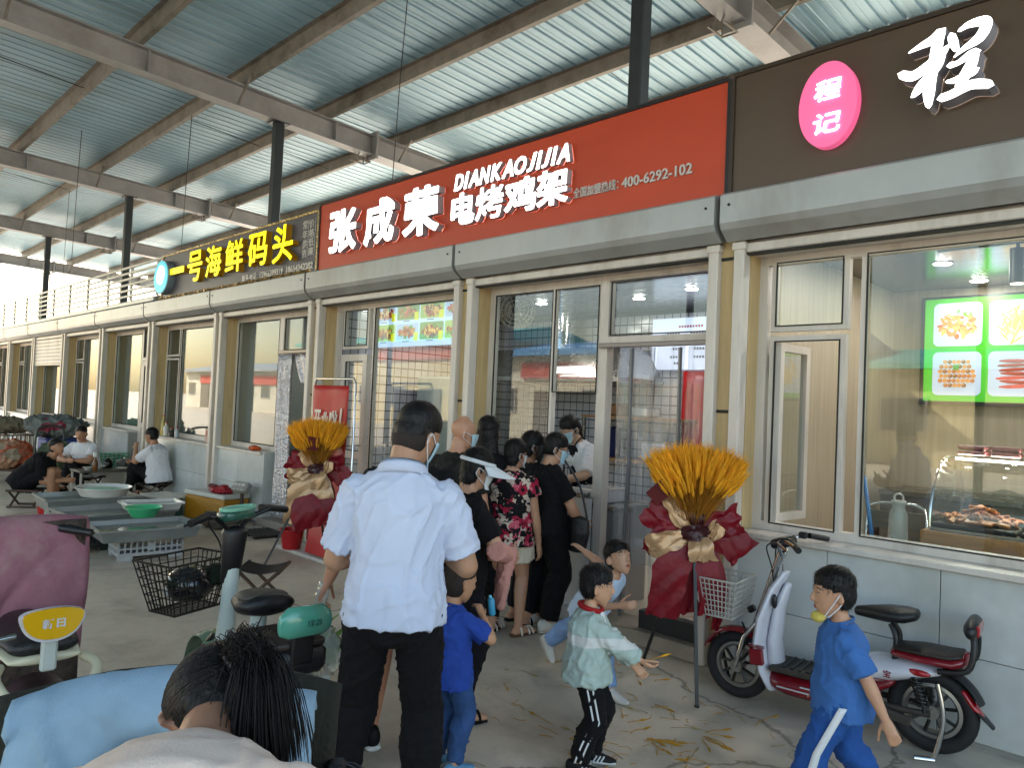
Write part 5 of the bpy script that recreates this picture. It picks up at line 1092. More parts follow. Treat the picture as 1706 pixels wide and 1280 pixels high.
b = MB(); b.loft([((-.3, 0, .455), Y_*.09, Z_*.024), ((-.42, 0, .455), Y_*.115, Z_*.03), ((-.56, 0, .46), Y_*.11, Z_*.034), ((-.6, 0, .475), Y_*.09, Z_*.04)], 20); rsb = b.build('rear_seat_base', RPL, SA, 60)
b = MB(); b.loft([((-.31, 0, .48), Y_*.08, Z_*.018), ((-.42, 0, .487), Y_*.11, Z_*.024), ((-.54, 0, .49), Y_*.108, Z_*.022), ((-.59, 0, .5), Y_*.09, Z_*.018)], 20); b.build('rear_cushion', BRS, SA, 179)
b = MB()
for s in (-1, 1): b.tube(catmull([(-.5, s*.1, .42), (-.62, s*.1, .45), (-.645, s*.085, .55), (-.635, s*.06, .63)], 5), .014, 8)
bb = b.build('backrest_loop', BLKP, SA, 60)
b = MB(); b.loft([((-.632, -.125, .635), X_*.022, Z_*.03), ((-.632, -.08, .64), X_*.034, Z_*.045), ((-.632, .08, .64), X_*.034, Z_*.045), ((-.632, .125, .635), X_*.022, Z_*.03)], 16); b.build('backrest', BLKP, bb, 60)
b = MB(); b.box((-.655, .02, .64), (.024, .17, .05), None, .01); b.build('reflector', REFL, bb)
b = arc_fender(-.47, .2, 1.2, 2.75, .05, lift=.035); b.v = [(x, y, z) for x, y, z in b.v]; b.build('rear_fender', BLKP, SA, 60)
b = MB(); b.loft([((-.6, 0, .33), Y_*.035, X_*.02), ((-.64, 0, .27), Y_*.04, X_*.022), ((-.68, 0, .225), Y_*.03, X_*.012)], 14); b.build('tail_light', REFL, SA, 60)
b = MB(); b.loft([((-.66, 0, .25), Y_*.045, X_*.01), ((-.72, 0, .19), Y_*.035, X_*.008)], 12); b.build('mud_flap', BLKP, SA, 60)
for s in (-1, 1):
    b = MB(); b.tube(spring(-.40, s*.085, .37, -.445, .23), .0055, 6); b.tube([(-.40, s*.085, .38), (-.45, s*.085, .205)], .009, 8); b.build('shock_absorber', BLKP, SA, 60)
    b = MB(); b.tube([(-.47, s*.075, .2), (-.3, s*.075, .19), (-.14, s*.06, .2)], .016, 8); b.build('swing_arm', DUSTY, SA, 60)
b = MB(); b.box((-.25, .14, .185), (.3, .03, .045), Matrix.Rotation(-.15, 3, 'Y'), .012); b.build('chain_cover', DUSTY, SA)
b = MB(); b.tube(catmull([(-.5, .09, .36), (-.53, .1, .2), (-.5, .12, .02)], 5), .012, 8); b.tube([(-.5, .12, .012), (-.42, .16, .012)], .01, 6); b.build('kick_stand', CHR, SA, 60)
handlebar(SA, .27, .86, .0, .24)
bk = wire_basket(SA, .47, .68, .13, .165, .46, .67, M('white_wire', '#bdbab2', .4, .1), 8, 7)
b = MB(); n = 26; hp = []
for i in range(n):
    a = 2*PI*i/n; hp.append((.065*math.sin(a)**3*1.05, .016*(2.9*math.cos(a)-1.1*math.cos(2*a)-.45*math.cos(3*a))*.62))
b.prism([(y_, z_+.585) for y_, z_ in hp], .688, .7, 'x'); hd = b.build('heart_badge', REFL, bk); b = MB(); b.prism([(y_*.5, z_*.5+.585) for y_, z_ in hp], .7, .704, 'x'); b.build('heart_centre', WPL, hd)
b = MB(); b.tube([(.45, 0, .5), (.42, 0, .52)], .02, 6); b.tube(catmull([(.47, .05, .44), (.44, .05, .36), (.47, .055, .27)], 5), .006, 6); b.build('basket_bracket', BLKP, SA, 60)
b = MB(); b.tube([(.3, -.1, .83), (.3, -.1, .77)], .004, 5); b.box((.3, -.1, .75), (.006, .02, .04), None, .002); b.build('keys', CHR, SA)
# --- teal scooter, seen from behind -------------------------------
SB = thing('electric_scooter', 'teal and white electric scooter with black wire basket seen from behind', 'scooter', (-3.05, 1.53, 0), math.atan2(.09, -1.))
wheel(SB, .5, .2, .042); wheel(SB, -.38, .2, .05)
b = arc_fender(.5, .2, .1, 2.9, .07, lift=.045); b.build('front_fender', M('sage_panel', '#6f8a72', .25, 0, .1, 5, coat=.4), SB, 60)
b = MB()
for s in (-1, 1): b.tube([(.5, s*.06, .2), (.45, s*.06, .4), (.42, s*.03, .45)], .013, 8)
b.build('fork', BLKP, SB, 60)
b = MB(); b.loft([((.31, 0, .78), X_*.035, Y_*.035), ((.33, 0, .6), X_*.036, Y_*.038), ((.36, 0, .42), X_*.04, Y_*.045), ((.3, 0, .22), X_*.05, Y_*.06)], 16); b.build('stem', M('pale_stem', '#b7c2bd', .3, 0, .06, 5, coat=.3), SB, 60)
b = MB(); b.loft([((.30, 0, .95), X_*.05, Y_*.06), ((.31, 0, .85), X_*.045, Y_*.05), ((.33, 0, .72), X_*.04, Y_*.042)], 16); b.build('stem_cover', BLKP, SB, 60)
hbB, TB = handlebar(SB, .3, .98, math.radians(24), .26, BLKP, .05, True, M('green_dash', '#2f5f50', .25, 0, .1, 5, coat=.4), .25)
q = MB(); q.tube([TB((-.055, math.cos(a)*.1, .085))+Vector((math.sin(a)*.045, 0, .0)) for a in np.linspace(0, 2*PI, 22)[:-1]], .01, 6, closed=True); q.build('dash_rim', M('pale_green_rim', '#7db79c', .25), hbB, 60)
kb = wire_basket(SB, .50, .76, .13, .19, .55, .79, M('black_wire', '#16140f', .45, .2), 8, 6, .06); kb.data.transform(Matrix.Translation((.33, 0, 0)) @ Matrix.Rotation(math.radians(24), 4, 'Z') @ Matrix.Translation((-.33, 0, 0)))
b = MB(); b.box((.12, 0, .235), (.5, .26, .04), None, .012); b.build('floorboard', DUSTY, SB)
b = MB(); b.loft([((.0, 0, .3), Y_*.09, Z_*.1), ((-.2, 0, .38), Y_*.12, Z_*.13), ((-.42, 0, .44), Y_*.11, Z_*.09), ((-.56, 0, .46), Y_*.07, Z_*.04)], 20); b.build('rear_body', M('pale_stem', '#b7c2bd'), SB, 60)
b = MB(); b.cyl((-.02, 0, .4), (-.04, 0, .66), .035, 12); b.build('seat_post', M('pale_stem', '#b7c2bd'), SB, 60)
b = MB(); b.loft([((.11, 0, .695), Y_*.05, Z_*.03), ((.04, 0, .705), Y_*.095, Z_*.042), ((-.08, 0, .71), Y_*.125, Z_*.05), ((-.15, 0, .72), Y_*.11, Z_*.045)], 24); sdl = b.build('saddle', BKS, SB, 179)
b = MB(); b.loft([((.09, 0, .716), Y_*.04, Z_*.016), ((.03, 0, .73), Y_*.08, Z_*.022), ((-.07, 0, .74), Y_*.105, Z_*.026), ((-.13, 0, .748), Y_*.09, Z_*.02)], 22); b.build('saddle_top', GRS, SB, 179)
b = MB(); b.box((-.33, 0, .575), (.30, .23, .11), None, .025); b.build('rear_seat', BKS, SB, 60)
b = MB(); b.box((-.335, 0, .64), (.27, .21, .03), None, .014); b.build('rear_cushion', BRS, SB, 60)
b = MB(); b.box((-.48, 0, .66), (.035, .09, .18), Matrix.Rotation(-.1, 3, 'Y'), .01); b.build('backrest_post', BLKP, SB)
b = MB(); b.loft([((-.5, -.096, .735), X_*.018, Z_*.042), ((-.5, -.068, .74), X_*.032, Z_*.06), ((-.5, .068, .74), X_*.032, Z_*.06), ((-.5, .096, .735), X_*.018, Z_*.042)], 20); bkr = b.build('backrest', TEAL, SB, 179)
def flat_text(txt, f, parent, mat, name='lettering', offset=.0):
    vs, fs = text_mesh(txt, .0, offset); lo, hi = vs.min(0), vs.max(0); q_ = (vs-lo)/np.maximum(hi-lo, 1e-6)
    me = bpy.data.meshes.new(name); me.from_pydata([f(p[0], p[1]) for p in q_], [], fs); return link(name, me, mat, parent)
flat_text('绿源', lambda u, v: (-.5335+.003*v, -.06*(u-.5)-.025, .725+.032*v), bkr, BLKP)
for s in (-1, 1):
    b = MB(); b.tube(catmull([(-.12, s*.14, .46), (-.2, s*.15, .5), (-.36, s*.15, .5), (-.5, s*.1, .5)], 5), .016, 8); b.build('grab_rail', M('white_rail', '#c9c6bd', .3), SB, 60)
b = MB(); b.loft([((-.52, 0, .5), Y_*.07, Z_*.025), ((-.57, 0, .49), Y_*.06, Z_*.02)], 14); b.build('tail_light', REFL, SB, 60)
b = MB(); b.box((-.6, -.0, .38), (.012, .17, .12), Matrix.Rotation(-.25, 3, 'Y'), .004); pl = b.build('number_plate', M('green_plate', '#1f5d49', .4), SB)
flat_text('7', lambda u, v: (-.6085-.022*(v-.5)*-.4, -.03*(u-.5)-.03, .355+.05*v), pl, WPL)
b = arc_fender(-.38, .2, 1.0, 3.0, .06, lift=.04); b.build('rear_fender', BLKP, SB, 60)
b = MB(); b.tube([(-.35, .1, .1), (-.4, .16, .015)], .012, 6); b.build('kick_stand', BLKP, SB, 60)
hl = thing('helmet', 'black and white helmet lying in the black wire basket', 'helmet', (-3.05-.60, 1.53-.05, .57), 2.2)
b = MB(); b.ell((0, 0, .09), (.1, .115, .09), 24, 14); hs = b.build('shell', M('helmet_black', '#17171b', .2, 0, .1, 5, coat=.5), hl, 179); b = MB(); b.ell((.01, .035, .075), (.1, .09, .06), 20, 12); b.build('visor', M('helmet_white', '#b9bcc2', .2), hl, 179); b = MB(); b.ell((.085, .06, .08), (.018, .03, .018), 12, 8); b.build('pink_badge', M('pink_badge', '#b02a5c', .3), hl, 179)
gc = thing('cloth', 'dark green cloth stuffed into the black wire basket', 'cloth', (-3.05-.6, 1.5, .68)); b = MB(); b.ell((0, 0, 0), (.1, .13, .045), 18, 10); b.ell((.03, .1, .02), (.06, .06, .05), 14, 8); hm_ = remesh(b, .009, 1); wrinkle(hm_, .02, (22, 22, 22), 4, .9); link('cloth_body', hm_, cloth('dark_green', '#1d2a20', .9, .3), gc, 179)
# --- yellow backrest scooter at left ------------------------------
SC = thing('electric_scooter', 'electric scooter with yellow and white backrest at far left', 'scooter', (-3.42, .76, 0), math.atan2(.06, -1.))
wheel(SC, .5, .2, .042); wheel(SC, -.38, .2, .05)
b = MB(); b.loft([((.0, 0, .3), Y_*.09, Z_*.1), ((-.2, 0, .4), Y_*.12, Z_*.12), ((-.45, 0, .46), Y_*.1, Z_*.07)], 20); b.build('rear_body', BLKP, SC, 60)
b = MB(); b.loft([((.34, 0, .95), X_*.04, Y_*.05), ((.36, 0, .6), X_*.05, Y_*.1), ((.34, 0, .25), X_*.05, Y_*.12)], 16); b.build('stem', BLKP, SC, 60)
b = MB(); b.box((.1, 0, .24), (.5, .26, .04), None, .012); b.build('floorboard', DUSTY, SC)
b = MB(); b.loft([((.16, 0, .64), Y_*.07, Z_*.03), ((.0, 0, .65), Y_*.12, Z_*.04), ((-.2, 0, .655), Y_*.13, Z_*.04), ((-.36, 0, .66), Y_*.11, Z_*.035)], 22); b.build('saddle', BKS, SC, 179)
b = MB(); b.loft([((.1, 0, .612), Y_*.08, Z_*.018), ((-.2, 0, .618), Y_*.135, Z_*.02), ((-.38, 0, .622), Y_*.115, Z_*.018)], 22); b.build('saddle_trim', CREAMP, SC, 179)
b = MB(); b.tube(catmull([(-.34, -.13, .6), (-.42, -.16, .58), (-.5, -.1, .52), (-.45, .0, .5)], 5), .018, 8); b.tube(catmull([(-.34, .13, .6), (-.42, .15, .58), (-.5, .1, .52), (-.45, .0, .5)], 5), .018, 8); b.build('grab_rail', CREAMP, SC, 60)
b = MB(); b.box((-.44, 0, .68), (.03, .05, .17), Matrix.Rotation(-.08, 3, 'Y'), .008); b.build('backrest_post', M('pale_post', '#b4bab4', .35), SC)
def shield(sc, x, d):
    pts = [(-.155, .02), (-.15, .065), (-.06, .09), (.06, .09), (.15, .068), (.155, .015), (.12, -.045), (.05, -.085), (-.05, -.085), (-.12, -.045)]
    pts = [(p.x, p.y) for p in catmull([(a, b_, 0) for a, b_ in pts+pts[:1]], 4)[:-1]]
    sc *= .62; q = MB(); q.prism([(a*sc, .765+b_*sc) for a, b_ in pts], x, x-d, 'x'); return q
bw = shield(1., -.45, .035).build('backrest', M('white_gloss_panel', '#c9c9d2'), SC, 40)
q = shield(.93, -.485, .012); q.v = [(x, y, z+.008) for x, y, z in q.v]; by = q.build('backrest_face', YEL, bw, 40)
flat_text('新日', lambda u, v: (-.4985, -.07*(u-.5), .772+.034*(v-.5)+.004), bw, WPL, offset=.03)
handlebar(SC, .34, .90, 0., .22, BLKP)
b = MB(); b.tube([(.25, .2, .96), (.22, .27, 1.06)], .006, 6); b.loft([((.2, .22, 1.075), Y_*.05, Z_*.012), ((.2, .32, 1.085), Y_*.05, Z_*.012)], 12); b.build('mirror', M('mirror_glass', '#2a3330', .08, .6), SC, 60)
b = MB(); b.tube([(-.36, .09, .71), (-.37, .2, .705)], [.012, .004], 6); b.build('side_lever', CHR, SC, 60)
# --- the girl's scooter -------------------------------------------
SD = thing('electric_scooter', 'dark green scooter under the blue towel in the foreground', 'scooter', (-1.05, .51, 0), math.atan2(.55, -.83))
wheel(SD, .52, .2, .042); wheel(SD, -.4, .2, .05)
DGR = M('dark_green_panel', '#15241c', .3, 0, .1, 5, coat=.3)
b = MB(); b.loft([((.1, 0, .25), Y_*.09, Z_*.08), ((-.1, 0, .4), Y_*.12, Z_*.12), ((-.45, 0, .44), Y_*.1, Z_*.09)], 20); b.build('rear_body', DGR, SD, 60)
b = MB(); b.loft([((.18, 0, .68), Y_*.08, Z_*.04), ((.0, 0, .68), Y_*.13, Z_*.05), ((-.35, 0, .69), Y_*.12, Z_*.05)], 20); b.build('saddle', BKS, SD, 179)
b = MB(); b.loft([((.05, 0, .52), Y_*.07, Z_*.13), ((-.3, 0, .55), Y_*.08, Z_*.12)], 16); b.build('seat_box', DGR, SD, 60)
b = MB(); b.loft([((.68, 0, .72), X_*.03, Y_*.05), ((.66, 0, .5), X_*.04, Y_*.12), ((.56, 0, .25), X_*.05, Y_*.13)], 16); b.build('leg_shield', DGR, SD, 60)
b = MB(); b.box((.25, 0, .23), (.45, .26, .04), None, .012); b.build('floorboard', DUSTY, SD)
handlebar(SD, .64, .68, 0., .22, BLKP, dash=False)
# blankets hung over handlebars
def blanket(name, label, cat, loc, rz, W, zt, zb, mat, seed, amp=.02, th=.012, curl=.1, back=.12, sag=0., nz=22, ny=36, bulge=.0, cut=None):
    t = thing(name, label, cat, loc, rz); rows = []
    prof = [(back, zt-.16), (back*.6, zt-.05), (back*.25, zt-.008), (0, zt), (-.035, zt-.02)]
    for z in np.linspace(zt-.05, zb, nz): prof.append((-.05-bulge*math.sin((zt-z)/(zt-zb)*2.4), z))
    for i, (px, pz) in enumerate(prof):
        row = []
        for j in range(ny):
            y = -W+2*W*j/(ny-1); k = max(0, (zt-pz)/(zt-zb)); n1 = noise.noise(Vector((y*4.5+pz*2.5+seed, pz*2.0, 0))); n2 = (1-min(1, abs(noise.noise(Vector((y*4+pz*4.5+seed, pz*1.2-y*2.5, 2))))*2.6))**2*1.5-.4
            n3 = (1-min(1, abs(noise.noise(Vector((y*8-pz*3+seed*2, pz*2.4+y*2, 5))))*3))**2; x = px+(n1*amp+n2*amp*.6-n3*amp*.45)*(.3+1.2*min(k*2, 1))-abs(y/W)**2*curl*-1
            z = pz-sag*(abs(y)/W)**2*(1 if pz > zt-.1 else 1)+n1*.008
            row.append((x, y*(1-.06*k), z))
        rows.append(row)
    b = MB(); b.slab(rows, th); return t, b
QP = M('pink_quilt', '#94616c', .85, 0, .12, 6, .25, 30, dirt=('#a8988a', .6)); QD = cloth('dark_fleece', '#4a3f39', .95, .4, 30, .6, 50); TW = cloth('blue_towel', '#8ba6ba', .95, .12, 8, .15, 200); OLV = cloth('olive_quilt', '#2f2f28', .9, .2, 10, .2, 80); FLC = M('cream_fleece', '#b0a690', .95, 0, .2, 12, .6, 60)
t, b = blanket('quilt', 'faded pink quilt hung over the handlebar at far left', 'quilt', (-3.72, .68, 0), math.atan2(.06, -1.), .36, 1.03, .46, QP, 3., .022, .022, .05, .12, .03, bulge=.05); b.build('cover', QP, t, 179)
b = MB()
rows = []
for z in np.linspace(1.0, .28, 14): rows.append([(-.02+.02*noise.noise(Vector((y*6, z*4, 1))), y, z+.01) for y in np.linspace(-.34, .34, 16)])
b = MB(); b.slab(rows, .03); b.build('lining', QD, t, 179)
t, b = blanket('quilt', 'olive padded wind quilt behind the blue towel', 'quilt', (-1.74, .70, 0), math.atan2(.55, -.83), .36, .955, .3, OLV, 8., .02, .03, -.02, .1, .05); b.build('cover', OLV, t, 179)
t, b = blanket('towel', 'large light blue towel draped over the scooter front', 'towel', (-1.643, .648, 0), math.atan2(.55, -.83), .30, 1.0, .42, TW, 12., .085, .01, -.03, .1, .05, 40, 80, bulge=.03); b.build('cloth', TW, t, 179)
# ================================================================ wheat stands
WHEAT = M('wheat_orange', '#f0a81e', .8, 0, .3, 9, transl=0.); WHEATD = M('wheat_stem', '#b5791f', .75, 0, .25, 9)
REDPAP = M('red_wrap_paper', '#78091a', .42, 0, .2, 8, .3, 14, spec=.3); CHAMP = M('champagne_ribbon', '#b58e68', .28, .25, .12, 6, .15, 12); MAROON = M('maroon_paper', '#38090f', .4, 0, .2, 8, .3, 14); REDCARD = M('red_card', '#5c0f14', .5, 0, .15, 8)
def wheat_mesh():
    rnd = random.Random(5); st, er = MB(), MB()
    for i in range(1150):
        th = rnd.uniform(-1, 1)*.56; ph = rnd.gauss(0, .26); L = (.44 if i % 3 else .36)+.03*rnd.random()-.03*th*th
        d = Vector((math.sin(th)*math.cos(ph), math.sin(ph), math.cos(th)*math.cos(ph))).normalized()
        p0 = Vector((rnd.gauss(0, .012)+th*.04, rnd.gauss(0, .012), rnd.uniform(-.02, .03))); bend = Vector((rnd.gauss(0, .008), rnd.gauss(0, .008), 0))
        p1 = p0+d*L*.5+bend; p2 = p0+d*L*.7+bend*1.5; p3 = p0+d*L+bend*2.5+Vector((th*.02, 0, 0))
        st.tube([p0, p1, p2], .0018, 3, cap=False)
        er.tube([p2, p2.lerp(p3, .2), p2.lerp(p3, .6), p3], [.003, .0085, .008, .002], 5)
        u = (p3-p2).normalized(); s = u.orthogonal().normalized()
        for k in range(4):
            q = p2.lerp(p3, .3+.22*k); v = (u+Matrix.Rotation(rnd.uniform(0, 6.28), 3, u) @ s*.5).normalized(); er.tube([q, q+v*rnd.uniform(.03, .055)], [.0016, .0006], 3, cap=False)
    return st.mesh('wheat_stems'), er.mesh('wheat_ears')
WST, WER = wheat_mesh(); WST.materials.append(WHEATD); WER.materials.append(WHEAT)
def petal(p0, p1, p2, width, mat, parent, name, seed, wid2=None, crump=.018, face=Vector((0, -1, 0))):
    """a strip of wrapping paper through three points"""
    P = catmull([p0, p1, p2], 7); rows = []; n = len(P)
    for i, p in enumerate(P):
        t = (P[min(i+1, n-1)]-P[max(i-1, 0)]).normalized(); s = t.cross(face); s = s.normalized() if s.length > 1e-4 else X_
        k = i/(n-1); w_ = width*(.35+.65*math.sin(min(1, k*1.5+.15)*PI/2))*(1 if wid2 is None else (1-k)+k*wid2)
        rows.append([p+s*w_*u+face*(.06*width*math.cos(u*2.2)*4*.12)+Vector([noise.noise(Vector((p.x*17+seed, p.z*17+u*2.4, k_*5.)))*crump*(.4+k*1.2) for k_ in range(3)]) for u in np.linspace(-1, 1, 11)])
    b = MB(); b.slab(rows, .0025); return b.build(name, mat, parent, 40)
def wheat_stand(label, loc, rz, feet, card, petals, h=.93):
    t = thing('wheat_stand', label, 'flower stand', loc, rz, 'orange wheat bouquets on black tripods')
    for me, n in ((WST, 'wheat_stems'), (WER, 'wheat_ears')):
        o = inst(me, n, t, (0, 0, h)); o['kind'] = 'stuff'
    for f in feet:
        b = MB(); a = Vector((f[0]*.12, f[1]*.12, h-.06)); f = Vector(f); d = (f-a); b.tube([a, f+Z_*.004], .013, 4); b.tube([f+Z_*.012, f+Z_*.001], .014, 8); b.build('tripod_leg', BLKP, t)
    b = MB(); b.box((0, 0, h-.1), (.08, .08, .1), None, .01); b.build('tripod_head', BLKP, t)
    c = Vector(card); b = MB(); b.box(c, (.1, .003, .13), Matrix.Rotation(card_rot, 3, 'Y') @ Matrix.Rotation(.25, 3, 'X'), .001); b.build('greeting_card', REDCARD, t)
    for i, (p0, p1, p2, w_, m_, wid2) in enumerate(petals): petal(Vector(p0), Vector(p1), Vector(p2), w_, m_, t, 'ribbon' if m_ is CHAMP else 'wrap_paper', i*3.7, wid2)
    return t
R_, G_, D_ = REDPAP, CHAMP, MAROON
PET = [((0, -.02, .92), (-.16, -.04, .96), (-.27, -.03, 1.04), .075, R_, 1.2), ((0, -.02, .9), (-.18, -.05, .90), (-.25, -.06, .78), .05, R_, 1.), ((.02, -.02, .92), (.16, -.03, .97), (.26, -.03, 1.0), .07, R_, 1.3), ((.02, 0, .9), (.2, -.02, .88), (.29, -.03, .80), .085, R_, 1.2),
       ((-.03, -.03, .9), (-.13, -.08, .68), (-.17, -.07, .42), .12, R_, .75), ((.04, -.04, .86), (.08, -.09, .66), (.07, -.08, .44), .10, R_, .3), ((.05, .0, .86), (.15, -.03, .62), (.14, -.03, .36), .08, R_, .2), ((-.02, .02, .86), (-.04, .0, .6), (-.02, .0, .44), .1, R_, .6), ((-.05, .04, .88), (-.1, .06, .65), (-.06, .06, .45), .12, R_, .6),
       ((0, -.03, .9), (-.14, -.085, .86), (-.27, -.08, .82), .055, G_, 1.3), ((-.02, -.05, .9), (-.1, -.06, 1.0), (-.15, -.05, 1.1), .035, G_, 1.3), ((.04, -.05, .88), (.1, -.08, .92), (.13, -.07, .97), .04, G_, 1.1), ((.01, -.05, .9), (.03, -.1, .84), (.04, -.1, .76), .07, G_, 1.1),
       ((-.08, -.06, .9), (.0, -.09, .92), (.1, -.06, .9), .05, D_, 1.), ((-.02, -.03, .93), (.0, -.05, 1.0), (.02, -.04, 1.05), .06, D_, 1.)]
card_rot = .75
wheat_stand('orange wheat bouquet on tripod in front of the doorway, red wrap nearest', (-2.30, 3.84, 0), math.radians(38), [(-.26, .26, 0), (.02, -.26, 0), (.26, .12, 0)], (-.21, -.1, 1.14), PET)
card_rot = .12
PET2 = [(p0, p1, (p2[0]*.95, p2[1], p2[2]+(.02 if i % 2 else -.03)), w_, (G_ if i in (4, 5, 8) else m_), (1.0 if i in (4, 5) else w2)) for i, (p0, p1, p2, w_, m_, w2) in enumerate(PET)]
PET2 += [((-.1, -.1, .66), (-.05, -.13, .5), (0, -.12, .36), .16, R_, 1.), ((.1, -.1, .64), (.12, -.12, .5), (.1, -.11, .38), .13, R_, .9)]
wheat_stand('orange wheat bouquet on tripod beside the red standing banner', (-6.33, 3.72, 0), math.radians(55), [(-.42, -.12, 0), (.12, .1, 0), (.26, -.2, 0)], (-.03, -.2, 1.16), PET2, .9)
# ================================================================ standing banner
BNR = M('red_banner', '#b01512', .5, 0, .1, 3, .1, 10)
bn = thing('standing_banner', 'red vinyl opening banner on a chrome stand by the shop door', 'banner', (-6.58, 4.0, 0))
rows = []
for z in np.linspace(.12, 1.72, 24): rows.append([(-6.92+.66*t/16, 3.985+.004*math.sin(t*.6+z*2)+.006*noise.noise(Vector((t*.3, z*4, 0))), z) for t in range(17)])
b = MB(); b.slab(rows, .002); bf = part(b, 'banner_face', BNR, bn, 179)
b = MB(); b.tube(catmull([(-6.95, 4.02, .03), (-6.95, 4.02, 1.74), (-6.92, 4.02, 1.79), (-6.22, 4.02, 1.79), (-6.19, 4.02, 1.74), (-6.19, 4.02, .03)], 1), .011, 8); part(b, 'stand_frame', CHR, bn, 60)
b = MB(); b.bx(-7.2, -6.15, 3.8, 4.1, 0, .035, .008); part(b, 'base_board', WHITE, bn)
for ch, x0, x1, z0, z1 in (('开', -6.87, -6.72, 1.26, 1.47), ('业', -6.72, -6.58, 1.28, 1.45), ('啦', -6.57, -6.41, 1.28, 1.47), ('!', -6.38, -6.33, 1.24, 1.5)): L_(bn, ch, x0, x1, z0, z1, .003, WHITE, None, .03, .18, 'lettering', 3.968)
rb_ = thing('sign_board', 'small red notice board leaning under the wheat stand', 'sign', (-6.45, 3.86, .04)); b = MB(); b.box((0, 0, .18), (.42, .012, .34), Matrix.Rotation(-.18, 3, 'X'), .003); b.build('board', M('bright_red', '#b01a18', .4), rb_)
bkt = thing('bucket', 'red bucket behind the left wheat stand', 'bucket', (-6.95, 3.84, .036))
def basin(t, r0, r1, h, mat, th=.006, oval=1., rim=.012, name='basin_body'):
    b = MB(); n = 28; prof = [(0, .0), (r0, .0), (r1, h), (r1+rim, h), (r1+rim, h-.008), (r1-th, h-.004), (r0-th, th), (0, th)]
    vs = []; fs = []
    for r, z in prof:
        for j in range(n): a = 2*PI*j/n; vs.append((r*math.cos(a), r*oval*math.sin(a), z))
    for i in range(len(prof)-1):
        for j in range(n): fs.append((i*n+j, i*n+(j+1) % n, (i+1)*n+(j+1) % n, (i+1)*n+j))
    b.add(vs, fs); return b.build(name, mat, t, 40)
REDB2 = M('red_plastic', '#a8161c', .35, 0, .08, 5)
basin(bkt, .09, .12, .2, REDB2)
# ================================================================ folding stools
WOODD = M('dark_wood', '#4a3328', .6, 0, .25, 8, .2, 30, stretch=(1, 1, 6)); WEB = cloth('webbing', '#2b2523', .9, .3, 20, .3, 60)
def stool(label, loc, rz, h=.27, w=.36, sc=1.):
    t = thing('folding_stool', label, 'stool', loc, rz)
    for s in (-1, 1):
        for q_ in (-1, 1):
            b = MB(); b.tube([(q_*w*.42, s*(.15-.012*q_), .012), (-q_*w*.42, s*(.15-.012*q_), h)], .013, 4); b.build('leg', WOODD, t)
    for q_ in (-1, 1):
        b = MB(); b.tube([(q_*w*.42, -.19, h), (q_*w*.42, .19, h)], .015, 6); b.build('top_bar', WOODD, t); b = MB(); b.tube([(q_*w*.42, -.17, .014), (q_*w*.42, .17, .014)], .013, 6); b.build('foot_bar', WOODD, t)
    b = MB(); b.slab([[(-w*.42+w*.84*u, -.15+.3*v, h+.012-.03*math.sin(u*PI)) for v in np.linspace(0, 1, 6)] for u in np.linspace(0, 1, 9)], .006); b.build('seat', WEB, t, 60)
    return t
stool('empty folding stool standing alone on the concrete', (-5.25, 2.68, 0), math.radians(50), .3)
stool('folding stool under the man in black tee', (-11.30, 2.42, 0), math.radians(-35), .22)
stool('folding stool under the man facing the camera', (-12.72, 3.52, 0), math.radians(-40), .2); stool('folding stool under the man eating', (-11.40, 4.05, 0), math.radians(38), .22)
# ================================================================ low table and tableware
STEEL = M('stainless', '#8f8f8c', .25, .9, .1, 8); TBL = M('table_top', '#5f584c', .4, .2, .2, 6)
tb = thing('low_table', 'low metal table set for the meal between the seated men', 'table', (-12.05, 3.55, 0), math.radians(0))
b = MB(); b.box((0, 0, .37), (.5, .8, .025), None, .006); b.build('top', TBL, tb)
for x in (-.22, .22):
    for y in (-.37, .37): b = MB(); b.box((x, y, .18), (.025, .025, .355)); b.build('leg', WHITE, tb)
def bowl(label, loc, r, mat, h=.05, name='bowl', cat='bowl', food=None):
    t = thing(name, label, cat, loc); basin(t, r*.5, r, h, mat, .004, 1, .004)
    if food: b = MB(); b.ell((0, 0, h*.6), (r*.8, r*.8, h*.35), 14, 8); hm_ = remesh(b, .008, 1); wrinkle(hm_, .012, (40, 40, 40), 1, .6); link('food', hm_, food, t, 179)
CER = M('white_ceramic', '#c9c7c2', .15); FOODY = M('noodle_food', '#b8a060', .6, 0, .3, 30); FOODG = M('greens', '#4d6b2c', .6, 0, .3, 30)
bowl('white plate of noodles on the low table', (-11.9, 3.78, .383), .11, CER, .035, 'plate', 'plate', FOODY); bowl('white bowl beside the beer bottle', (-11.95, 3.3, .383), .07, CER, .05, food=FOODY); bowl('white bowl of greens at the table edge', (-12.12, 3.5, .383), .08, CER, .05, food=FOODG)
def revolve(t, prof, mat, name, n=20, loc=(0, 0, 0)):
    b = MB(); vs = []; fs = []
    for r, z in prof:
        for j in range(n): a = 2*PI*j/n; vs.append((loc[0]+r*math.cos(a), loc[1]+r*math.sin(a), loc[2]+z))
    for i in range(len(prof)-1):
        for j in range(n): fs.append((i*n+j, i*n+(j+1) % n, (i+1)*n+(j+1) % n, (i+1)*n+j))
    fs += [tuple(range(n))[::-1], tuple((len(prof)-1)*n+j for j in range(n))]
    b.add(vs, fs); return b.build(name, mat, t, 40)
bt = thing('beer_bottle', 'amber bottle with white cap on the low table', 'bottle', (-11.85, 3.36, .383)); revolve(bt, [(.035, 0), (.036, .1), (.03, .14), (.013, .17), (.013, .2)], M('amber_glass', '#6b3f10', .08, 0, .1, 5), 'glass_body'); revolve(bt, [(.034, .2), (.036, .22), (.034, .26), (.02, .275)], CER, 'cup_lid')
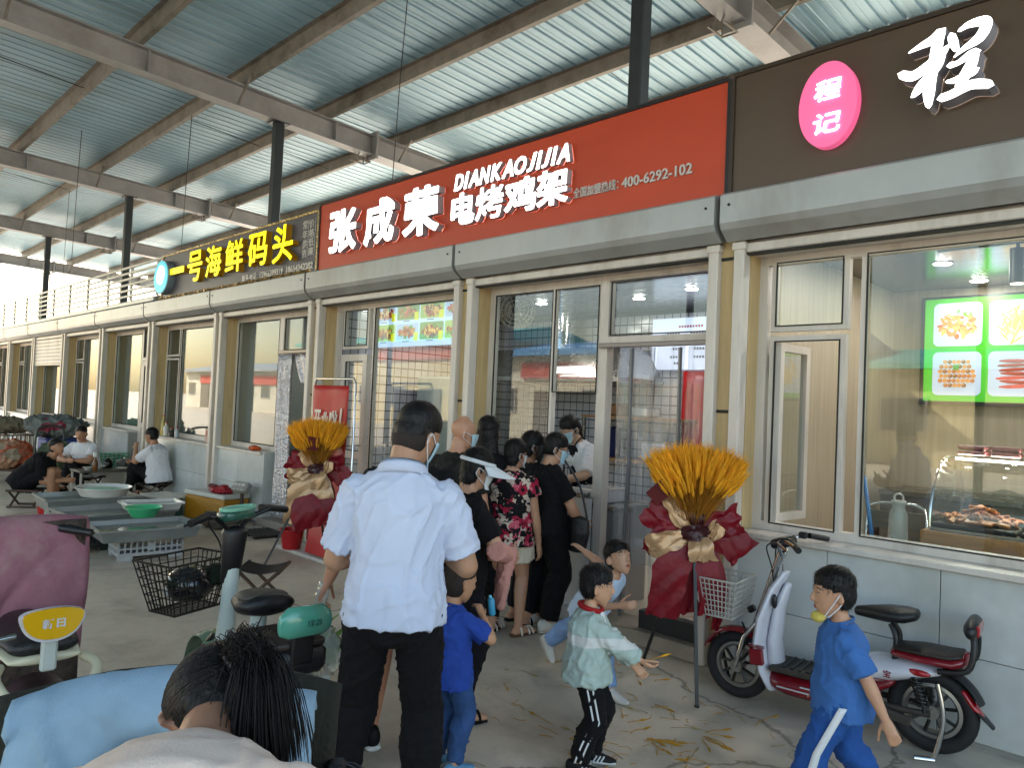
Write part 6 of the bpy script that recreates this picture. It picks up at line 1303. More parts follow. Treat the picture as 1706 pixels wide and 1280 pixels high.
pt = thing('steel_pot', 'round stainless pot with lid on the low table', 'pot', (-12.15, 3.85, .383)); revolve(pt, [(.08, 0), (.11, .04), (.115, .1), (.1, .11)], STEEL, 'pot_body'); revolve(pt, [(.1, .112), (.07, .135), (.02, .145), (.018, .165), (.001, .17)], STEEL, 'lid')
kt = thing('kettle', 'small dark kettle behind the steel pot', 'kettle', (-12.25, 3.65, .383)); revolve(kt, [(.05, 0), (.065, .04), (.06, .1), (.03, .13), (.01, .15)], M('dark_kettle', '#33302d', .25, .7), 'kettle_body')
gb = thing('basket', 'green plastic basket on the floor behind the low table', 'basket', (-13.25, 4.0, 0)); b = MB(); GRNP = M('green_plastic', '#2c8f6a', .35, 0, .08, 5)
for k in range(6): b.box((0, 0, .3+k*.045), (.3, .42, .014)); 
for x in (-.14, .14):
    for y in np.linspace(-.2, .2, 7): b.box((x, y, .41), (.012, .012, .25))
b.build('basket_body', GRNP, gb); b = MB(); b.box((0, 0, .14), (.28, .4, .27), None, .02); b.build('stand_box', CER, gb)
# ================================================================ seafood trays, crates, boxes
TRAYM = M('grey_tray', '#8a8e8c', .35, .35, .15, 5, dirt=('#5b5f58', .5)); WATER = M('murky_water', '#6f756c', .08, 0, .15, 4, .15, 12); CRT = M('white_crate', '#a9acad', .45, 0, .12, 6, dirt=('#6f6a60', .5))
def tray(label, loc, rz, sx, sy, h, mat=TRAYM, water=WATER):
    t = thing('seafood_tray', label, 'tray', loc, rz); b = MB(); w = .012; o = .035
    b.box((0, 0, .006), (sx-.06, sy-.06, .012))
    for s in (-1, 1):
        b.add([(s*(sx/2-.03), -(sy/2-.03), 0), (s*(sx/2-.03), (sy/2-.03), 0), (s*sx/2, sy/2, h), (s*sx/2, -sy/2, h), (s*(sx/2-.03-w), -(sy/2-.03-w), .012), (s*(sx/2-.03-w), (sy/2-.03-w), .012), (s*(sx/2-w), sy/2-w, h), (s*(sx/2-w), -sy/2+w, h)], [(0, 1, 2, 3), (4, 5, 6, 7), (3, 2, 6, 7), (0, 3, 7, 4), (1, 2, 6, 5)])
        b.add([(-(sx/2-.03), s*(sy/2-.03), 0), ((sx/2-.03), s*(sy/2-.03), 0), (sx/2, s*sy/2, h), (-sx/2, s*sy/2, h), (-(sx/2-.03-w), s*(sy/2-.03-w), .012), ((sx/2-.03-w), s*(sy/2-.03-w), .012), (sx/2-w, s*(sy/2-w), h), (-sx/2+w, s*(sy/2-w), h)], [(0, 1, 2, 3), (4, 5, 6, 7), (3, 2, 6, 7), (0, 3, 7, 4), (1, 2, 6, 5)])
    bo = b.build('tray_body', mat, t)
    b = MB()
    for s in (-1, 1): b.box((s*(sx/2+.008), 0, h-.008), (.022, sy+.03, .018)); b.box((0, s*(sy/2+.008), h-.008), (sx-.006, .022, .018))
    b.build('rim', CER if mat is not TRAYM else mat, t)
    b = MB(); b.box((0, 0, h*.62), (sx-.05, sy-.05, .004)); b.build('water', water, t)
    return t
def crate(label, loc, rz, sx, sy, h, mat=CRT):
    t = thing('plastic_crate', label, 'crate', loc, rz); b = MB()
    b.box((0, 0, .05), (sx-.02, sy-.02, .012))
    for z in (.055, h-.015): 
        for s in (-1, 1): b.box((s*sx/2, 0, z), (.014, sy+.014, .03)); b.box((0, s*sy/2, z), (sx-.014, .014, .03))
    for s in (-1, 1):
        for q in np.linspace(-.5, .5, 12): b.box((s*sx/2, q*sy, h/2+.02), (.01, .014, h-.08)); b.box((q*sx, s*sy/2, h/2+.02), (.014, .01, h-.08))
        b.box((s*sx/2, 0, h*.55), (.011, sy, .018)); b.box((0, s*sy/2, h*.55), (sx, .011, .018)); b.box((s*(sx/2-.001), 0, h*.6), (.011, .07, .07))
        for q in (-1, 1): b.box((s*(sx/2-.03), q*(sy/2-.06), .025), (.07, .12, .05))
    b.build('crate_body', mat, t); return t
crate('white lattice crate under the nearest seafood tray', (-7.52, 2.62, 0), math.radians(-4), .36, .56, .2)
tray('nearest grey seafood tray resting on a white lattice crate', (-7.5, 2.58, .2), math.radians(-4), .62, .86, .11)
crate('dark crate under the middle seafood tray', (-8.5, 2.55, 0), .05, .5, .6, .19, M('dark_crate', '#2c2f30', .5)); tray('middle grey seafood tray with a white tub on it', (-8.5, 2.62, .19), .04, .72, 1.0, .13)
crate('pale crate under the farthest seafood tray', (-9.62, 2.6, 0), 0., .5, .6, .2); tray('farthest grey seafood tray with a white colander on it', (-9.6, 2.66, .2), -.03, .7, .95, .14)
crate('dark crate on the floor left of the trays', (-8.1, 2.15, 0), .3, .4, .5, .2, MATS['dark_crate'])
tray('shallow white tub on the middle seafood tray', (-8.3, 2.92, .325), -.1, .34, .55, .08, CER, WATER)
t = thing('basin', 'bright green basin on the edge of the middle tray', 'basin', (-7.93, 2.72, .31)); basin(t, .11, .17, .1, M('bright_green_plastic', '#3fae78', .35, 0, .06, 5), .005, 1., .008)
t = thing('colander', 'white plastic colander with pale green cloth on the farthest tray', 'colander', (-9.45, 2.78, .345)); basin(t, .26, .32, .1, CER, .006, .9, .015); b = MB(); b.ell((0, 0, .06), (.24, .2, .03), 16, 8); b.build('pale_cloth', cloth('pale_green', '#a5c9b0', .9), t, 179)
t = thing('bucket', 'small red bucket on the floor by the seated man', 'bucket', (-10.62, 2.5, 0)); basin(t, .1, .13, .2, REDB2)
YTAPE = M('yellow_taped_foam', '#b77d18', .22, 0, .2, 12, .35, 20, stretch=(1, 1, 8), coat=.35); FOAM = M('white_foam', '#c8c5ba', .75, 0, .06, 20); CARD = M('cardboard', '#8a6a45', .8, 0, .15, 8)
fb = thing('foam_box', 'large foam box wrapped in yellow tape by the shop wall', 'box', (-9.2, 4.02, 0), math.radians(10)); b = MB(); b.box((0, 0, .15), (.82, .36, .29), None, .012); b.build('taped_sides', YTAPE, fb); b = MB(); b.box((0, 0, .325), (.84, .38, .055), None, .014); b.build('lid', FOAM, fb)
fb = thing('foam_box', 'green and white foam box beside the yellow taped box', 'box', (-9.75, 3.55, 0), .1); b = MB(); b.box((0, 0, .12), (.45, .34, .24), None, .012); b.build('box_body', M('dark_green_box', '#23463a', .5, 0, .2, 8), fb); b = MB(); b.box((0, 0, .262), (.46, .35, .04), None, .012); b.build('lid', FOAM, fb)
fb = thing('foam_box', 'orange striped foam box in front of the yellow taped box', 'box', (-9.95, 3.95, 0), .2); b = MB(); b.box((0, 0, .12), (.4, .34, .24), None, .012); b.build('box_body', FOAM, fb)
for k in range(3): b = MB(); b.box((-.12+k*.12, 0, .12), (.04, .345, .22)); b.build('tape_stripe', M('orange_tape', '#a85a28', .35), fb)
scl = thing('weighing_scale', 'electronic scale with tilted keypad behind the yellow box', 'scale', (-8.72, 4.12, 0), math.radians(15)); b = MB(); b.cyl((0, 0, .02), (0, 0, .42), .022, 10); b.build('post', WOODD, scl); b = MB(); b.box((0, -.01, .45), (.26, .1, .13), Matrix.Rotation(-.6, 3, 'X'), .02); hd = b.build('display_head', M('scale_grey', '#8e8c86', .4), scl)
for i in range(2):
    for j in range(3): b = MB(); b.box((-.07+j*.07, -.066+i*.02, .445+i*.045), (.05, .012, .032), Matrix.Rotation(-.6, 3, 'X'), .003); b.build('key_block', CER, hd)
b = MB(); b.box((-.1, -.15, .04), (.4, .34, .05), None, .015); b.build('platform', M('dirty_grey', '#5d584d', .7, 0, .2, 10), scl)
rg = thing('plastic_bag', 'crumpled red plastic bag on the yellow taped box', 'bag', (-9.05, 4.0, .353)); b = MB(); b.ell((0, 0, .035), (.22, .12, .04), 18, 10); b.ell((.12, -.02, .06), (.06, .06, .05), 12, 8); hm_ = remesh(b, .009, 1); wrinkle(hm_, .025, (22, 22, 22), 6, .9); link('bag_body', hm_, M('red_film', '#a01420', .3, 0, .15, 10), rg, 179)
rc = thing('seat_pad', 'dark red cushion leaning on the wall behind the boxes', 'cushion', (-9.75, 4.22, .0)); b = MB(); b.box((0, 0, .28), (.2, .06, .2), Matrix.Rotation(.25, 3, 'X'), .02); b.build('pad', M('maroon_pad', '#5a1420', .7), rc); b = MB(); b.box((0, -.03, .09), (.22, .08, .18), None, .01); b.build('pad_base', M('maroon_pad2', '#2a1416', .7), rc)
for i, (x, y, r) in enumerate(((-8.72, 3.86, .1), (-7.95, 4.02, -.1))):
    t = thing('floor_grate', ['grey slatted floor mat in front of the yellow box', 'dark slatted floor mat before the seafood doorway'][i], 'mat', (x, y, 0), r); gm = M('grate%d' % i, ['#5f5748', '#2d2723'][i], .8, 0, .25, 8)
    for k in range(7): b = MB(); b.box((0, -.15+k*.05, .028), (.5, .036, .02), None, .004); b.build('slat', gm, t)
    for k in (-1, 0, 1): b = MB(); b.box((k*.2, 0, .01), (.04, .34, .018)); b.build('bearer', gm, t)
orb = thing('plastic_bag', 'small orange bag on the seafood shop window sill', 'bag', (-8.9, 4.34, .886)); b = MB(); b.ell((0, 0, .03), (.12, .05, .03), 14, 8); hm_ = remesh(b, .007, 1); wrinkle(hm_, .02, (30, 30, 30), 6, .9); link('bag_body', hm_, M('orange_film', '#c4501a', .35), orb, 179)
for i, (x, r, h, c, nm) in enumerate(((-12.1, .035, .3, '#a8922e', 'tall yellow oil bottle on the window sill'), (-11.98, .04, .2, '#c9c4b8', 'white jar next to the oil bottle on the sill'), (-11.75, .045, .12, '#2b2a2c', 'squat dark jar on the window sill'), (-11.55, .03, .14, '#b9bcc0', 'small clear jar at the right of the sill jars'))):
    t = thing('bottle', nm, 'bottle', (x, 4.37, .886)); revolve(t, [(r, 0), (r, h*.65), (r*.45, h*.82), (r*.4, h)], M('sill_bottle%d' % i, c, .15), 'bottle_body'); revolve(t, [(r*.5, h), (r*.5, h+.02)], REDB2, 'cap')
t = thing('carton', 'small pink carton standing on the sill by the pier', 'carton', (-10.35, 4.36, .886)); b = MB(); b.box((0, 0, .1), (.1, .07, .2), None, .004); b.build('carton_body', M('pale_pink_card', '#b89a8c', .6), t); b = MB(); b.box((0, -.037, .13), (.07, .003, .08)); b.build('carton_label', M('pink_label', '#b56a62', .6), t)
# ================================================================ trolley with bundles
ct = thing('hand_trolley', 'flat hand trolley loaded with sacks at far left', 'trolley', (-14.3, 3.0, 0), .5); b = MB(); b.box((0, 0, .2), (1.0, .6, .05), None, .01); b.build('deck', WOODD, ct)
for x in (-.4, .4):
    for s in (-1, 1): b = MB(); b.cyl((x, s*.22, .085), (x, s*.27, .085), .085, 16); b.build('wheel', RUB, ct, 60)
b = MB(); b.tube(catmull([(.5, -.26, .2), (.5, -.26, .8), (.5, -.15, .92), (.5, .15, .92), (.5, .26, .8), (.5, .26, .2)], 5), .018, 8); b.build('push_handle', M('handle_grey', '#4a5350', .5, .4), ct, 60)
def sack(label, loc, r, mat, seed, name='sack', cat='sack'):
    t = thing(name, label, cat, loc, seed); b = MB(); b.ell((0, 0, r[2]), r, 22, 14); b.ell((r[0]*.4, r[1]*.2, r[2]*1.3), (r[0]*.5, r[1]*.6, r[2]*.6), 16, 10); hm_ = remesh(b, .02, 2); wrinkle(hm_, .07, (5, 5, 5), seed, .8); link('sack_body', hm_, mat, t, 179)
    b = MB(); b.tube([(r[0]*.9*math.cos(a), r[1]*.9*math.sin(a), r[2]*1.1) for a in np.linspace(0, 2*PI, 18)[:-1]], .012, 5, closed=True); b.build('cord', cloth('cord', '#7b7466'), t, 60)
sack('orange patterned sack on the hand trolley', (-14.2, 2.75, .23), (.4, .3, .22), pattern('orange_sack', ['#a8604a', '#b78a70', '#9a8a78', '#b5553a'], 6), 1.2)
sack('pale grey sack at the left end of the trolley', (-14.65, 2.55, .1), (.3, .28, .2), cloth('grey_sack', '#8f8a84', .9, .15), 2.1); sack('green net sack behind the man in black', (-13.8, 3.35, .23), (.3, .28, .24), cloth('net_sack', '#55604a', .9, .3, 14), 3.3)
bx_ = thing('storage_box', 'blue storage box stacked under a grey bundle', 'box', (-15.3, 3.7, 0)); b = MB(); b.box((0, 0, .32), (.6, .5, .62), None, .02); b.build('box_body', M('blue_box', '#3b4a8c', .5), bx_); b = MB(); b.box((0, 0, .65), (.63, .53, .03), None, .01); b.build('lid', M('blue_lid', '#2f3c74', .5), bx_)
sack('large grey cloth bundle with a red corner on the blue box', (-15.2, 3.65, .667), (.52, .42, .2), pattern('bundle', ['#5a5f5e', '#6f7472', '#7d3340'], 2.2, 'noise', pos=[0, .45, .64]), 4.4, 'bundle', 'bundle')
cr = crate('brown slatted crate covered by a tarpaulin at the left edge', (-17.2, 3.2, 0), .1, .9, .8, .62, M('brown_crate', '#6a5a4a', .7)); sack('drab tarpaulin bundle over the brown crate', (-17.2, 3.15, .62), (.55, .5, .16), cloth('tarp', '#837a68', .9, .2), 5.1, 'tarpaulin', 'tarpaulin')
# ================================================================ bag of vegetables in the hand
vb = thing('plastic_bag', 'clear plastic bag of green vegetables carried beside the man', 'bag', (-3.03, 1.83, 0)); vb.scale = (1.25, 1.25, 1.0); rnd = random.Random(3); b = MB()
for i in range(90):
    p = Vector((rnd.gauss(0, .045), rnd.gauss(0, .045), .36+abs(rnd.gauss(0, .07)))); d = Vector((rnd.gauss(0, .4), rnd.gauss(0, .4), 1)).normalized(); b.tube([p, p+d*.05, p+d*.1+Vector((rnd.gauss(0, .02), rnd.gauss(0, .02), 0))], [.004, .008, .002], 5)
stuff(b.build('vegetables', M('veg_green', '#6f9440', .6, 0, .4, 20), vb))
b = MB(); b.loft([((0, 0, .33), X_*.06, Y_*.05), ((0, 0, .38), X_*.1, Y_*.085), ((0, 0, .48), X_*.095, Y_*.08), ((.005, 0, .57), X_*.05, Y_*.035), ((.01, 0, .64), X_*.025, Y_*.018), ((.01, .01, .74), X_*.022, Y_*.016)], 20); hm_ = remesh(b, .009, 1); wrinkle(hm_, .014, (24, 24, 12), 8, .9); link('bag_film', hm_, glass('bag_film', (.93, .96, .92), 1.4, .15, .3, (.85, .88, .85)), vb, 179)
# ================================================================ inside the middle shop
def lamp(x, y, z, label, s=9., r=.055):
    t = thing('downlight', label, 'ceiling light', (x, y, z), 0, 'lit ceiling downlights'); b = MB(); b.cyl((0, 0, -.006), (0, 0, 0), r+.015, 24); b.build('trim_ring', WHITE, t); b = MB(); b.cyl((0, 0, -.009), (0, 0, -.006), r, 24); b.build('lens', emis('downlight_lens%d' % s, (1., .98, .94), s), t)
Zc = 2.779
for (x, y, l) in ((-5.75, 6.15, 'downlight nearest the extractor duct in the middle shop'), (-3.77, 6.1, 'downlight above the doorway of the middle shop'), (-4.55, 6.35, 'downlight between the other two over the kitchen'), (-6.4, 5.5, 'downlight above the food menu in the middle shop'), (-3.1, 5.3, 'downlight just inside the shop entrance')): lamp(x, y, Zc, l, 60.)
for (x, y, l) in ((-1.64, 5.05, 'downlight nearest the wide window of the right shop'), (-1.62, 6.0, 'downlight in the middle of the right shop ceiling'), (-1.58, 6.85, 'downlight closest to the green menu board'), (-.5, 5.8, 'downlight over the display case at right')): lamp(x, y, Zc, l, 75.)
for (x, y, l) in ((-8.3, 5.2, 'downlight inside the seafood shop doorway'), (-9.2, 5.8, 'downlight deep inside the seafood shop')): lamp(x, y, Zc, l, 30.)
FCOL = [M('food%d' % i, c, .6, 0, .3, 60, emit=.16) for i, c in enumerate(('#a8602c', '#c98a4a', '#8a2f22', '#d8b060', '#5d8f2c', '#7a4a24', '#c4504a', '#e0c890'))]
def print_card(t, x0, x1, z0, z1, y, bgm, kind, rnd):
    """a flat printed dish: paper rectangle with cut-out shapes of the food, facing -y"""
    b = MB(); r = min(x1-x0, z1-z0)*.12; pts = []
    for cx, cz, a0 in ((x1-r, z1-r, 0), (x0+r, z1-r, PI/2), (x0+r, z0+r, PI), (x1-r, z0+r, 1.5*PI)):
        for k in range(5): a = a0+k*PI/8; pts.append((cx+r*math.cos(a), cz+r*math.sin(a)))
    b.prism(pts, y, y-.002, 'y'); card = part(b, 'dish_photo', bgm, t)
    cx, cz = (x0+x1)/2, (z0+z1)/2; w, h = (x1-x0)*.38, (z1-z0)*.36; lay = [MB() for _ in FCOL]; k = 0
    def blob(i, px, pz, a, b_, rot, n=9):
        nonlocal k; k += 1; yy = y-.003-.00006*k
        lay[i].add([(px+a*math.cos(t_)*math.cos(rot)-b_*math.sin(t_)*math.sin(rot), yy, pz+a*math.cos(t_)*math.sin(rot)+b_*math.sin(t_)*math.cos(rot)) for t_ in [2*PI*j/n+rnd.uniform(-.12, .12) for j in range(n)]], [tuple(range(n))])
    if kind == 'balls':
        for j in range(6):
            for i in range(8): 
                u, v = (i-3.5)/4+.06*(j % 2), (j-2.5)/3
                if u*u+v*v < 1.1: blob(rnd.choice((0, 5, 1)), cx+u*w, cz-v*h*.9, w*.13, w*.13, 0); blob(1, cx+u*w-w*.03, cz-v*h*.9+w*.04, w*.06, w*.05, 0)
        for _ in range(6): blob(4, cx+rnd.gauss(0, .08)*w, cz+h*.5+rnd.gauss(0, .1)*h, w*.12, w*.06, rnd.uniform(0, 3))
    elif kind == 'sticks':
        for j in range(7): blob(rnd.choice((6, 2)), cx+rnd.uniform(-.15, .15)*w, cz+(j-3)*h*.26, w*.85, h*.12, .1*rnd.uniform(-1, 1)); blob(6, cx+rnd.uniform(-.1, .1)*w, cz+(j-3)*h*.26+h*.05, w*.7, h*.03, .05)
    elif kind == 'fries':
        for j in range(60): blob(rnd.choice((3, 7, 3)), cx+rnd.gauss(0, .4)*w, cz+rnd.gauss(0, .35)*h, w*.42, w*.06, rnd.uniform(.6, 2.4))
    else:
        for j in range(70): a = rnd.uniform(0, 6.28); q = rnd.random()**.5; blob(rnd.choice(kind), cx+q*w*math.cos(a), cz-h*.1+q*h*.85*math.sin(a), w*rnd.uniform(.1, .24), w*rnd.uniform(.07, .14), rnd.uniform(0, 3))
        for _ in range(4): blob(4, cx+w*.4+rnd.gauss(0, .15)*w, cz+h*.7+rnd.gauss(0, .1)*h, w*.14, w*.08, rnd.uniform(0, 3))
    for i, l in enumerate(lay):
        if l.v: stuff(rel(l, t).build('printed_food', FCOL[i], card))
rnd = random.Random(11); PAPB = emis('menu_paper', '#b9cfe8', .16)
mn = thing('menu_lightbox', 'lit menu strip with eight dish photos behind the tall window', 'menu board', (-6.5, 4.92, 2.22)); b = MB(); b.bx(-7.22, -5.5, 4.9, 4.95, 2.2, 2.68); part(b, 'light_panel', emis('menu_panel', '#a9c6ea', .26), mn)
YTAG = emis('yellow_tag', '#d8e010', .16)
for r_ in range(2):
    for c_ in range(4):
        x0 = -7.2+c_*.42; z0 = 2.245+r_*.225; print_card(mn, x0, x0+.40, z0+.02, z0+.205, 4.899, emis('dish_bg%d' % ((r_+c_) % 3), ['#8fae5c', '#9fb6d8', '#6a8a4a'][(r_+c_) % 3], .2), (0, 2, 1, 6, 4) if c_ % 2 else (0, 5, 3, 2), rnd)
        b = MB(); b.bx(x0+.33, x0+.4, 4.888, 4.89, z0+.01, z0+.1); part(b, 'price_tag', YTAG, mn)
        b = MB(); b.bx(x0+.12, x0+.24, 4.893, 4.895, z0+.002, z0+.01); part(b, 'caption', M('caption_ink', '#33414f', .6), mn)
sbd = thing('menu_board', 'white lit price board on the tiled back wall above the doorway', 'menu board', (-4.4, 7.15, 2.1)); b = MB(); b.bx(-4.9, -3.85, 7.13, 7.17, 2.08, 2.66); part(b, 'panel', emis('white_board', '#c9d6f0', .2), sbd)
for i, (z, a, c_, m_) in enumerate(((2.55, -4.55, -4.2, 'r'), (2.47, -4.7, -4.5, 'k'), (2.47, -4.4, -4.05, 'k'), (2.3, -4.62, -4.45, 'k'), (2.3, -4.35, -4.15, 'k'), (2.21, -4.65, -4.5, 'k'), (2.21, -4.35, -4.0, 'k'), (2.14, -4.6, -4.5, 'k'))):
    b = MB(); n = int((c_-a)/.035)
    for j in range(n): b.bx(a+j*.035, a+j*.035+.024, 7.126, 7.128, z, z+.022); b.bx(a+j*.035+.009, a+j*.035+.014, 7.1245, 7.1258, z-.006, z+.028)
    part(b, 'price_line', M('ink_red', '#b04060', .6) if m_ == 'r' else M('ink_grey', '#6d7480', .6), sbd)
rcl = thing('red_banner', 'narrow red cloth hanging on the back wall of the middle shop', 'banner', (-4.0, 7.1, .4)); rows = [[(-4.46+.28*t/8, 7.1+.01*math.sin(t), z) for t in range(9)] for z in np.linspace(.5, 2.06, 12)]; b = MB(); b.slab(rows, .004); part(b, 'cloth_panel', M('red_satin', '#b0121c', .3, 0, .12, 4), rcl, 179)
hd_ = thing('extractor_hood', 'steel extractor hood with round duct on the kitchen wall', 'extractor hood', (-6.0, 6.7, 1.95)); b = MB()
b.add([(-7.1, 6.3, 1.95), (-4.75, 6.3, 1.95), (-4.75, 7.15, 1.95), (-7.1, 7.15, 1.95), (-6.9, 6.6, 2.3), (-4.95, 6.6, 2.3), (-4.95, 7.15, 2.3), (-6.9, 7.15, 2.3)], [(0, 1, 2, 3), (4, 5, 6, 7), (0, 1, 5, 4), (1, 2, 6, 5), (3, 0, 4, 7), (2, 3, 7, 6)]); b.bx(-7.12, -4.73, 6.28, 7.15, 1.9, 1.949); part(b, 'canopy', STEEL, hd_)
b = MB(); b.cyl((-6.05, 6.9, 2.301), (-6.05, 6.9, 2.778), .14, 24)
for z in np.arange(2.36, 2.76, .09): b.torus((-6.05, 6.9, z), .142, .008, 'z', 24, 6)
part(b, 'duct', CHR, hd_, 60)
b = MB(); b.bx(-5.6, -5.1, 6.296, 6.3, 1.99, 2.06); part(b, 'strip_light', emis('hood_light', (1, 1, 1), 3.), hd_)
CNT = M('counter_steel', '#a4a5a8', .3, .5, .08, 4)
cn = thing('serving_counter', 'steel topped serving counter inside the doorway', 'counter', (-4.0, 4.85, .1)); b = MB(); b.bx(-4.78, -3.42, 4.62, 5.0, .1, .82); part(b, 'cabinet', CNT, cn); b = MB(); b.bx(-4.79, -3.38, 4.58, 5.04, .821, .86, .006); part(b, 'top', STEEL, cn)
b = MB(); b.bx(-4.79, -3.58, 4.36, 4.58, .925, .96, .006); part(b, 'window_shelf', STEEL, cn)
for i, (x, y, z, sx, sy, h, c, nm) in enumerate(((-3.72, 4.8, .862, .3, .25, .1, '#c9ccd4', 'white tray of wrappers on the counter by the doorway'), (-4.2, 4.72, .862, .26, .2, .12, '#b9bcc4', 'grey carton on the serving counter'), (-4.5, 4.8, .862, .2, .22, .2, '#9fb6c9', 'blue tub on the serving counter'))):
    t = thing('food_box', nm, 'box', (x, y, z)); b = MB(); b.box((0, 0, h/2), (sx, sy, h), None, .008); b.build('box_body', M('counter_box%d' % i, c, .4), t); b = MB(); b.box((0, 0, h+.006), (sx+.01, sy+.01, .01), None, .003); b.build('rim', CER, t)
sh_ = thing('wall_shelf', 'two-tier steel shelf with boxes on the kitchen back wall', 'shelf', (-5.0, 6.9, .9))
for z in (1.02, 1.5): b = MB(); b.bx(-5.6, -4.25, 6.75, 7.15, z, z+.03); part(b, 'shelf_board', M('shelf_wood', '#9a7550', .5, 0, .15, 5), sh_)
for x in (-5.58, -4.92, -4.27): b = MB(); b.bx(x, x+.03, 6.76, 6.79, .1, 1.5); part(b, 'upright', STEEL, sh_)
for i, (x, z, sx, h, c, nm) in enumerate(((-5.25, 1.531, .35, .14, '#8a5f35', 'brown bread basket on the upper kitchen shelf'), (-4.85, 1.531, .25, .1, '#c9c9c9', 'white carton on the upper kitchen shelf'), (-4.6, 1.051, .35, .2, '#b9bcc4', 'white box on the lower kitchen shelf'), (-5.3, 1.051, .12, .35, '#24306a', 'blue bag standing on the lower kitchen shelf'), (-4.6, .101, .4, .5, '#8d8f92', 'grey bin under the kitchen shelf'))):
    t = thing('stored_box', nm, 'box', (x, 6.95, z)); b = MB(); b.box((0, 0, h/2), (sx, .28, h), None, .02); b.build('box_body', M('stored%d' % i, c, .5), t); b = MB(); b.box((0, 0, h+.008), (sx*.96, .27, .014), None, .004); b.build('lid', M('stored_lid', '#a9a9a4', .5), t)
fr = thing('fridge', 'tall pale fridge with vent grille behind the tall window', 'fridge', (-6.9, 5.9, .1)); b = MB(); b.box((0, 0, .9), (.7, .65, 1.8), None, .02); b.build('cabinet', M('fridge_white', '#b3bab6', .35), fr); b = MB(); b.box((.36, 0, 1.45), (.02, .5, .5), None, .004); vp = b.build('vent_panel', BLKP, fr)
for k in range(6): b = MB(); b.box((.374, 0, 1.25+k*.08), (.01, .46, .018)); b.build('louvre', WHITE, vp)
fn = thing('wall_fan', 'round wall fan in the corner above the serving window', 'fan', (-4.92, 4.9, 2.5), .5); b = MB()
for r in (.05, .09, .13, .17): b.torus((0, 0, 0), r, .004, 'y', 28, 5); b.torus((0, .09, 0), r, .004, 'y', 28, 5)
for k in range(16): a = 2*PI*k/16; b.tube([(.03*math.cos(a), 0, .03*math.sin(a)), (.175*math.cos(a), .03, .175*math.sin(a)), (.17*math.cos(a), .09, .17*math.sin(a))], .003, 4)
b.build('cage', WHITE, fn)
for k in range(3):
    a = 2*PI*k/3; b = MB(); b.loft([(V3(.04*math.cos(a), .045, .04*math.sin(a)), V3(-math.sin(a), .3, math.cos(a))*.02, Y_*.004), (V3(.14*math.cos(a), .045, .14*math.sin(a)), V3(-math.sin(a), .3, math.cos(a))*.055, Y_*.004)], 10); b.build('blade', M('fan_blade', '#2a2c33', .3), fn)
b = MB(); b.cyl((0, .03, 0), (0, .16, 0), .04, 14); b.build('motor', BLKP, fn)
# ================================================================ inside the right shop
gm_ = thing('menu_board', 'bright green lit menu board with dish photos in the right shop', 'menu board', (-1.2, 7.1, 1.8)); b = MB(); b.bx(-2.04, .0, 7.1, 7.16, 1.8, 2.68); part(b, 'light_panel', emis('green_panel', '#46b02c', .13), gm_)
b = MB(); b.bx(-2.07, .03, 7.095, 7.17, 1.765, 1.799); b.bx(-2.07, .03, 7.095, 7.17, 2.681, 2.7); b.bx(-2.07, -2.041, 7.095, 7.17, 1.8, 2.68); part(b, 'frame', BLKP, gm_)
PB2 = emis('plate_bg', '#b4c2da', .13)
for i, (x0, z0, kd) in enumerate(((-1.97, 2.27, (0, 1, 1, 3)), (-1.555, 2.27, 'fries'), (-1.14, 2.27, (0, 2, 6)), (-.725, 2.27, 'balls'), (-1.97, 1.85, 'balls'), (-1.555, 1.85, 'sticks'), (-1.14, 1.85, (1, 3, 0)), (-.725, 1.85, 'fries'))): print_card(gm_, x0, x0+.365, z0, z0+.37, 7.098, PB2, kd, rnd)
dc = thing('display_case', 'curved glass food display case on a wooden base in the right shop', 'display case', (-.7, 4.95, .1)); WD = M('oak_veneer', '#a8764a', .4, 0, .2, 5, stretch=(.6, 4, 6))
b = MB(); b.bx(-1.36, .0, 4.8, 5.55, .1, .84); part(b, 'base', WD, dc); b = MB(); b.bx(-1.37, .01, 4.785, 5.56, .842, .98, .004); part(b, 'drawer_front', WD, dc); b = MB(); b.bx(-1.37, .01, 4.781, 4.79, .835, .842); part(b, 'shadow_gap', DARKLINE, dc)
b = MB(); b.bx(-1.33, -.03, 4.82, 5.5, .981, 1.0); part(b, 'deck', STEEL, dc)
rows = []
for a in np.linspace(0, PI/2, 10): rows.append([(x, 4.83+.34*(1-math.cos(a)), 1.0+.4*math.sin(a)) for x in (-1.33, -.9, -.45, -.03)])
b = MB(); b.slab(rows, .005); part(b, 'curved_glass', GLASS, dc, 179)
b = MB(); b.bx(-1.34, -.02, 5.17, 5.52, 1.40, 1.412); part(b, 'glass_top', GLASS, dc)
b = MB(); b.tube([(-1.335, 4.83+.34*(1-math.cos(a)), 1.0+.4*math.sin(a)) for a in np.linspace(0, PI/2, 12)]+[(-1.335, 5.5, 1.4)], .008, 6); b.tube([(-1.335, 5.5, 1.0), (-1.335, 5.5, 1.4)], .01, 6); part(b, 'side_trim', CHR, dc, 60)
b = MB(); b.prism([(4.83+.34*(1-math.cos(a)), 1.0+.4*math.sin(a)) for a in np.linspace(0, PI/2, 10)]+[(5.5, 1.4), (5.5, 1.0)], -1.33, -1.326, 'x'); part(b, 'end_glass', GLASS, dc)
FRY = M('fried_crust', '#b0661c', .55, 0, .4, 30, .4, 40); FRY2 = M('fried_dark', '#8a4416', .55, 0, .4, 30, .4, 40)
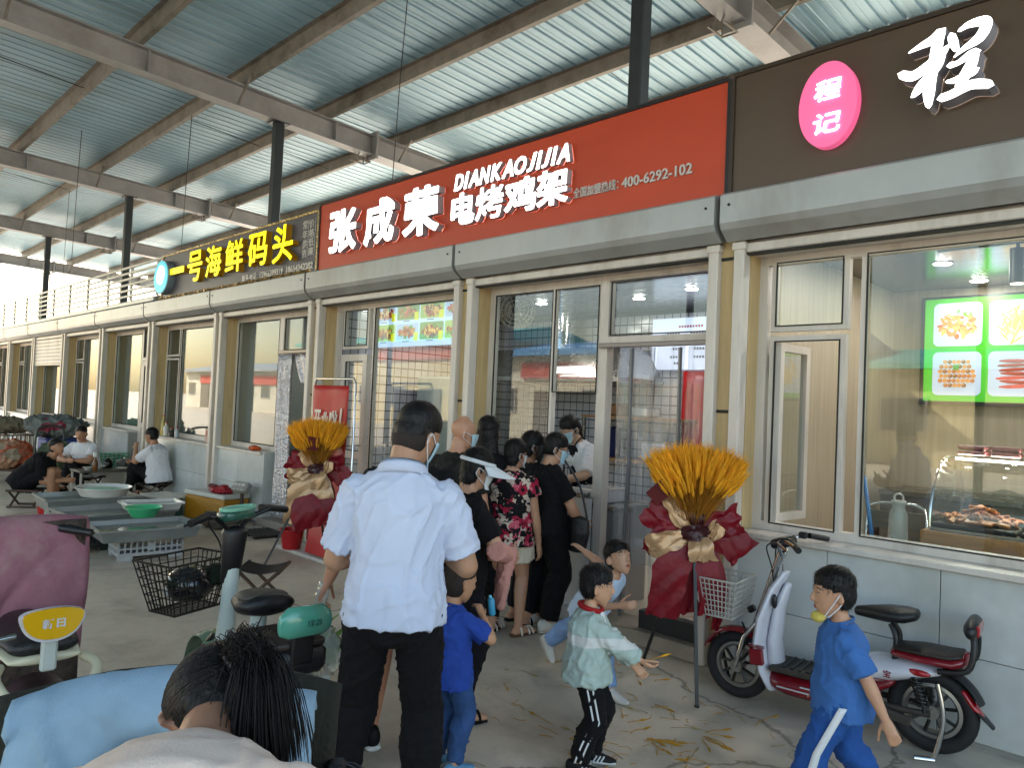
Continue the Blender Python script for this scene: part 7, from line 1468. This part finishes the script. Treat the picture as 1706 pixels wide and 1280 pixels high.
for i, (x, nm) in enumerate(((-1.12, 'tray heaped with fried chicken frames nearest the jug'), (-.68, 'second tray of fried pieces in the display case'), (-.25, 'third tray of fried pieces at the right edge'))):
    t = thing('food_tray', nm, 'tray', (x, 5.05, 1.001)); b = MB(); b.box((0, 0, .012), (.42, .44, .024), None, .006); b.build('tray_body', BLKP, t); q = MB(); rn = random.Random(i)
    for k in range(170):
        a = rn.uniform(0, 6.28); r = rn.random()**.6; p = Vector((.185*r*math.cos(a), .19*r*math.sin(a), .035+.1*(1-r)*rn.random()+.01)); q.box(p, (rn.uniform(.03, .07), rn.uniform(.015, .04), rn.uniform(.008, .02)), Matrix.Rotation(rn.uniform(0, 6), 3, 'Z') @ Matrix.Rotation(rn.uniform(-.6, .6), 3, 'X') @ Matrix.Rotation(rn.uniform(-.5, .5), 3, 'Y'), .005)
    stuff(q.build('fried_food', FRY if i % 2 == 0 else FRY2, t))
PKG = M('pink_pack', '#8a4c52', .35, 0, .35, 30, .3, 40)
for i in range(4):
    t = thing('snack_pack', ['stack of pink packs at the left end of the case top', 'pink packs second from left on the case top', 'pink packs third from left on the case top', 'pink packs at the right of the case top'][i], 'food pack', (-1.22+i*.17, 5.3, 1.413), .1*i)
    for k in range(2): b = MB(); b.box((0, .01*k, .018+.032*k), (.15, .2, .028), None, .008); b.build('pack', PKG, t)
b = MB(); b.bx(-1.3, -.05, 5.2, 5.23, 1.385, 1.398); part(b, 'case_lamp', emis('case_lamp', (1, .93, .82), 22.), dc)
jg = thing('water_jug', 'clear plastic jug standing left of the display case', 'jug', (-1.47, 4.72, .9)); revolve(jg, [(.05, 0), (.055, .02), (.05, .16), (.035, .2), (.04, .23)], glass('jug_plastic', (.93, .93, .9), 1.4, .1, .35, (.75, .73, .7)), 'jug_body', 24); b = MB(); b.torus((.0, 0, .255), .025, .006, 'y', 18, 6); b.build('lid_ring', WHITE, jg, 60); b = MB(); b.cyl((0, 0, .23), (0, 0, .24), .04, 18); b.build('lid', WHITE, jg)
jt = thing('side_stand', 'low stand under the clear jug by the window', 'stand', (-1.47, 4.72, .1)); b = MB(); b.box((0, 0, .785), (.16, .2, .028), None, .004); b.build('top', WHITE, jt); b = MB(); b.box((0, 0, .385), (.1, .12, .77)); b.build('column', STEEL, jt)
br = thing('broom_handle', 'blue handle leaning in the corner of the right shop', 'broom', (-1.66, 4.86, .1)); b = MB(); b.cyl((.1, .0, .1), (-.08, .06, 1.15), .013, 8); b.build('handle', M('blue_handle', '#2a72b0', .4), br); b = MB(); b.box((.13, -.01, .05), (.25, .06, .1), None, .01); b.build('brush_head', M('broom_head', '#3a4a52', .8), br)
chh = thing('folding_chair', 'bare metal folding chair inside the right shop window', 'chair', (-1.68, 5.35, .1), .3)
for s in (-1, 1): b = MB(); b.tube(catmull([(s*.18, -.15, .0), (s*.18, .0, .45), (s*.18, .12, .85), (s*.14, .15, .93), (0, .15, .95)], 5), .011, 8); b.tube([(s*.17, .18, .0), (s*.17, -.1, .46)], .011, 8); b.build('side_frame', CHR, chh, 60)
b = MB(); b.box((0, 0, .46), (.36, .34, .03), None, .01); b.build('seat', BLKP, chh); b = MB(); b.box((0, .13, .83), (.32, .015, .12), None, .006); b.build('back_pad', M('chair_back', '#5a5650', .6), chh)
pd = thing('track_light', 'black cylinder spotlight on a ceiling rail at right', 'ceiling light', (-1.05, 5.45, 2.779)); b = MB(); b.box((-.15, 0, -.015), (.6, .035, .03)); b.build('rail', BLKP, pd); b = MB(); b.cyl((0, 0, -.06), (0, 0, -.28), .045, 18); b.cyl((0, 0, -.03), (0, 0, -.06), .012, 8); b.build('spot_body', BLKP, pd, 60); b = MB(); b.cyl((0, 0, -.281), (0, 0, -.285), .036, 18); b.build('spot_lens', emis('spot_lens', (1, .8, .7), 1.5), pd)
bc = thing('back_counter', 'dark worktop with a tap along the right shop back wall', 'counter', (-1.0, 6.8, .1)); b = MB(); b.bx(-2.2, .0, 6.6, 7.18, .1, 1.0); part(b, 'cabinet', M('grey_cabinet', '#5f5a55', .4), bc); b = MB(); b.bx(-2.2, .0, 6.56, 7.18, 1.001, 1.04); part(b, 'top', STEEL, bc); b = MB(); b.tube(catmull([(-.9, 7.0, 1.04), (-.9, 7.0, 1.3), (-.95, 6.9, 1.36), (-1.0, 6.82, 1.28)], 5), .013, 8); part(b, 'tap', CHR, bc, 60)
# shelves seen through the seafood doorway
sv = thing('shelf_unit', 'white shelf unit seen through the seafood shop doorway', 'shelf', (-8.4, 5.6, .1))
for z in (.5, .95, 1.35, 1.75): b = MB(); b.box((0, 0, z), (1.0, .4, .03)); b.build('shelf_board', WHITE, sv)
for x in (-.5, .5): b = MB(); b.box((x, 0, .95), (.03, .4, 1.9)); b.build('side_panel', WHITE, sv)
for i, (x, z, sx, h, c, nm) in enumerate(((.1, 1.465, .4, .2, '#3a2a2c', 'dark box on the upper seafood shop shelf'), (.0, 1.065, .5, .16, '#27324f', 'navy tub on the middle seafood shop shelf'), (.2, .615, .3, .26, '#14141a', 'black box on the lower seafood shop shelf'))):
    t = thing('stored_box', nm, 'box', (-8.4+x, 5.55, z)); b = MB(); b.box((0, 0, h/2), (sx, .3, h), None, .015); b.build('box_body', M('sea_box%d' % i, c, .5), t); b = MB(); b.box((0, 0, h+.007), (sx*.97, .29, .012), None, .004); b.build('lid', M('sea_lid', '#6f6f72', .5), t)
# pale sacks piled inside the seafood window
for i, (x, r, c, nm) in enumerate(((-9.5, .3, '#6d7468', 'grey-green sack behind the seafood window, left'), (-9.0, .28, '#7d7a6e', 'grey-brown sack behind the seafood window, right'))): sack(nm, (x, 5.2, .75), (r, .25, .2), cloth('win_sack%d' % i, c), 6.+i)
# ================================================================ straw litter on the paving
rn = random.Random(21); a_, b_ = MB(), MB()
def straw(mb, x, y, L, r, ang, ear=False):
    z = r+.001; d = Vector((math.cos(ang), math.sin(ang), 0)); p = Vector((x, y, z)); q = p+d*L+Vector((0, 0, rn.random()*.006)); m_ = p.lerp(q, .5)+Vector((rn.gauss(0, .01), rn.gauss(0, .01), .003)); mb.tube([p, m_, q], r, 4)
    if ear: mb.tube([q, q+d*.025, q+d*.06], [.002, .006, .001], 5)
for i in range(120):
    x, y = (rn.uniform(-3.2, -1.1), rn.uniform(2.3, 3.9)) if i < 60 else (-2.15+rn.gauss(0, .38), 3.2+rn.gauss(0, .38))
    if y > 4.1: continue
    straw(a_ if i % 3 else b_, x, y, rn.uniform(.03, .13), rn.uniform(.0012, .0022), rn.uniform(0, 6.28), i % 4 == 0)
for cx, cy in ((-1.9, 3.35), (-1.75, 2.95), (-2.05, 3.1)):
    for k in range(6): straw(a_, cx+rn.gauss(0, .035), cy+rn.gauss(0, .03), rn.uniform(.05, .12), .0022, .35+rn.gauss(0, .7), True)
o = stuff(a_.build('straw_litter', M('straw_yellow', '#b98416', .8, 0, .3, 30))); tag(o, 'yellow wheat straw scattered over the concrete', 'straw'); o = stuff(b_.build('straw_litter', M('straw_pale', '#9c8a5c', .8, 0, .3, 30))); tag(o, 'pale broken straw stems scattered over the concrete', 'straw')
stn = thing('wheat_stalk', 'single wheat stalk held by the boy in mint jacket', 'straw', (-2.1, 2.65, 0), math.radians(-52)); w_ = J12['wrR']; b = MB(); b.tube([w_+V3(-.01, .045, .0), w_+V3(-.01, .1, .02)], .002, 5); b.build('stem', MATS['straw_yellow'], stn); b = MB(); b.tube([w_+V3(-.01, .09, .017), w_+V3(-.01, .11, .025), w_+V3(-.01, .14, .035)], [.002, .006, .001], 5); b.build('ear', WHEAT, stn)
